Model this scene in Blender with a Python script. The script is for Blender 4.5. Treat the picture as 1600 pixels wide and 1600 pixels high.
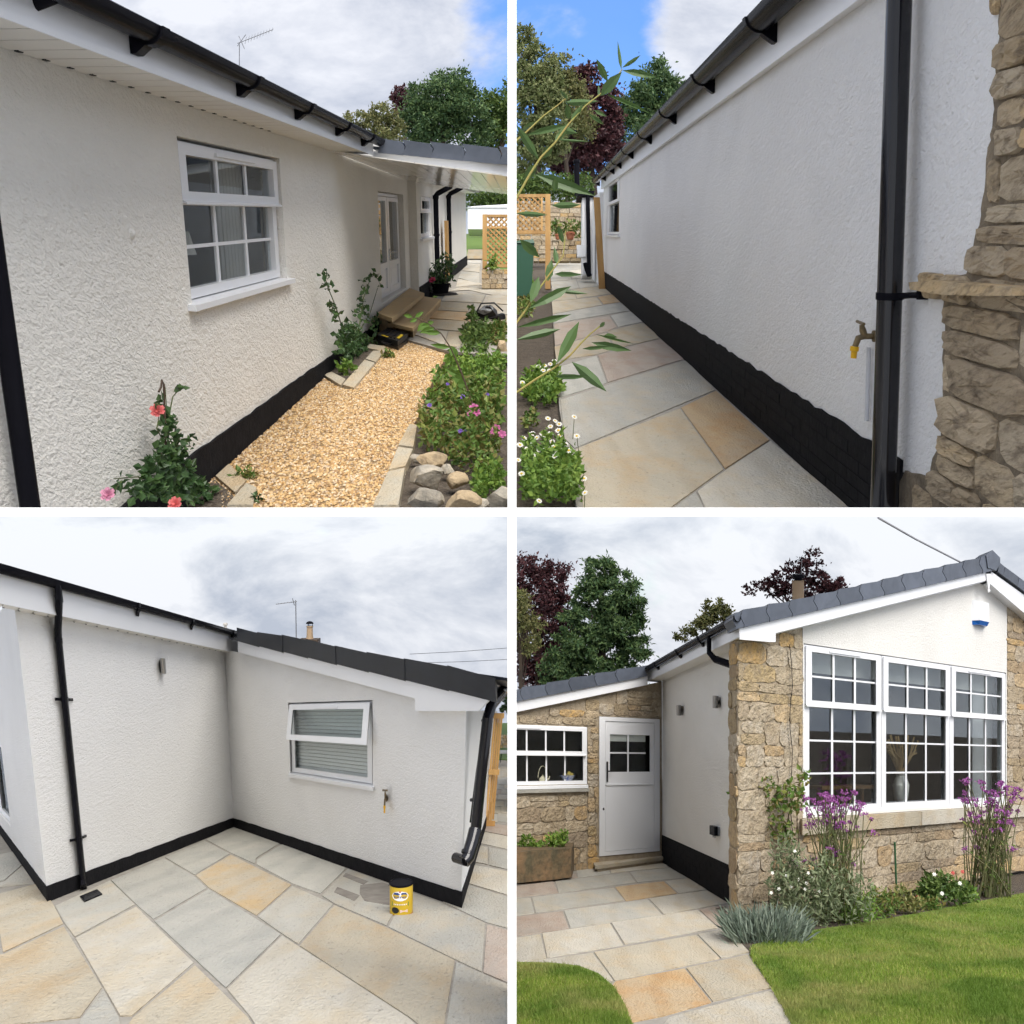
import bpy, bmesh, math, random
import numpy as np
from mathutils import Vector, Matrix

for o in list(bpy.data.objects):
    bpy.data.objects.remove(o)
random.seed(7)
RNG = np.random.default_rng(11)
SC = bpy.context.scene
COL = SC.collection

# ------------------------------------------------------------------ camera
F = 1600.0                      # focal length in units of the 1600 px photograph (36 mm on a 36 mm sensor)
PITCH = math.radians(3.0)
CAM = np.array([0.0, 0.0, 1.5])
cd = bpy.data.cameras.new('camera'); co = bpy.data.objects.new('camera', cd); COL.objects.link(co)
cd.sensor_width = 36; cd.lens = 36; cd.clip_start = 0.05; cd.clip_end = 5000
co.location = CAM; co.rotation_euler = (math.pi / 2 + PITCH, 0, 0)
SC.camera = co
SC.render.resolution_x = SC.render.resolution_y = 1024
cy = SC.cycles; cy.max_bounces = 5; cy.diffuse_bounces = 3; cy.glossy_bounces = 3; cy.transmission_bounces = 3; cy.transparent_max_bounces = 8; cy.caustics_reflective = False; cy.caustics_refractive = False
cy.use_adaptive_sampling = True; cy.adaptive_threshold = 0.04; cy.adaptive_min_samples = 16; cy.use_denoising = True; cy.denoiser = 'OPENIMAGEDENOISE'
RW = np.array([[1, 0, 0], [0, -math.sin(PITCH), math.cos(PITCH)], [0, math.cos(PITCH), math.sin(PITCH)]])
def towr(c):                    # camera axes (right, up, forward) -> world
    return np.asarray(c, float) @ RW.T + CAM
def ray(px, py): return np.array([(px - 800) / F, (800 - py) / F, 1.0])
def nrm(v): v = np.asarray(v, float); return v / np.linalg.norm(v)

# ------------------------------------------------------------------ sky and sun
SUN_AZ, SUN_EL = math.radians(158), math.radians(48)      # azimuth from +Y clockwise: behind the camera, a little to the right
w = bpy.data.worlds.new('World'); SC.world = w; w.use_nodes = True
nt = w.node_tree; N = nt.nodes; Lk = nt.links; N.clear()
def wn(t, **k):
    n = N.new(t)
    for a, b in k.items(): setattr(n, a, b)
    return n
out = wn('ShaderNodeOutputWorld'); bg = wn('ShaderNodeBackground'); bg.inputs[1].default_value = 0.10
sky = wn('ShaderNodeTexSky', sky_type='NISHITA', sun_disc=False, sun_elevation=SUN_EL, sun_rotation=SUN_AZ)
sky.air_density = 1.3; sky.dust_density = 0.4; sky.ozone_density = 2.5
tc = wn('ShaderNodeTexCoord'); sep = wn('ShaderNodeSeparateXYZ'); Lk.new(tc.outputs['Generated'], sep.inputs[0])
def wm(op, a, b=None, c=None, clamp=False):
    n = wn('ShaderNodeMath', operation=op, use_clamp=clamp)
    for i, v in enumerate((a, b, c)):
        if v is None: continue
        if isinstance(v, (int, float)): n.inputs[i].default_value = v
        else: Lk.new(v, n.inputs[i])
    return n.outputs[0]
wmul = wn('ShaderNodeVectorMath', operation='MULTIPLY'); Lk.new(tc.outputs['Generated'], wmul.inputs[0]); wmul.inputs[1].default_value = (1.0, 1.0, 1.9)
cmb = wmul
def wnoise(scale, detail, rough, dist, loc):
    mp = wn('ShaderNodeMapping'); mp.inputs['Location'].default_value = loc; Lk.new(cmb.outputs[0], mp.inputs[0])
    n = wn('ShaderNodeTexNoise'); n.inputs['Scale'].default_value = scale; n.inputs['Detail'].default_value = detail
    n.inputs['Roughness'].default_value = rough; n.inputs['Distortion'].default_value = dist
    Lk.new(mp.outputs[0], n.inputs[0]); return n.outputs['Fac']
n1 = wnoise(4.0, 8, 0.56, 0.25, (3.1, 1.7, 0.4)); n2 = wnoise(5.5, 7, 0.62, 0.3, (7.3, 4.1, 2.0))
def wdir(px, py): return nrm(towr(ray(px, py)) - CAM)
def blob(px, py, rad):          # a soft opening or bank of cloud in the sky round one direction
    d = wdir(px, py)
    vm = wn('ShaderNodeVectorMath', operation='DOT_PRODUCT'); Lk.new(tc.outputs['Generated'], vm.inputs[0]); vm.inputs[1].default_value = tuple(d)
    mr = wn('ShaderNodeMapRange', interpolation_type='SMOOTHSTEP'); Lk.new(vm.outputs['Value'], mr.inputs[0])
    mr.inputs[1].default_value = math.cos(rad); mr.inputs[2].default_value = 1.0; mr.inputs[3].default_value = 0; mr.inputs[4].default_value = 1
    return mr.outputs[0]
cov = wm('SUBTRACT', wm('ADD', n1, 0.14), wm('MULTIPLY', blob(940, 50, 0.17), 0.36))
cov = wm('ADD', cov, wm('MULTIPLY', blob(1130, 60, 0.09), 0.30)); cov = wm('ADD', cov, wm('MULTIPLY', blob(600, 90, 0.21), 0.11)); cov = wm('ADD', cov, wm('MULTIPLY', wm('SUBTRACT', 0.32, sep.outputs[2], clamp=True), 0.30))
cr = wn('ShaderNodeMapRange', interpolation_type='SMOOTHSTEP'); Lk.new(cov, cr.inputs[0])
for i, v in ((1, 0.45), (2, 0.60), (3, 0.05), (4, 0.96)): cr.inputs[i].default_value = v
# thick cloud is greyer than thin cloud
cc = wn('ShaderNodeValToRGB'); Lk.new(wm('ADD', wm('MULTIPLY', n2, 0.75), wm('MULTIPLY', blob(620, 950, 0.22), 0.06)), cc.inputs[0])
el = cc.color_ramp.elements
el[0].position = 0.345; el[0].color = (6.2, 6.3, 6.65, 1); el[1].position = 0.51; el[1].color = (3.4, 3.7, 4.4, 1)
mx = wn('ShaderNodeMix', data_type='RGBA'); Lk.new(cr.outputs[0], mx.inputs[0])
skb = wn('ShaderNodeMix', data_type='RGBA', blend_type='MULTIPLY'); skb.inputs[0].default_value = 1
Lk.new(sky.outputs[0], skb.inputs[6]); skb.inputs[7].default_value = (0.85, 1.28, 1.85, 1)
Lk.new(skb.outputs[2], mx.inputs[6]); Lk.new(cc.outputs[0], mx.inputs[7])
Lk.new(mx.outputs[2], bg.inputs[0]); Lk.new(bg.outputs[0], out.inputs[0])

sl = bpy.data.lights.new('sun', 'SUN'); so = bpy.data.objects.new('sun', sl); COL.objects.link(so)
sl.energy = 3.2; sl.angle = math.radians(42); sl.color = (1.0, 0.95, 0.88)
sd = Vector((math.sin(SUN_AZ) * math.cos(SUN_EL), math.cos(SUN_AZ) * math.cos(SUN_EL), math.sin(SUN_EL)))
so.rotation_euler = sd.to_track_quat('Z', 'Y').to_euler(); so.location = sd * 60
vs = SC.view_settings; vs.view_transform = 'Standard'; vs.look = 'None'; vs.gamma = 1; vs.use_curve_mapping = False; vs.exposure = 0.60

# ------------------------------------------------------------------ materials
MATS = {}
def newmat(name):
    m = bpy.data.materials.new(name); m.use_nodes = True
    return m, m.node_tree, m.node_tree.nodes['Principled BSDF']
def mat(name, c1, c2=None, k=1.0, rough=0.6, ns=4.0, c3=None, ns3=25.0, a3=0.5, bump=0, bs=60.0, bd=0.006, stretch=(1, 1, 1), rnd=0.0, isl=0.0,
        spec=0.35, metal=0.0, trans=0.0, ramp=(0.35, 0.65), detail=5, coat=0.0, ior=None, islramp=None, objramp=None, voro=False, bump2=0, bs2=8, big=0.0, speck=None, vein=None):
    key = (name, k)
    if key in MATS: return MATS[key]
    m, t, p = newmat(name); n = t.nodes; l = t.links
    tc = n.new('ShaderNodeTexCoord'); mp = n.new('ShaderNodeMapping'); mp.inputs['Scale'].default_value = tuple(s / k for s in stretch)
    oi = n.new('ShaderNodeObjectInfo'); va = n.new('ShaderNodeVectorMath'); va.operation = 'ADD'
    sc_ = n.new('ShaderNodeVectorMath'); sc_.operation = 'SCALE'; cb = n.new('ShaderNodeCombineXYZ')
    for i in range(3): l.new(oi.outputs['Random'], cb.inputs[i])
    l.new(cb.outputs[0], sc_.inputs[0]); sc_.inputs['Scale'].default_value = 37.0
    l.new(tc.outputs['Object'], mp.inputs[0]); l.new(mp.outputs[0], va.inputs[0]); l.new(sc_.outputs[0], va.inputs[1])
    vec = va.outputs[0]
    def noise(s, d=5, r=0.6, ds=0.0):
        q = n.new('ShaderNodeTexNoise'); q.inputs['Scale'].default_value = s; q.inputs['Detail'].default_value = d
        q.inputs['Roughness'].default_value = r; q.inputs['Distortion'].default_value = ds; l.new(vec, q.inputs[0]); return q.outputs['Fac']
    def mixc(f, a, b, bt='MIX'):
        q = n.new('ShaderNodeMix'); q.data_type = 'RGBA'; q.blend_type = bt
        for i, v in ((0, f), (6, a), (7, b)):
            if isinstance(v, (int, float)): q.inputs[i].default_value = v
            elif isinstance(v, tuple): q.inputs[i].default_value = (*v[:3], 1)
            else: l.new(v, q.inputs[i])
        return q.outputs[2]
    def mrange(f, a, b, c=0.0, d=1.0):
        q = n.new('ShaderNodeMapRange'); l.new(f, q.inputs[0])
        for i, v in ((1, a), (2, b), (3, c), (4, d)): q.inputs[i].default_value = v
        return q.outputs[0]
    def cramp(f, cols):
        q = n.new('ShaderNodeValToRGB'); e = q.color_ramp.elements
        for i, (ps, c) in enumerate(cols):
            if i < 2: e[i].position = ps; e[i].color = (*c, 1)
            else:
                x = e.new(ps); x.color = (*c, 1)
        l.new(f, q.inputs[0]); return q.outputs[0]
    col = c1
    if islramp:
        g = n.new('ShaderNodeNewGeometry'); col = cramp(g.outputs['Random Per Island'], islramp)
    if objramp: col = cramp(oi.outputs['Random'], objramp)
    if c2: col = mixc(mrange(noise(ns, detail, 0.6, 0.8), ramp[0], ramp[1]), col, c2)
    if c3: col = mixc(mrange(noise(ns3, 4, 0.65), 0.48, 0.68, 0, a3), col, c3)
    if vein:                      # thin wandering bedding lines
        wv = n.new('ShaderNodeTexWave'); wv.inputs['Scale'].default_value = vein[1]; wv.inputs['Distortion'].default_value = 11.0; wv.inputs['Detail'].default_value = 4; wv.inputs['Detail Scale'].default_value = 0.7; l.new(vec, wv.inputs[0])
        col = mixc(mrange(wv.outputs['Fac'], 0.55, 0.95, 0, vein[2]), col, vein[0])
    if speck: col = mixc(mrange(noise(speck[1], 3, 0.7), 0.60, 0.72, 0, speck[2]), col, speck[0])
    if big: col = mixc(1.0, col, cramp(noise(0.9, 4, 0.6), [(0.3, (1 - big,) * 3), (0.7, (1, 1, 1))]), 'MULTIPLY')
    def hsv(v):
        nonlocal col
        h = n.new('ShaderNodeHueSaturation')
        if isinstance(col, tuple): h.inputs['Color'].default_value = (*col[:3], 1)
        else: l.new(col, h.inputs['Color'])
        l.new(v, h.inputs['Value']); col = h.outputs[0]
    if rnd: hsv(mrange(oi.outputs['Random'], 0, 1, 1 - rnd, 1 + rnd))
    if isl:
        g = n.new('ShaderNodeNewGeometry'); hsv(mrange(g.outputs['Random Per Island'], 0, 1, 1 - isl, 1 + isl))
    if isinstance(col, tuple): p.inputs['Base Color'].default_value = (*col[:3], 1)
    else: l.new(col, p.inputs['Base Color'])
    p.inputs['Roughness'].default_value = rough; p.inputs['Specular IOR Level'].default_value = spec; p.inputs['Metallic'].default_value = metal
    if ior: p.inputs['IOR'].default_value = ior
    if coat: p.inputs['Coat Weight'].default_value = coat; p.inputs['Coat Roughness'].default_value = 0.08
    if bump:
        if voro:
            q = n.new('ShaderNodeTexVoronoi'); q.inputs['Scale'].default_value = bs; l.new(vec, q.inputs[0]); h = q.outputs['Distance']
        else: h = noise(bs, 4, 0.6)
        b = n.new('ShaderNodeBump'); b.inputs['Strength'].default_value = bump; b.inputs['Distance'].default_value = bd * k; l.new(h, b.inputs['Height'])
        if bump2:
            b2 = n.new('ShaderNodeBump'); b2.inputs['Strength'].default_value = bump2; b2.inputs['Distance'].default_value = bd * 3 * k
            l.new(noise(bs2, 3, 0.5), b2.inputs['Height']); l.new(b2.outputs[0], b.inputs['Normal'])
        l.new(b.outputs[0], p.inputs['Normal'])
    if trans:
        o_ = n['Material Output']; tr = n.new('ShaderNodeBsdfTranslucent'); ms = n.new('ShaderNodeMixShader'); ms.inputs[0].default_value = trans
        if isinstance(col, tuple): tr.inputs[0].default_value = (*col[:3], 1)
        else: l.new(col, tr.inputs[0])
        l.new(p.outputs[0], ms.inputs[1]); l.new(tr.outputs[0], ms.inputs[2]); l.new(ms.outputs[0], o_.inputs[0])
    MATS[key] = m; return m
def glass_mat(ior=1.32):
    if ('glass', ior) in MATS: return MATS[('glass', ior)]
    m, t, p = newmat('window_glass'); n = t.nodes; l = t.links; n.remove(p)
    tr = n.new('ShaderNodeBsdfTransparent'); tr.inputs[0].default_value = (0.93, 0.95, 0.95, 1)
    gl = n.new('ShaderNodeBsdfGlossy'); gl.inputs['Roughness'].default_value = 0.015; gl.inputs[0].default_value = (0.95, 0.97, 1, 1)
    fr = n.new('ShaderNodeFresnel'); fr.inputs[0].default_value = ior
    nz = n.new('ShaderNodeTexNoise'); nz.inputs['Scale'].default_value = 0.7; bp = n.new('ShaderNodeBump'); bp.inputs['Strength'].default_value = 0.05
    l.new(nz.outputs[0], bp.inputs['Height']); l.new(bp.outputs[0], gl.inputs['Normal'])
    gg = n.new('ShaderNodeNewGeometry'); iv = n.new('ShaderNodeMath'); iv.operation = 'SUBTRACT'; iv.inputs[0].default_value = 1; l.new(gg.outputs['Backfacing'], iv.inputs[1])
    ml = n.new('ShaderNodeMath'); ml.operation = 'MULTIPLY'; l.new(fr.outputs[0], ml.inputs[0]); l.new(iv.outputs[0], ml.inputs[1])      # the far side of a pane does not reflect again
    ms = n.new('ShaderNodeMixShader'); l.new(ml.outputs[0], ms.inputs[0]); l.new(tr.outputs[0], ms.inputs[1]); l.new(gl.outputs[0], ms.inputs[2])
    l.new(ms.outputs[0], n['Material Output'].inputs[0]); MATS[('glass', ior)] = m; return m
def leafmat(name, cols, rough=0.5, trans=0.25, spec=0.3):
    return mat(name, (0, 0, 0), rough=rough, islramp=cols, trans=trans, spec=spec)

KT, KB = 4.5, 1.0              # the two upper plots lie farther off and are built larger than the two lower ones
def M_render(k, tint=(0.86, 0.835, 0.775)):
    fine = k == KB
    return mat('roughcast_render_%d' % round(tint[2] * 1000), tint, tuple(c * 0.95 for c in tint), k, rough=0.85, ns=1.3, bump=0.75 if fine else 1.0, bs=115 if fine else 84, bd=0.010 if fine else 0.013, bump2=0.25 if fine else 0.4, bs2=48 if fine else 30,
               spec=0.15, c3=tuple(c * 0.90 for c in tint), ns3=2.3, a3=0.25, stretch=(1, 0.35, 0.9) if fine else (1, 0.5, 0.9))
def M_plinth(k): return mat('black_masonry_paint', (0.012, 0.012, 0.014), (0.018, 0.018, 0.02), k, rough=0.75, ns=9, bump=0.6, bs=30, bd=0.008, spec=0.3, ior=1.15)
def M_black(k): return mat('black_plastic', (0.009, 0.009, 0.012), None, k, rough=0.22, spec=0.012)
def M_upvc(k): return mat('white_upvc', (0.80, 0.81, 0.83), None, k, rough=0.28, spec=0.45)
def M_tile(k): return mat('slate_grey_tile', (0.105, 0.12, 0.152), (0.082, 0.095, 0.12), k, rough=0.5, ns=5, bump=0.2, bs=50, bd=0.003, rnd=0.18)
def M_slab(kind, k):
    P = {'grey': ((0.465, 0.445, 0.39), (0.37, 0.36, 0.32), (0.50, 0.42, 0.30)), 'buff': ((0.50, 0.435, 0.325), (0.41, 0.375, 0.30), (0.50, 0.36, 0.20)),
         'orange': ((0.54, 0.39, 0.22), (0.46, 0.365, 0.25), (0.50, 0.28, 0.11)), 'pink': ((0.45, 0.37, 0.305), (0.39, 0.345, 0.295), (0.38, 0.27, 0.20)),
         'pale': ((0.55, 0.51, 0.425), (0.46, 0.43, 0.37), (0.52, 0.42, 0.27)), 'blue': ((0.42, 0.41, 0.365), (0.475, 0.455, 0.40), (0.34, 0.34, 0.31)), 'tan': ((0.47, 0.40, 0.29), (0.42, 0.375, 0.30), (0.50, 0.33, 0.14))}[kind]
    return mat('sandstone_' + kind, P[0], P[1], k, rough=0.74, ns=2.2, c3=P[2], ns3=3.1, a3=0.6, stretch=(1, 0.42, 1), bump=0.6, bs=11, bd=0.012, bump2=0.5, bs2=60, rnd=0.09, spec=0.22, ramp=(0.3, 0.7), detail=9,
               speck=(tuple(c * 0.45 for c in P[1]), 34, 0.55), vein=(tuple(c * 0.72 for c in P[2]), 0.9, 0.20))
def M_joint(k): return mat('grey_mortar', (0.36, 0.335, 0.29), (0.27, 0.25, 0.22), k, rough=0.95, ns=8, bump=0.5, bs=60)
def M_soil(k): return mat('garden_soil', (0.055, 0.042, 0.032), (0.11, 0.088, 0.066), k, rough=0.95, ns=9, c3=(0.20, 0.17, 0.13), ns3=60, a3=0.6, bump=1.0, bs=28, bd=0.03)
def M_wood(k): return mat('light_pine', (0.50, 0.30, 0.11), (0.38, 0.21, 0.07), k, rough=0.6, ns=5, stretch=(1, 1, 0.15), rnd=0.12)
def M_stone(k): return mat('rubble_sandstone', (0, 0, 0), (0.40, 0.32, 0.215), k, objramp=[(0.0, (0.52, 0.39, 0.21)), (1.0, (0.42, 0.37, 0.30)), (0.2, (0.40, 0.32, 0.215)), (0.38, (0.56, 0.48, 0.36)), (0.55, (0.31, 0.245, 0.18)), (0.68, (0.58, 0.37, 0.145)), (0.84, (0.48, 0.41, 0.31))],
    rough=0.92, ns=6, ramp=(0.35, 0.75), c3=(0.21, 0.165, 0.115), ns3=20, a3=0.6, bump=1.0, bs=34, bd=0.022, bump2=0.7, bs2=9, rnd=0.10, spec=0.08)
def M_quoin(k): return mat('weathered_quoin_stone', (0, 0, 0), (0.44, 0.36, 0.255), k, objramp=[(0.0, (0.52, 0.40, 0.25)), (1.0, (0.48, 0.41, 0.315)), (0.25, (0.40, 0.32, 0.225)), (0.5, (0.58, 0.50, 0.38)), (0.75, (0.60, 0.42, 0.21))],
    rough=0.95, ns=6, ramp=(0.3, 0.7), c3=(0.14, 0.11, 0.08), ns3=13, a3=0.75, bump=1.0, bs=40, bd=0.02, bump2=0.4, bs2=14, rnd=0.12, spec=0.06, stretch=(1, 0.5, 1.6))
def M_mortar(k): return mat('lime_mortar', (0.42, 0.35, 0.255), (0.33, 0.27, 0.19), k, rough=0.95, ns=6, c3=(0.22, 0.175, 0.125), ns3=18, a3=0.5, bump=0.9, bs=40, bd=0.012)
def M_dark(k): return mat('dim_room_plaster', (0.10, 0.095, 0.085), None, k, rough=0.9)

# ------------------------------------------------------------------ objects
WL = {}
def wloc(o): return WL.get(o.name, np.zeros(3)) if o else np.zeros(3)
def prop(o, label=None, cat=None, group=None, kind=None):
    for a, b in (('label', label), ('category', cat), ('group', group), ('kind', kind)):
        if b: o[a] = b
    return o
def empty(name, world, label=None, cat=None, group=None, kind=None):
    o = bpy.data.objects.new(name, None); COL.objects.link(o); o.location = world; o.empty_display_size = 0.2; WL[o.name] = np.array(world, float)
    return prop(o, label, cat, group, kind)
def link(name, me, origin, parent):
    o = bpy.data.objects.new(name, me); COL.objects.link(o)
    o.location = np.asarray(origin) - wloc(parent); o.parent = parent; WL[o.name] = np.array(origin, float); return o
def base_of(V): return np.array([(V[:, 0].min() + V[:, 0].max()) / 2, (V[:, 1].min() + V[:, 1].max()) / 2, V[:, 2].min()])
def fast(name, V, Fc, material, parent=None, smooth=False):     # numpy arrays, world space
    V = np.asarray(V, float)
    if len(V) == 0: return None
    o = base_of(V); me = bpy.data.meshes.new(name)
    me.from_pydata((V - o).tolist(), [], Fc.tolist() if hasattr(Fc, 'tolist') else Fc)
    if smooth: me.polygons.foreach_set('use_smooth', [True] * len(me.polygons))
    me.materials.append(material); me.update(); return link(name, me, o, parent)

class Bay:
    def __init__(s, M, L, k, clips): s.M = M; s.I = np.linalg.inv(M); s.L = np.array(L, float); s.k = k; s.clips = clips; s.ga = 0.0; s.gs = 0.0; s.ior = 1.32
    def cam(s, p): return s.k * ((np.asarray(p, float) - s.L) @ s.M.T)
    def W(s, p): return towr(s.cam(p))
    def on(s, ax, val, px, py):
        r = s.I @ ray(px, py); return s.L + (val - s.L[ax]) / r[ax] * r
    def g(s, px, py, h=0.0):                                    # on the ground (or h above it)
        r = s.I @ ray(px, py); c = h - s.ga * s.gs
        t = (c - s.L[2] + s.ga * s.L[0]) / (r[2] - s.ga * r[0]); return s.L + t * r
    def depth(s, p): return s.cam(p)[..., 2]
def TH(k): return 14 / 1600 * {KT: 14.0, KB: 4.0}[k]            # thickness of the dividing walls
def clipset(side, k, top):
    t = TH(k) / 2 + 0.002; c = [(np.array([side * t, 0, 0]), np.array([side, 0, 0.]))]
    if top: c.append((np.array([0, TH(KT) / 2 + 0.002, 0]), np.array([0, 1., 0])))
    return c
def clip_bm(bm, clips):
    """Trim a mesh where it meets a dividing wall (bm in camera axes)."""
    for c, n in clips:
        if not bm.verts: return False
        d = [(v.co.x - c[0]) * n[0] + (v.co.y - c[1]) * n[1] + (v.co.z - c[2]) * n[2] for v in bm.verts]
        if min(d) >= 0: continue
        if max(d) <= 0: return False
        r = bmesh.ops.bisect_plane(bm, geom=bm.verts[:] + bm.edges[:] + bm.faces[:], plane_co=Vector(c), plane_no=Vector(n), clear_inner=True, dist=1e-5)
        ed = [e for e in r['geom_cut'] if isinstance(e, bmesh.types.BMEdge) and e.is_valid and len(e.link_faces) == 1]
        if ed:
            try: bmesh.ops.holes_fill(bm, edges=ed, sides=0)
            except Exception: pass
    return len(bm.faces) > 0
def keep(bay, C, m=0.0):       # camera-space points inside the plot's dividing walls
    ok = np.ones(len(C), bool)
    for c, n in bay.clips: ok &= ((C - c) @ n) > m
    return ok

class MB:
    """Collects shapes in local coordinates."""
    def __init__(s): s.v = []; s.f = []; s.m = []
    def add(s, vs, fs, mi=0):
        o = len(s.v); s.v += [tuple(map(float, v)) for v in vs]; s.f += [tuple(o + i for i in f) for f in fs]; s.m += [mi] * len(fs); return s
    def box(s, a0, a1, b0, b1, c0, c1, mi=0):
        vs = [(a, b, c) for c in (c0, c1) for b in (b0, b1) for a in (a0, a1)]
        return s.add(vs, [(0, 2, 3, 1), (4, 5, 7, 6), (0, 1, 5, 4), (2, 6, 7, 3), (0, 4, 6, 2), (1, 3, 7, 5)], mi)
    def prism(s, bot, top, mi=0):                               # two matching rings
        n = len(bot)
        return s.add(list(bot) + list(top), [tuple(range(n - 1, -1, -1)), tuple(range(n, 2 * n))] + [(i, (i + 1) % n, n + (i + 1) % n, n + i) for i in range(n)], mi)
    def loft(s, rings, mi=0, cap=True, closed=True):
        n = len(rings[0]); vs = [p for r in rings for p in r]; fs = []
        for j in range(len(rings) - 1):
            for i in range(n if closed else n - 1):
                fs.append((j * n + i, j * n + (i + 1) % n, (j + 1) * n + (i + 1) % n, (j + 1) * n + i))
        if cap and closed: fs += [tuple(range(n - 1, -1, -1)), tuple(range((len(rings) - 1) * n, len(rings) * n))]
        return s.add(vs, fs, mi)
    def tube(s, path, r, n=8, mi=0, cap=True):
        path = [np.array(p, float) for p in path]; rs = r if hasattr(r, '__len__') else [r] * len(path); rings = []; up = None
        for i, p in enumerate(path):
            t = nrm(path[min(i + 1, len(path) - 1)] - path[max(i - 1, 0)])
            if up is None: up = np.array([0, 0, 1.]) if abs(t[2]) < 0.9 else np.array([1., 0, 0])
            a = nrm(np.cross(t, up)); b = np.cross(a, t); up = b
            rings.append([p + rs[i] * (math.cos(x) * a + math.sin(x) * b) for x in [2 * math.pi * j / n for j in range(n)]])
        return s.loft(rings, mi, cap)
    def lathe(s, c, prof, n=20, axis=2, mi=0):                  # prof: (radius, height)
        rings = []
        for r, h in prof:
            ring = []
            for j in range(n):
                x, y = r * math.cos(2 * math.pi * j / n), r * math.sin(2 * math.pi * j / n)
                ring.append({2: (c[0] + x, c[1] + y, c[2] + h), 0: (c[0] + h, c[1] + x, c[2] + y), 1: (c[0] + x, c[1] + h, c[2] + y)}[axis])
            rings.append(ring)
        return s.loft(rings, mi)
    def build(s, name, material, parent=None, xf=None, bevel=0.0, smooth=False, clips=None, seg=2, sub=0, jit=0.0, weld=False):
        """xf maps local points (N,3) to camera axes."""
        bm = bmesh.new()
        vs = [bm.verts.new(v) for v in s.v]
        for f, mi in zip(s.f, s.m):
            try: fc = bm.faces.new([vs[i] for i in f]); fc.material_index = mi
            except ValueError: pass
        if weld: bmesh.ops.remove_doubles(bm, verts=bm.verts[:], dist=1e-5)
        if bevel: bmesh.ops.bevel(bm, geom=[e for e in bm.edges if len(e.link_faces) == 2 and e.calc_face_angle(0) > 0.4], offset=bevel, segments=seg, affect='EDGES', profile=0.6)
        if sub: bmesh.ops.subdivide_edges(bm, edges=bm.edges[:], cuts=sub, use_grid_fill=True)
        if jit:
            for v in bm.verts: v.co += Vector((random.uniform(-jit, jit), random.uniform(-jit, jit), random.uniform(-jit, jit)))
        C = np.array([v.co for v in bm.verts]); C = xf(C) if xf else C
        for v, c in zip(bm.verts, C): v.co = c
        bmesh.ops.recalc_face_normals(bm, faces=bm.faces[:])
        if clips and not clip_bm(bm, clips): bm.free(); return None
        Wd = towr(np.array([v.co for v in bm.verts])); o = base_of(Wd)
        for v, c in zip(bm.verts, Wd): v.co = c - o
        me = bpy.data.meshes.new(name)
        bmesh.ops.recalc_face_normals(bm, faces=bm.faces[:])
        if smooth:
            for f in bm.faces: f.smooth = True
        bm.to_mesh(me); bm.free()
        for m_ in (material if isinstance(material, (list, tuple)) else [material]): me.materials.append(m_)
        if smooth:
            try: me.set_sharp_from_angle(angle=math.radians(40))
            except Exception: pass
        return link(name, me, o, parent)

class Wall:
    """A wall plane of a plot: a runs along it, o out of it, h up."""
    def __init__(s, bay, along, outax, v0, sgn): s.bay = bay; s.al = along; s.ou = outax; s.v0 = v0; s.sg = sgn
    def loc(s, P):
        P = np.asarray(P, float); R = np.zeros_like(P); R[..., s.al] = P[..., 0]; R[..., s.ou] = s.v0 + s.sg * P[..., 1]; R[..., 2] = P[..., 2]; return R
    def cam(s, P): return s.bay.cam(s.loc(P))
    def on(s, px, py, o=0.0):
        p = s.bay.on(s.ou, s.v0 + s.sg * o, px, py); return p[s.al], p[2]
    def b(s, mb, name, material, parent=None, **k): return mb.build(name, material, parent, xf=s.cam, clips=s.bay.clips, **k)
    def W(s, a, o, h): return towr(s.cam(np.array([a, o, h])))

def ground_piece(bay, name, pts, h0, h1, material, parent, bevel=0.006, px=True, jit=0.0, gap=0.0):
    """A slab, kerb or bed from its outline on the ground."""
    P = [bay.g(*p) if px else np.array(p) for p in pts]
    if gap:
        c = sum(P) / len(P); P = [c + (p - c) * (1 - gap / max(np.linalg.norm(p - c), 1e-6)) for p in P]
    def lift(p, h): return (p[0], p[1], p[2] + h)
    mb = MB(); mb.prism([lift(p, h0) for p in P], [lift(p, h1 + random.uniform(-jit, jit)) for p in P])
    return mb.build(name, material, parent, xf=bay.cam, clips=bay.clips, bevel=bevel)

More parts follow.
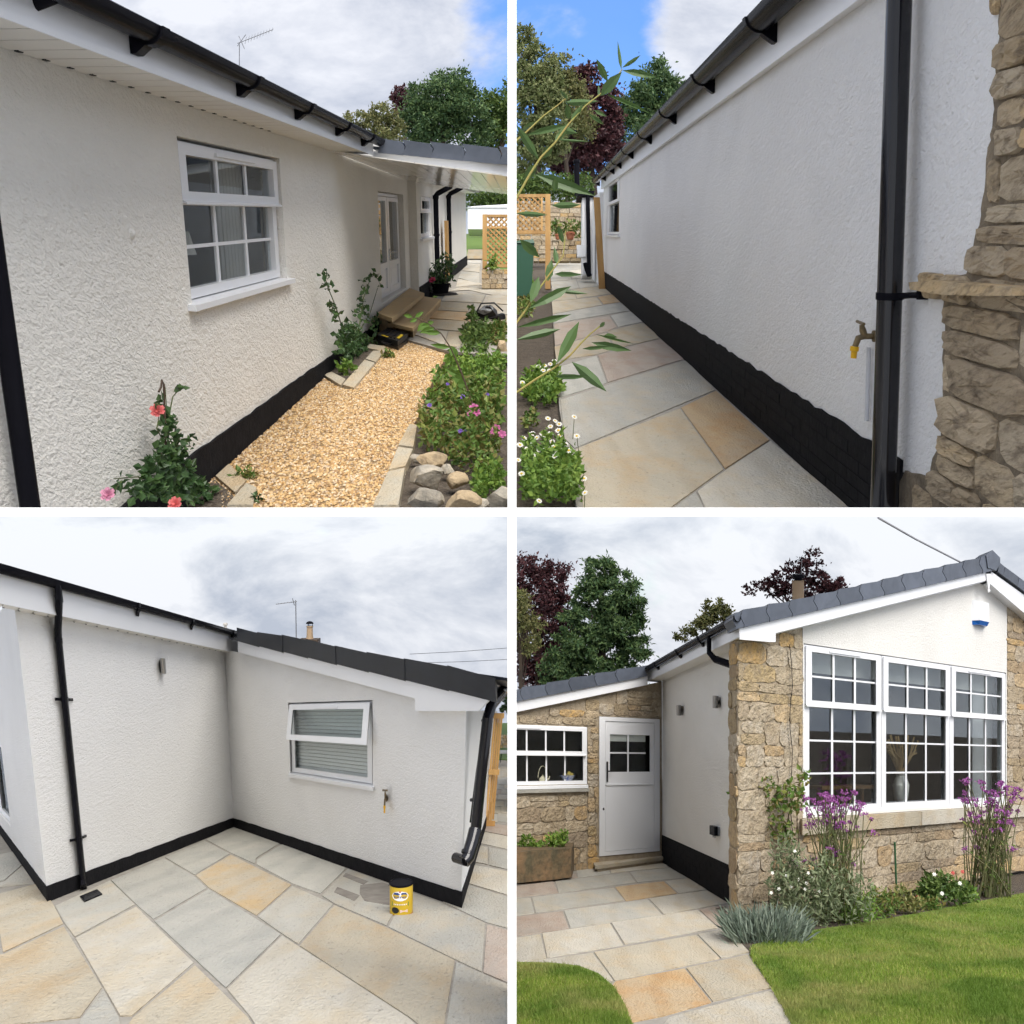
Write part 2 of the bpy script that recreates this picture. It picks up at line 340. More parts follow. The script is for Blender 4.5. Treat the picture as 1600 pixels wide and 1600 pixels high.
# ------------------------------------------------------------------ windows, walls
def wall_sheet(wl, name, a0, a1, top, holes, material, parent, h0=0.0, depth=0.30, rev=0.16):
    """Wall with openings. top: function a -> height or number; built as front faces, reveals, ends."""
    tf = top if callable(top) else (lambda a: top)
    xs = sorted(set([a0, a1] + [x for h in holes for x in h[:2] if a0 < x < a1]))
    mb = MB(); T = lambda a, h: min(h, tf(a))
    for x0, x1 in zip(xs[:-1], xs[1:]):
        hs = sorted([h for h in holes if h[0] <= x0 + 1e-6 and h[1] >= x1 - 1e-6], key=lambda h: h[2]); y = h0; segs = []
        for h in hs:
            if h[2] > y: segs.append((y, h[2]))
            y = h[3]
        segs.append((y, 99))
        n = max(1, int((x1 - x0) / 1.5))
        for i in range(n):
            u0, u1 = x0 + (x1 - x0) * i / n, x0 + (x1 - x0) * (i + 1) / n
            for y0, y1 in segs: mb.add([(u0, 0, T(u0, y0)), (u1, 0, T(u1, y0)), (u1, 0, T(u1, y1)), (u0, 0, T(u0, y1))], [(0, 1, 2, 3)])
            mb.add([(u0, 0, tf(u0)), (u1, 0, tf(u1)), (u1, -depth, tf(u1)), (u0, -depth, tf(u0))], [(0, 1, 2, 3)])
    for x0, x1, y0, y1 in [h[:4] for h in holes]:
        for A, B in (((x0, y0), (x1, y0)), ((x1, y0), (x1, y1)), ((x1, y1), (x0, y1)), ((x0, y1), (x0, y0))):
            mb.add([(A[0], 0, A[1]), (B[0], 0, B[1]), (B[0], -rev, B[1]), (A[0], -rev, A[1])], [(0, 1, 2, 3)])
    for x, y in ((a0, a0 + 0.004), (a1, a1 - 0.004)): mb.add([(x, 0, h0), (x, 0, tf(x)), (y, -depth, tf(x)), (y, -depth, h0)], [(0, 1, 2, 3)])
    return wl.b(mb, name, material, parent, weld=True)

def bars(wl, parent, a0, a1, h0, h1, nx, ny, o0, o1, wbar):
    for i in range(1, nx):
        a = a0 + (a1 - a0) * i / nx; mb = MB(); mb.box(a - wbar[0] / 2, a + wbar[0] / 2, o0, o1, h0, h1); wl.b(mb, 'glazing_bar', M_upvc(wl.bay.k), parent, bevel=0.003, seg=1)
    for j in range(1, ny):
        h = h0 + (h1 - h0) * j / ny; mb = MB(); mb.box(a0, a1, o0 + 0.002, o1 + 0.002, h - wbar[1] / 2, h + wbar[1] / 2); wl.b(mb, 'glazing_bar', M_upvc(wl.bay.k), parent, bevel=0.003, seg=1)
def panes(wl, parent, a0, a1, h0, h1, nx, ny, o, clear=None):
    for i in range(nx):
        for j in range(ny):
            mb = MB(); mb.box(a0 + (a1 - a0) * i / nx + 0.002, a0 + (a1 - a0) * (i + 1) / nx - 0.002, o - 0.004, o, h0 + (h1 - h0) * j / ny + 0.002, h0 + (h1 - h0) * (j + 1) / ny - 0.002)
            wl.b(mb, 'pane', glass_mat(wl.bay.ior), parent)
def frame_ring(mb, a0, a1, h0, h1, o0, o1, wa, wh):
    mb.box(a0, a0 + wa, o0, o1, h0, h1); mb.box(a1 - wa, a1, o0, o1, h0, h1)
    mb.box(a0 + wa, a1 - wa, o0, o1, h0, h0 + wh); mb.box(a0 + wa, a1 - wa, o0, o1, h1 - wh, h1)
def window(wl, house, a0, a1, h0, h1, split, top, bot, setb=0.08, wa=0.05, wh=0.05, wbar=(0.02, 0.02), sill=True, sash=True, sillo=0.05, vent=True, silla=0.05):
    """frame with an opening top light over a fixed lower light. split: height of the transom. top/bot = (nx, ny)."""
    k = wl.bay.k; u = M_upvc(k); mb = MB(); o0, o1 = -setb - 0.06, -setb
    frame_ring(mb, a0, a1, h0, h1, o0, o1, wa, wh)
    if split: mb.box(a0 + wa, a1 - wa, o0, o1, split - wh * 0.5, split + wh * 0.5)
    win = wl.b(mb, 'window', u, house, bevel=0.006)
    lowtop = (split - wh * 0.5) if split else (h1 - wh)
    bars(wl, win, a0 + wa, a1 - wa, h0 + wh, lowtop, *bot, o0 + 0.012, o0 + 0.03, wbar)
    panes(wl, win, a0 + wa, a1 - wa, h0 + wh, lowtop, *bot, o0 + 0.02)
    if split:
        s0, s1 = split - wh * 0.25, h1 - wh * 0.25; e = 0.25
        mb = MB(); frame_ring(mb, a0 + wa * e, a1 - wa * e, s0, s1, o1 - 0.02, o1 + 0.035, wa * 1.05, wh * 1.05)
        mb.prism([(a0 + wa * e, o1, s0 + 0.01), (a1 - wa * e, o1, s0 + 0.01), (a1 - wa * e, o1 + 0.06, s0 - 0.012), (a0 + wa * e, o1 + 0.06, s0 - 0.012)], [(a0 + wa * e, o1, s0 + 0.03), (a1 - wa * e, o1, s0 + 0.03), (a1 - wa * e, o1 + 0.06, s0 + 0.0), (a0 + wa * e, o1 + 0.06, s0 + 0.0)])
        sa = wl.b(mb, 'sash', u, win, bevel=0.006)
        q0, q1, r0, r1 = a0 + wa * (e + 1.05), a1 - wa * (e + 1.05), s0 + wh * 1.05, s1 - wh * 1.05
        bars(wl, win, q0, q1, r0, r1, *top, o1 - 0.012, o1 + 0.004, wbar)
        panes(wl, win, q0, q1, r0, r1, *top, o1 - 0.008)
        if vent:
            mb = MB(); m_ = (a0 + a1) / 2; d = (a1 - a0) * 0.2; mb.box(m_ - d, m_ + d, o1 + 0.036, o1 + 0.052, s1 - wh * 0.75, s1 - wh * 0.4); wl.b(mb, 'trickle_vent', u, win, bevel=0.004)
    if sill:
        mb = MB(); mb.prism([(a0 - silla, -setb - 0.06, h0 - 0.045), (a1 + silla, -setb - 0.06, h0 - 0.045), (a1 + silla, sillo, h0 - 0.055), (a0 - silla, sillo, h0 - 0.055)], [(a0 - silla, -setb - 0.06, h0 - 0.002), (a1 + silla, -setb - 0.06, h0 - 0.002), (a1 + silla, sillo, h0 - 0.02), (a0 - silla, sillo, h0 - 0.02)])
        wl.b(mb, 'sill', u, win, bevel=0.006)
    return win
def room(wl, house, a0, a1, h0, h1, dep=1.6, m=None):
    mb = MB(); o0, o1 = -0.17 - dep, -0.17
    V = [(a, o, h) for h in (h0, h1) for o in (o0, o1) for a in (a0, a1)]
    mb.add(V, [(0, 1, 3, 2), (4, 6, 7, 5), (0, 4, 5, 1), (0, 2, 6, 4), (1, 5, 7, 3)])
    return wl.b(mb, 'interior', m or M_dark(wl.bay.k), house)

def half_gutter(mb, a0, a1, o, h, r, thick=0.006, n=10):
    rings = []
    for a in np.linspace(a0, a1, max(2, int((a1 - a0) / 2) + 2)):
        pts = [(a, o + r * math.cos(x), h + r * 1.0 * math.sin(x)) for x in [math.pi + math.pi * j / n for j in range(n + 1)]]
        pts += [(a, o + (r - thick) * math.cos(x), h + (r - thick) * math.sin(x)) for x in [2 * math.pi - math.pi * j / n for j in range(n + 1)]]
        rings.append(pts)
    mb.loft(rings)
def gutter_bracket(wl, gut, a, o, h, r, wdt=0.05):
    mb = MB(); n = 10
    ring = lambda a_: [(a_, o + (r + 0.012) * math.cos(x), h + (r + 0.012) * math.sin(x)) for x in [math.pi + math.pi * j / n for j in range(n + 1)]] + [(a_, o + (r + 0.001) * math.cos(x), h + (r + 0.001) * math.sin(x)) for x in [2 * math.pi - math.pi * j / n for j in range(n + 1)]]
    mb.loft([ring(a - wdt / 2), ring(a + wdt / 2)])
    mb.prism([(a - wdt / 2, o - r - 0.02, h - r * 1.7), (a - wdt / 2, o - r + 0.01, h - r * 1.7), (a - wdt / 2, o + r * 0.15, h - r * 0.95), (a - wdt / 2, o - r - 0.02, h)], [(a + wdt / 2, o - r - 0.02, h - r * 1.7), (a + wdt / 2, o - r + 0.01, h - r * 1.7), (a + wdt / 2, o + r * 0.15, h - r * 0.95), (a + wdt / 2, o - r - 0.02, h)])
    return wl.b(mb, 'gutter_bracket', M_black(wl.bay.k), gut, smooth=True)

# ------------------------------------------------------------------ rubble stonework
def rubble(wl, parent, inside, a0, a1, h0, h1, sw, sh, proud=0.03, gap=0.012, name='stone', material=None, rough=0.25, lim=400, seedv=0, sq=(3.0, 6.0), trim=0):
    """Irregular coursed stones; inside(a,h) says where a stone may stand. Each stone is an object."""
    rg = random.Random(seedv); h = h0; cnt = 0; material = material or M_stone(wl.bay.k)
    while h < h1 - sh * 0.3:
        ch = min(sh * rg.uniform(0.65, 1.45), h1 - h); a = a0 - rg.uniform(0, sw)
        while a < a1:
            cw = sw * rg.uniform(0.5, 1.7); parts = [(a, a + cw, h, h + ch)]
            if rg.random() < 0.25 and ch > sh * 0.9: parts = [(a, a + cw, h, h + ch * 0.5), (a, a + cw, h + ch * 0.5, h + ch)]
            for x0, x1, y0, y1 in parts:
                xa, xb = max(x0, a0), min(x1, a1)
                if xb - xa < sw * 0.18 or cnt >= lim: continue
                for _ in range(trim):            # stop short of the neighbouring surface
                    if not inside(xb - gap, (y0 + y1) / 2): xb -= (x1 - x0) * 0.12
                if xb - xa < sw * 0.18: continue
                if not inside((xa + xb) / 2, (y0 + y1) / 2): continue
                g = gap
                cx, cy = (xa + xb) / 2, (y0 + y1) / 2; hx, hy = (xb - xa) / 2 - g, (y1 - y0) / 2 - g; NP = 16; ring = []; ex = rg.uniform(*sq)
                ph = [rg.uniform(0, 6.28) for _ in range(4)]
                for q in range(NP):
                    t = 2 * math.pi * (q + 0.5) / NP; c_, s_ = math.cos(t), math.sin(t); rr = (abs(c_) ** ex + abs(s_) ** ex) ** (-1 / ex)
                    rr *= 1 + rough * (0.10 * math.sin(2 * t + ph[0]) + 0.14 * math.sin(3 * t + ph[1]) + 0.10 * math.sin(5 * t + ph[2]))
                    ring.append((cx + c_ * rr * hx, cy + s_ * rr * hy))
                pr = proud * rg.uniform(0.5, 1.3); tx, ty = rg.uniform(-.3, .3), rg.uniform(-.3, .3)
                lay = lambda f, o, j: [(cx + (p[0] - cx) * f, pr * (o + tx * (p[0] - cx) / hx * 0.5 + ty * (p[1] - cy) / hy * 0.5) + rg.uniform(-j, j) * pr, cy + (p[1] - cy) * f) for p in ring]
                mb = MB(); mb.loft([[(p[0], -0.02, p[1]) for p in ring], lay(1.0, 0.62, 0.16), lay(0.95, 0.92, 0.18), lay(0.62, 1.0, 0.22), lay(0.3, 1.0, 0.22)], cap=False); n8 = len(mb.v); mb.add([(cx, pr * rg.uniform(0.9, 1.1), cy)], [])
                mb.f += [(64 + i, 64 + (i + 1) % NP, n8) for i in range(NP)]; mb.m += [0] * NP
                if wl.b(mb, name, material, parent, smooth=False): cnt += 1
            a += cw
        h += ch
    return cnt

# ------------------------------------------------------------------ foliage
def leaves(C, size, rng, elong=1.8, up=0.3, fold=0.25, dirs=None):
    """C (n,3) leaf bases in camera axes -> verts, quads. Each leaf is a folded pointed blade of two faces."""
    n = len(C); d = rng.normal(size=(n, 3)); d[:, 1] += up
    if dirs is not None: d = d * 0.5 + dirs
    d /= np.linalg.norm(d, axis=1, keepdims=True) + 1e-9
    r = rng.normal(size=(n, 3)); sd = np.cross(d, r); sd /= np.linalg.norm(sd, axis=1, keepdims=True) + 1e-9
    nr = np.cross(d, sd); L = np.asarray(size) * rng.uniform(0.65, 1.35, n); L = L[:, None]; Wd = L / elong
    V = np.stack([C, C + d * L * 0.45 + sd * Wd * 0.5 + nr * Wd * fold, C + d * L, C + d * L * 0.45 - sd * Wd * 0.5 + nr * Wd * fold], 1).reshape(-1, 3)
    i = np.arange(n)[:, None] * 4
    Q = np.concatenate([i + [[0, 1, 2]], i + [[0, 2, 3]]], 0)
    return V, Q
def put_leaves(bay, name, C, size, material, parent, rng=RNG, kp=True, **k):
    C = np.asarray(C, float)
    if kp:
        ok = keep(bay, C, np.max(size) * 1.1) if len(C) else np.zeros(0, bool); C = C[ok]
        if hasattr(size, '__len__'): size = np.asarray(size)[ok]
        if k.get('dirs') is not None: k['dirs'] = k['dirs'][ok]
    if not len(C): return None
    V, Q = leaves(C, size, rng, **k); return fast(name, towr(V), Q, material, parent)
def crown_points(lobes, z, n, clumps, spread, rng, dz=0.8, hollow=0.45, flat=0.7):
    """lobes: (px, py, rx, ry) ellipses at distance z -> points in camera axes gathered in clumps."""
    ar = np.array([l[2] * l[3] for l in lobes], float); ar /= ar.sum(); cc = []; s = z / F
    for l, a in zip(lobes, ar):
        m = max(3, int(clumps * a)); d = rng.normal(size=(m, 3)); d /= np.linalg.norm(d, axis=1, keepdims=True)
        rr = hollow + (1 - hollow) * rng.uniform(0, 1, (m, 1)) ** 0.6
        p = d * rr * np.array([l[2], l[3], min(l[2], l[3]) * dz * 1.4]) * s
        c0 = ray(l[0], l[1]) * z; cc.append(p + c0)
    cc = np.concatenate(cc); idx = rng.integers(0, len(cc), n); rad = np.sqrt(np.mean([l[2] * l[3] for l in lobes])) * spread * s
    off = rng.normal(size=(n, 3)) * rad * np.array([1, flat, 1]) * rng.uniform(0.5, 1.2, (len(cc), 1))[idx]
    off *= np.where(rng.random((n, 1)) < 0.06, 1.6, 1.0)      # a few stray twigs break the outline
    return cc[idx] + off
def tree(bay, name, label, lobes, z, n, leafpx, material, foot, clumps=90, spread=0.2, group=None, trunk=None, dz=0.8, cat='tree', hollow=0.45, elong=1.8, up=0.2, trunkmat=None, limbs=7, flat=0.7, fill=0):
    rng = np.random.default_rng(abs(hash(label)) % 1000 if False else sum(map(ord, label)))
    s = z / F; fx, fy = foot; b = ray(fx, fy) * z; t = empty(name, towr(b), label, cat, group)
    C = crown_points(lobes, z, n, clumps, spread, rng, dz, hollow, flat)
    if fill:
        C = np.concatenate([C, crown_points([(l[0], l[1], l[2] * 0.75, l[3] * 0.75) for l in lobes], z, fill, clumps, spread * 1.3, rng, dz, 0.2, flat)])
    cr = put_leaves(bay, 'crown', C, leafpx * s, material, t, rng, elong=elong, up=up)
    if trunk:
        tm = trunkmat or mat('bark', (0.075, 0.055, 0.04), (0.04, 0.032, 0.026), z / 12, rough=0.9, ns=6, stretch=(1, 1, .3), bump=0.8, bs=14, bd=0.02)
        mb = MB(); top = ray(*trunk[0]) * z; r = trunk[1] * s
        pts = [b + (top - b) * f + np.array([math.sin(f * 7) * r * 0.6, 0, math.cos(f * 5) * r * 0.5]) * (f > 0) for f in np.linspace(0, 1, 6)]
        mb.tube(pts, [r * (1.25 - 0.85 * f) for f in np.linspace(0, 1, 6)], 8)
        for i in range(limbs):
            f = rng.uniform(0.45, 0.95); l = lobes[rng.integers(0, len(lobes))]; p0 = b + (top - b) * f
            e = ray(l[0] + rng.uniform(-.7, .7) * l[2], l[1] + rng.uniform(-.75, .4) * l[3]) * z + np.array([0, 0, rng.uniform(-1, 1) * l[2] * 0.6 * s])
            mid = (p0 + e) / 2 + np.array([0, 0.08, 0]) * np.linalg.norm(e - p0)
            mb.tube([p0, mid, e], [r * 0.42, r * 0.25, r * 0.07], 5)
        mb.build('trunk', tm, t, xf=None, clips=bay.clips, smooth=True)
    return t
def in_poly(P, poly):
    x, y = P[:, 0], P[:, 1]; ins = np.zeros(len(P), bool); j = len(poly) - 1
    for i in range(len(poly)):
        xi, yi = poly[i]; xj, yj = poly[j]
        c = ((yi > y) != (yj > y)) & (x < (xj - xi) * (y - yi) / (yj - yi + 1e-12) + xi); ins ^= c; j = i
    return ins
def sample_px(poly, n, rng=RNG):
    p = np.array(poly, float); lo, hi = p.min(0), p.max(0); out_ = np.zeros((0, 2))
    while len(out_) < n:
        q = lo + rng.random((n * 2, 2)) * (hi - lo); out_ = np.concatenate([out_, q[in_poly(q, poly)]])
    return out_[:n]
def gpts(bay, P, h=0.0):
    """pixels (n,2) -> ground points, local."""
    R = np.stack([(P[:, 0] - 800) / F, (800 - P[:, 1]) / F, np.ones(len(P))], 1) @ bay.I.T
    c = h - bay.ga * bay.gs; t = (c - bay.L[2] + bay.ga * bay.L[0]) / (R[:, 2] - bay.ga * R[:, 0]); return bay.L + t[:, None] * R
def grass(bay, name, poly, n, ht, wd, material, parent=None, rng=RNG, h=0.0):
    B = bay.cam(gpts(bay, sample_px(poly, n, rng) + rng.normal(size=(n, 2)) * 1.3, h)); k = bay.k; m = len(B); up = bay.M[:, 2]
    lean = rng.normal(size=(m, 3)) * 0.38; lean[:, 1] = 0; H = (ht * k * rng.uniform(0.55, 1.3, m))[:, None]
    sd = rng.normal(size=(m, 3)); sd[:, 1] *= 0.15; sd /= np.linalg.norm(sd, axis=1, keepdims=True); sd *= wd * k * rng.uniform(0.7, 1.3, (m, 1))
    V = np.stack([B - sd, B + sd, B + H * (up + lean)], 1)
    ok = keep(bay, B, 0.01 * k) & keep(bay, V[:, 2], 0.0); V = V[ok].reshape(-1, 3)
    return fast(name, towr(V), np.arange(len(V)).reshape(-1, 3), material, parent)
def px_at(bay, z, px, py, dz=0.0): return ray(px, py) * (z + dz)
def stems(bay, name, paths, r, material, parent, n=5):
    for p in paths:
        mb = MB(); mb.tube(p, r if not hasattr(r, '__len__') else list(np.linspace(r[0], r[1], len(p))), n); mb.build(name, material, parent, clips=bay.clips, smooth=True)
def rosette(mb, c, rad, nrm_, rng, layers=3, npet=6):
    """a many-petalled bloom in camera axes."""
    nv = nrm(nrm_); a = nrm(np.cross(nv, [0.3, 1, 0.2])); b = np.cross(nv, a)
    for L in range(layers):
        R = rad * (1 - 0.27 * L); lift = rad * (0.1 + 0.22 * L)
        for i in range(npet - L // 2):
            t = 2 * math.pi * (i + 0.5 * L) / (npet - L // 2) + rng.uniform(-.15, .15); w_ = math.pi / (npet - L // 2) * 1.25
            d = lambda x, q: c + (math.cos(x) * a + math.sin(x) * b) * R * q + nv * lift
            mb.add([c + nv * lift * 0.3, d(t - w_, 0.62) + nv * R * .18, d(t - w_ * .4, 1.0) + nv * R * .28, d(t + w_ * .4, 1.0) + nv * R * .28, d(t + w_, 0.62) + nv * R * .18], [(0, 1, 2), (0, 2, 3), (0, 3, 4)])
def daisy(mb, c, rad, nv, rng, npet=9, mi=0, me=1):
    nv = nrm(nv); a = nrm(np.cross(nv, [0.3, 1, 0.2])); b = np.cross(nv, a)
    for i in range(npet):
        t = 2 * math.pi * i / npet; w_ = math.pi / npet * 0.85; d = lambda x, q: c + (math.cos(x) * a + math.sin(x) * b) * rad * q
        mb.add([d(t, 0.2), d(t - w_, 0.75), d(t, 1.0), d(t + w_, 0.75)], [(0, 1, 2, 3)], mi)
    mb.add([c + nv * rad * 0.22] + [c + (math.cos(x) * a + math.sin(x) * b) * rad * 0.36 + nv * rad * 0.05 for x in [i * math.pi / 3 for i in range(6)]], [(0, 1 + i, 1 + (i + 1) % 6) for i in range(6)], me)
def rock(bay, name, P, rx, ry, rz, material, parent=None, seedv=0, label=None, cat=None, group=None, flat=0.0, clips=True):
    """a weathered stone centred at camera-space point P."""
    rg = np.random.default_rng(seedv); bm = bmesh.new(); bmesh.ops.create_icosphere(bm, subdivisions=3, radius=1)
    ph = rg.uniform(0, 6, 9); cuts = [nrm(rg.normal(size=3)) for _ in range(7)]; lim = rg.uniform(0.45, 0.8, 7)
    for v in bm.verts:
        p = np.array(v.co)
        for c, l in zip(cuts, lim):
            d = p @ c
            if d > l: p = p - c * (d - l) * 0.97
        p *= 1 + 0.06 * math.sin(5 * p[0] + ph[0]) * math.sin(4 * p[1] + ph[1]) + 0.03 * math.sin(11 * p[2] + ph[2] + 5 * p[0])
        v.co = np.array([p[0] * rx, p[1] * ry, p[2] * rz]) + P
    if clips and not clip_bm(bm, bay.clips): bm.free(); return None
    Wd = towr(np.array([v.co for v in bm.verts])); o = base_of(Wd)
    for v, c in zip(bm.verts, Wd): v.co = c - o
    me = bpy.data.meshes.new(name); bmesh.ops.recalc_face_normals(bm, faces=bm.faces[:])
    for f in bm.faces: f.smooth = True
    bm.to_mesh(me); bm.free(); me.materials.append(material)
    try: me.set_sharp_from_angle(angle=math.radians(28))
    except Exception: pass
    return prop(link(name, me, o, parent), label, cat, group)

# ------------------------------------------------------------------ dividing walls between the four plots
def slabbox(name, x0, x1, y0, y1, z0, z1, m, bevel=0.0):
    mb = MB(); mb.box(x0, x1, y0, y1, z0, z1); return prop(mb.build(name, m, None, bevel=bevel), kind='structure')
M_wh = mat('white_painted_concrete', (0.95, 0.95, 0.95), None, 1.0, rough=0.7)
tT, tB = TH(KT) / 2, TH(KB) / 2
slabbox('terrace_ledge', -16, 16, -tT, tT, 14.0, 15.4, M_wh)
slabbox('dividing_wall_upper', -tT, tT, tT + 0.001, 9.0, 14.0, 17.0, M_wh)
slabbox('dividing_wall_lower', -tB, tB, -4.5, 0.0, 4.0, 4.9, M_wh)
g_ = mat('filler_grass', (0.11, 0.15, 0.04), (0.15, 0.18, 0.06), 1.0, rough=0.95, ns=0.5)      # added strip closing the gap under the divider, narrow so panes reflect sky
Pm = [towr(np.array([x, -2.3 - z * 0.26, z])) for x, z in ((-2.6, 1.5), (2.6, 1.5), (2.6, 60), (-2.6, 60))]
me_ = bpy.data.meshes.new('ground'); me_.from_pydata([tuple(p) for p in Pm], [], [(0, 1, 2, 3)]); me_.materials.append(g_)
prop(link('ground', me_, np.zeros(3), None), kind='structure')

def plinth_strip(wl, parent, a0, a1, h0, h1, amp=0.008, o=0.016):
    """painted plinth whose brushed top edge wanders a little"""
    n = max(6, int((a1 - a0) / 0.16)); rg = random.Random(int(abs(a1) * 100)); top = [(a0 + (a1 - a0) * i / n, h1 + rg.uniform(-amp, amp) * (rg.random() < 0.7)) for i in range(n + 1)]
    mb = MB()
    for (x0, y0), (x1, y1) in zip(top[:-1], top[1:]):
        mb.add([(x0, o, h0), (x1, o, h0), (x1, o, y1), (x0, o, y0), (x0, -0.1, y0), (x1, -0.1, y1)], [(0, 1, 2, 3), (3, 2, 5, 4)])
    for x, y in (top[0], top[-1]): mb.add([(x, o, h0), (x, o, y), (x, -0.1, y), (x, -0.1, h0)], [(0, 1, 2, 3)])
    return wl.b(mb, 'plinth', M_plinth(wl.bay.k), parent, weld=True)
# ================================================================== plot with the gravel path (upper left)
def ortho(vp, side):
    d = nrm(ray(*vp)); u = np.array([0, 1., 0]); u = nrm(u - u.dot(d) * d); return np.stack([d, np.cross(u, d) * side, u], 1)
k = KT
A = Bay(ortho((829, 334), 1), (0, 2.02, 1.6), KT, clipset(-1, KT, True))
A.ior = 1.48; A.ga = 0.02; A.gs = 6.3                        # the path climbs gently
AW = Wall(A, 0, 1, 0.0, 1)
PH = 0.15                                      # level of the paved terrace behind
def ap(px, py, h=0.0):                         # pixel on the terrace level
    return A.on(2, PH + h, px, py)
WT = 2.225; SB = 0.34
hse = empty('bungalow', A.W((9, 0, 0)), 'white rendered bungalow beside the gravel path, black plinth, tiled canopy over glazed doors', 'house')
a0, h1 = AW.on(276, 212); a1, _ = AW.on(449, 440); _, h0 = AW.on(301, 470); _, hs = AW.on(300, 312)
da0 = AW.on(590, 298)[0]; da1 = AW.on(630, 300)[0]; dh0 = AW.on(597, 470)[1]; dh1 = AW.on(590, 298)[1]
ra = AW.on(637, 300)[0]                        # start of the wall that stands forward beyond the doors
EA = 31.0
wall_sheet(AW, 'wall', 2.4, ra, lambda a: WT if a < 10.2 else WT + 0.25, [(a0, a1, h0 - 0.05, h1), (da0, da1, dh0 - 0.03, dh1)], M_render(k), hse, h0=0.20)
pl = plinth_strip(AW, hse, 2.4, da0 - 0.25, -0.25, 0.235, 0.010, 0.018)
win = window(AW, hse, a0 + 0.02, a1 - 0.02, h0, h1 - 0.015, hs, (3, 1), (3, 2), setb=0.05, wa=0.12, wh=0.06, wbar=(0.05, 0.022), sillo=0.05, silla=0.10)
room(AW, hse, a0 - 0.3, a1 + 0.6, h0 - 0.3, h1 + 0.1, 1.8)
mb = MB()                                       # curtain and lamp seen in the room
for i in range(14): mb.tube([(a1 - 0.1 - i * 0.045, -0.32 - 0.02 * (i % 2), h0 - 0.1), (a1 - 0.1 - i * 0.045, -0.32 - 0.02 * (i % 2), h1)], 0.03, 6)
AW.b(mb, 'curtain', mat('curtain_cloth', (0.45, 0.43, 0.40), None, k, rough=0.9), hse, smooth=True)
mb = MB(); mb.lathe((a0 + 1.35, -0.5, h0 + 0.02), [(0.05, 0), (0.05, .02), (0.012, .04), (0.012, .2), (0.12, .2), (0.08, .36)], 14); AW.b(mb, 'table_lamp', mat('lamp_cloth', (0.6, 0.58, 0.52), None, k), hse, smooth=True)
# glazed double doors
u = M_upvc(k); mb = MB(); frame_ring(mb, da0 + 0.02, da1 - 0.02, dh0 - 0.02, dh1 - 0.01, -0.16, -0.09, 0.10, 0.04)
dr = AW.b(mb, 'door_frame', u, hse, bevel=0.006); dm = (da0 + da1) / 2
for i, (x0, x1) in enumerate(((da0 + 0.13, dm - 0.02), (dm + 0.02, da1 - 0.13))):
    mb = MB(); ph = dh0 + 0.42; frame_ring(mb, x0, x1, dh0 + 0.03, dh1 - 0.06, -0.15, -0.075, 0.17, 0.055)
    mb.box(x0 + 0.17, x1 - 0.17, -0.15, -0.076, ph - 0.04, ph + 0.04); mb.box(x0 + 0.17, x1 - 0.17, -0.14, -0.10, dh0 + 0.08, ph - 0.04); mb.box(x0 + 0.3, x1 - 0.3, -0.101, -0.088, dh0 + 0.13, ph - 0.09)
    lf = AW.b(mb, 'door', u, hse, bevel=0.005); panes(AW, lf, x0 + 0.17, x1 - 0.17, ph + 0.04, dh1 - 0.115, 1, 1, -0.11)
    if i: mb = MB(); mb.box(x0 + 0.03, x0 + 0.10, -0.078, -0.06, ph + 0.05, ph + 0.22); mb.tube([(x0 + 0.06, -0.06, ph + 0.17), (x0 + 0.06, -0.02, ph + 0.17), (x0 + 0.28, -0.015, ph + 0.165)], 0.011, 6); AW.b(mb, 'door_handle', mat('steel', (0.6, 0.6, 0.6), None, k, rough=0.25, metal=1), lf)
room(AW, hse, da0 - 0.2, da1 + 0.3, dh0 - 0.1, dh1 + 0.1, 1.6, mat('grey_room', (0.16, 0.17, 0.165), None, k))
# wall standing forward beyond the doors, with a narrow window
FWD = 0.14; BW = Wall(A, 0, 1, FWD, 1)
b0, bt = BW.on(656, 306); b1, _ = BW.on(673, 330); _, bb = BW.on(656, 372); _, bs = BW.on(656, 330)
mb = MB(); nb_ = AW.on(205, 365); mb.lathe((nb_[0], 0.0, nb_[1]), [(0.03, 0.0), (0.024, 0.012), (0.008, 0.02)], 10, axis=1); AW.b(mb, 'render_blob', M_render(k), hse, smooth=True)
wall_sheet(BW, 'wall', ra, EA, WT - 0.01, [(b0, b1, bb - 0.05, bt)], M_render(k), hse, h0=0.2, depth=0.4)
mb = MB(); mb.box(ra + 0.02, EA + 0.02, -0.1, 0.02, 0.0, 0.42); BW.b(mb, 'plinth', M_plinth(k), hse, bevel=0.01)
window(BW, hse, b0, b1, bb, bt, bs, (1, 1), (1, 1), setb=0.03, wa=0.22, wh=0.055, sillo=0.05, silla=0.15); room(BW, hse, b0 - 0.2, b1 + 0.2, bb - 0.2, bt + 0.1, 0.8)
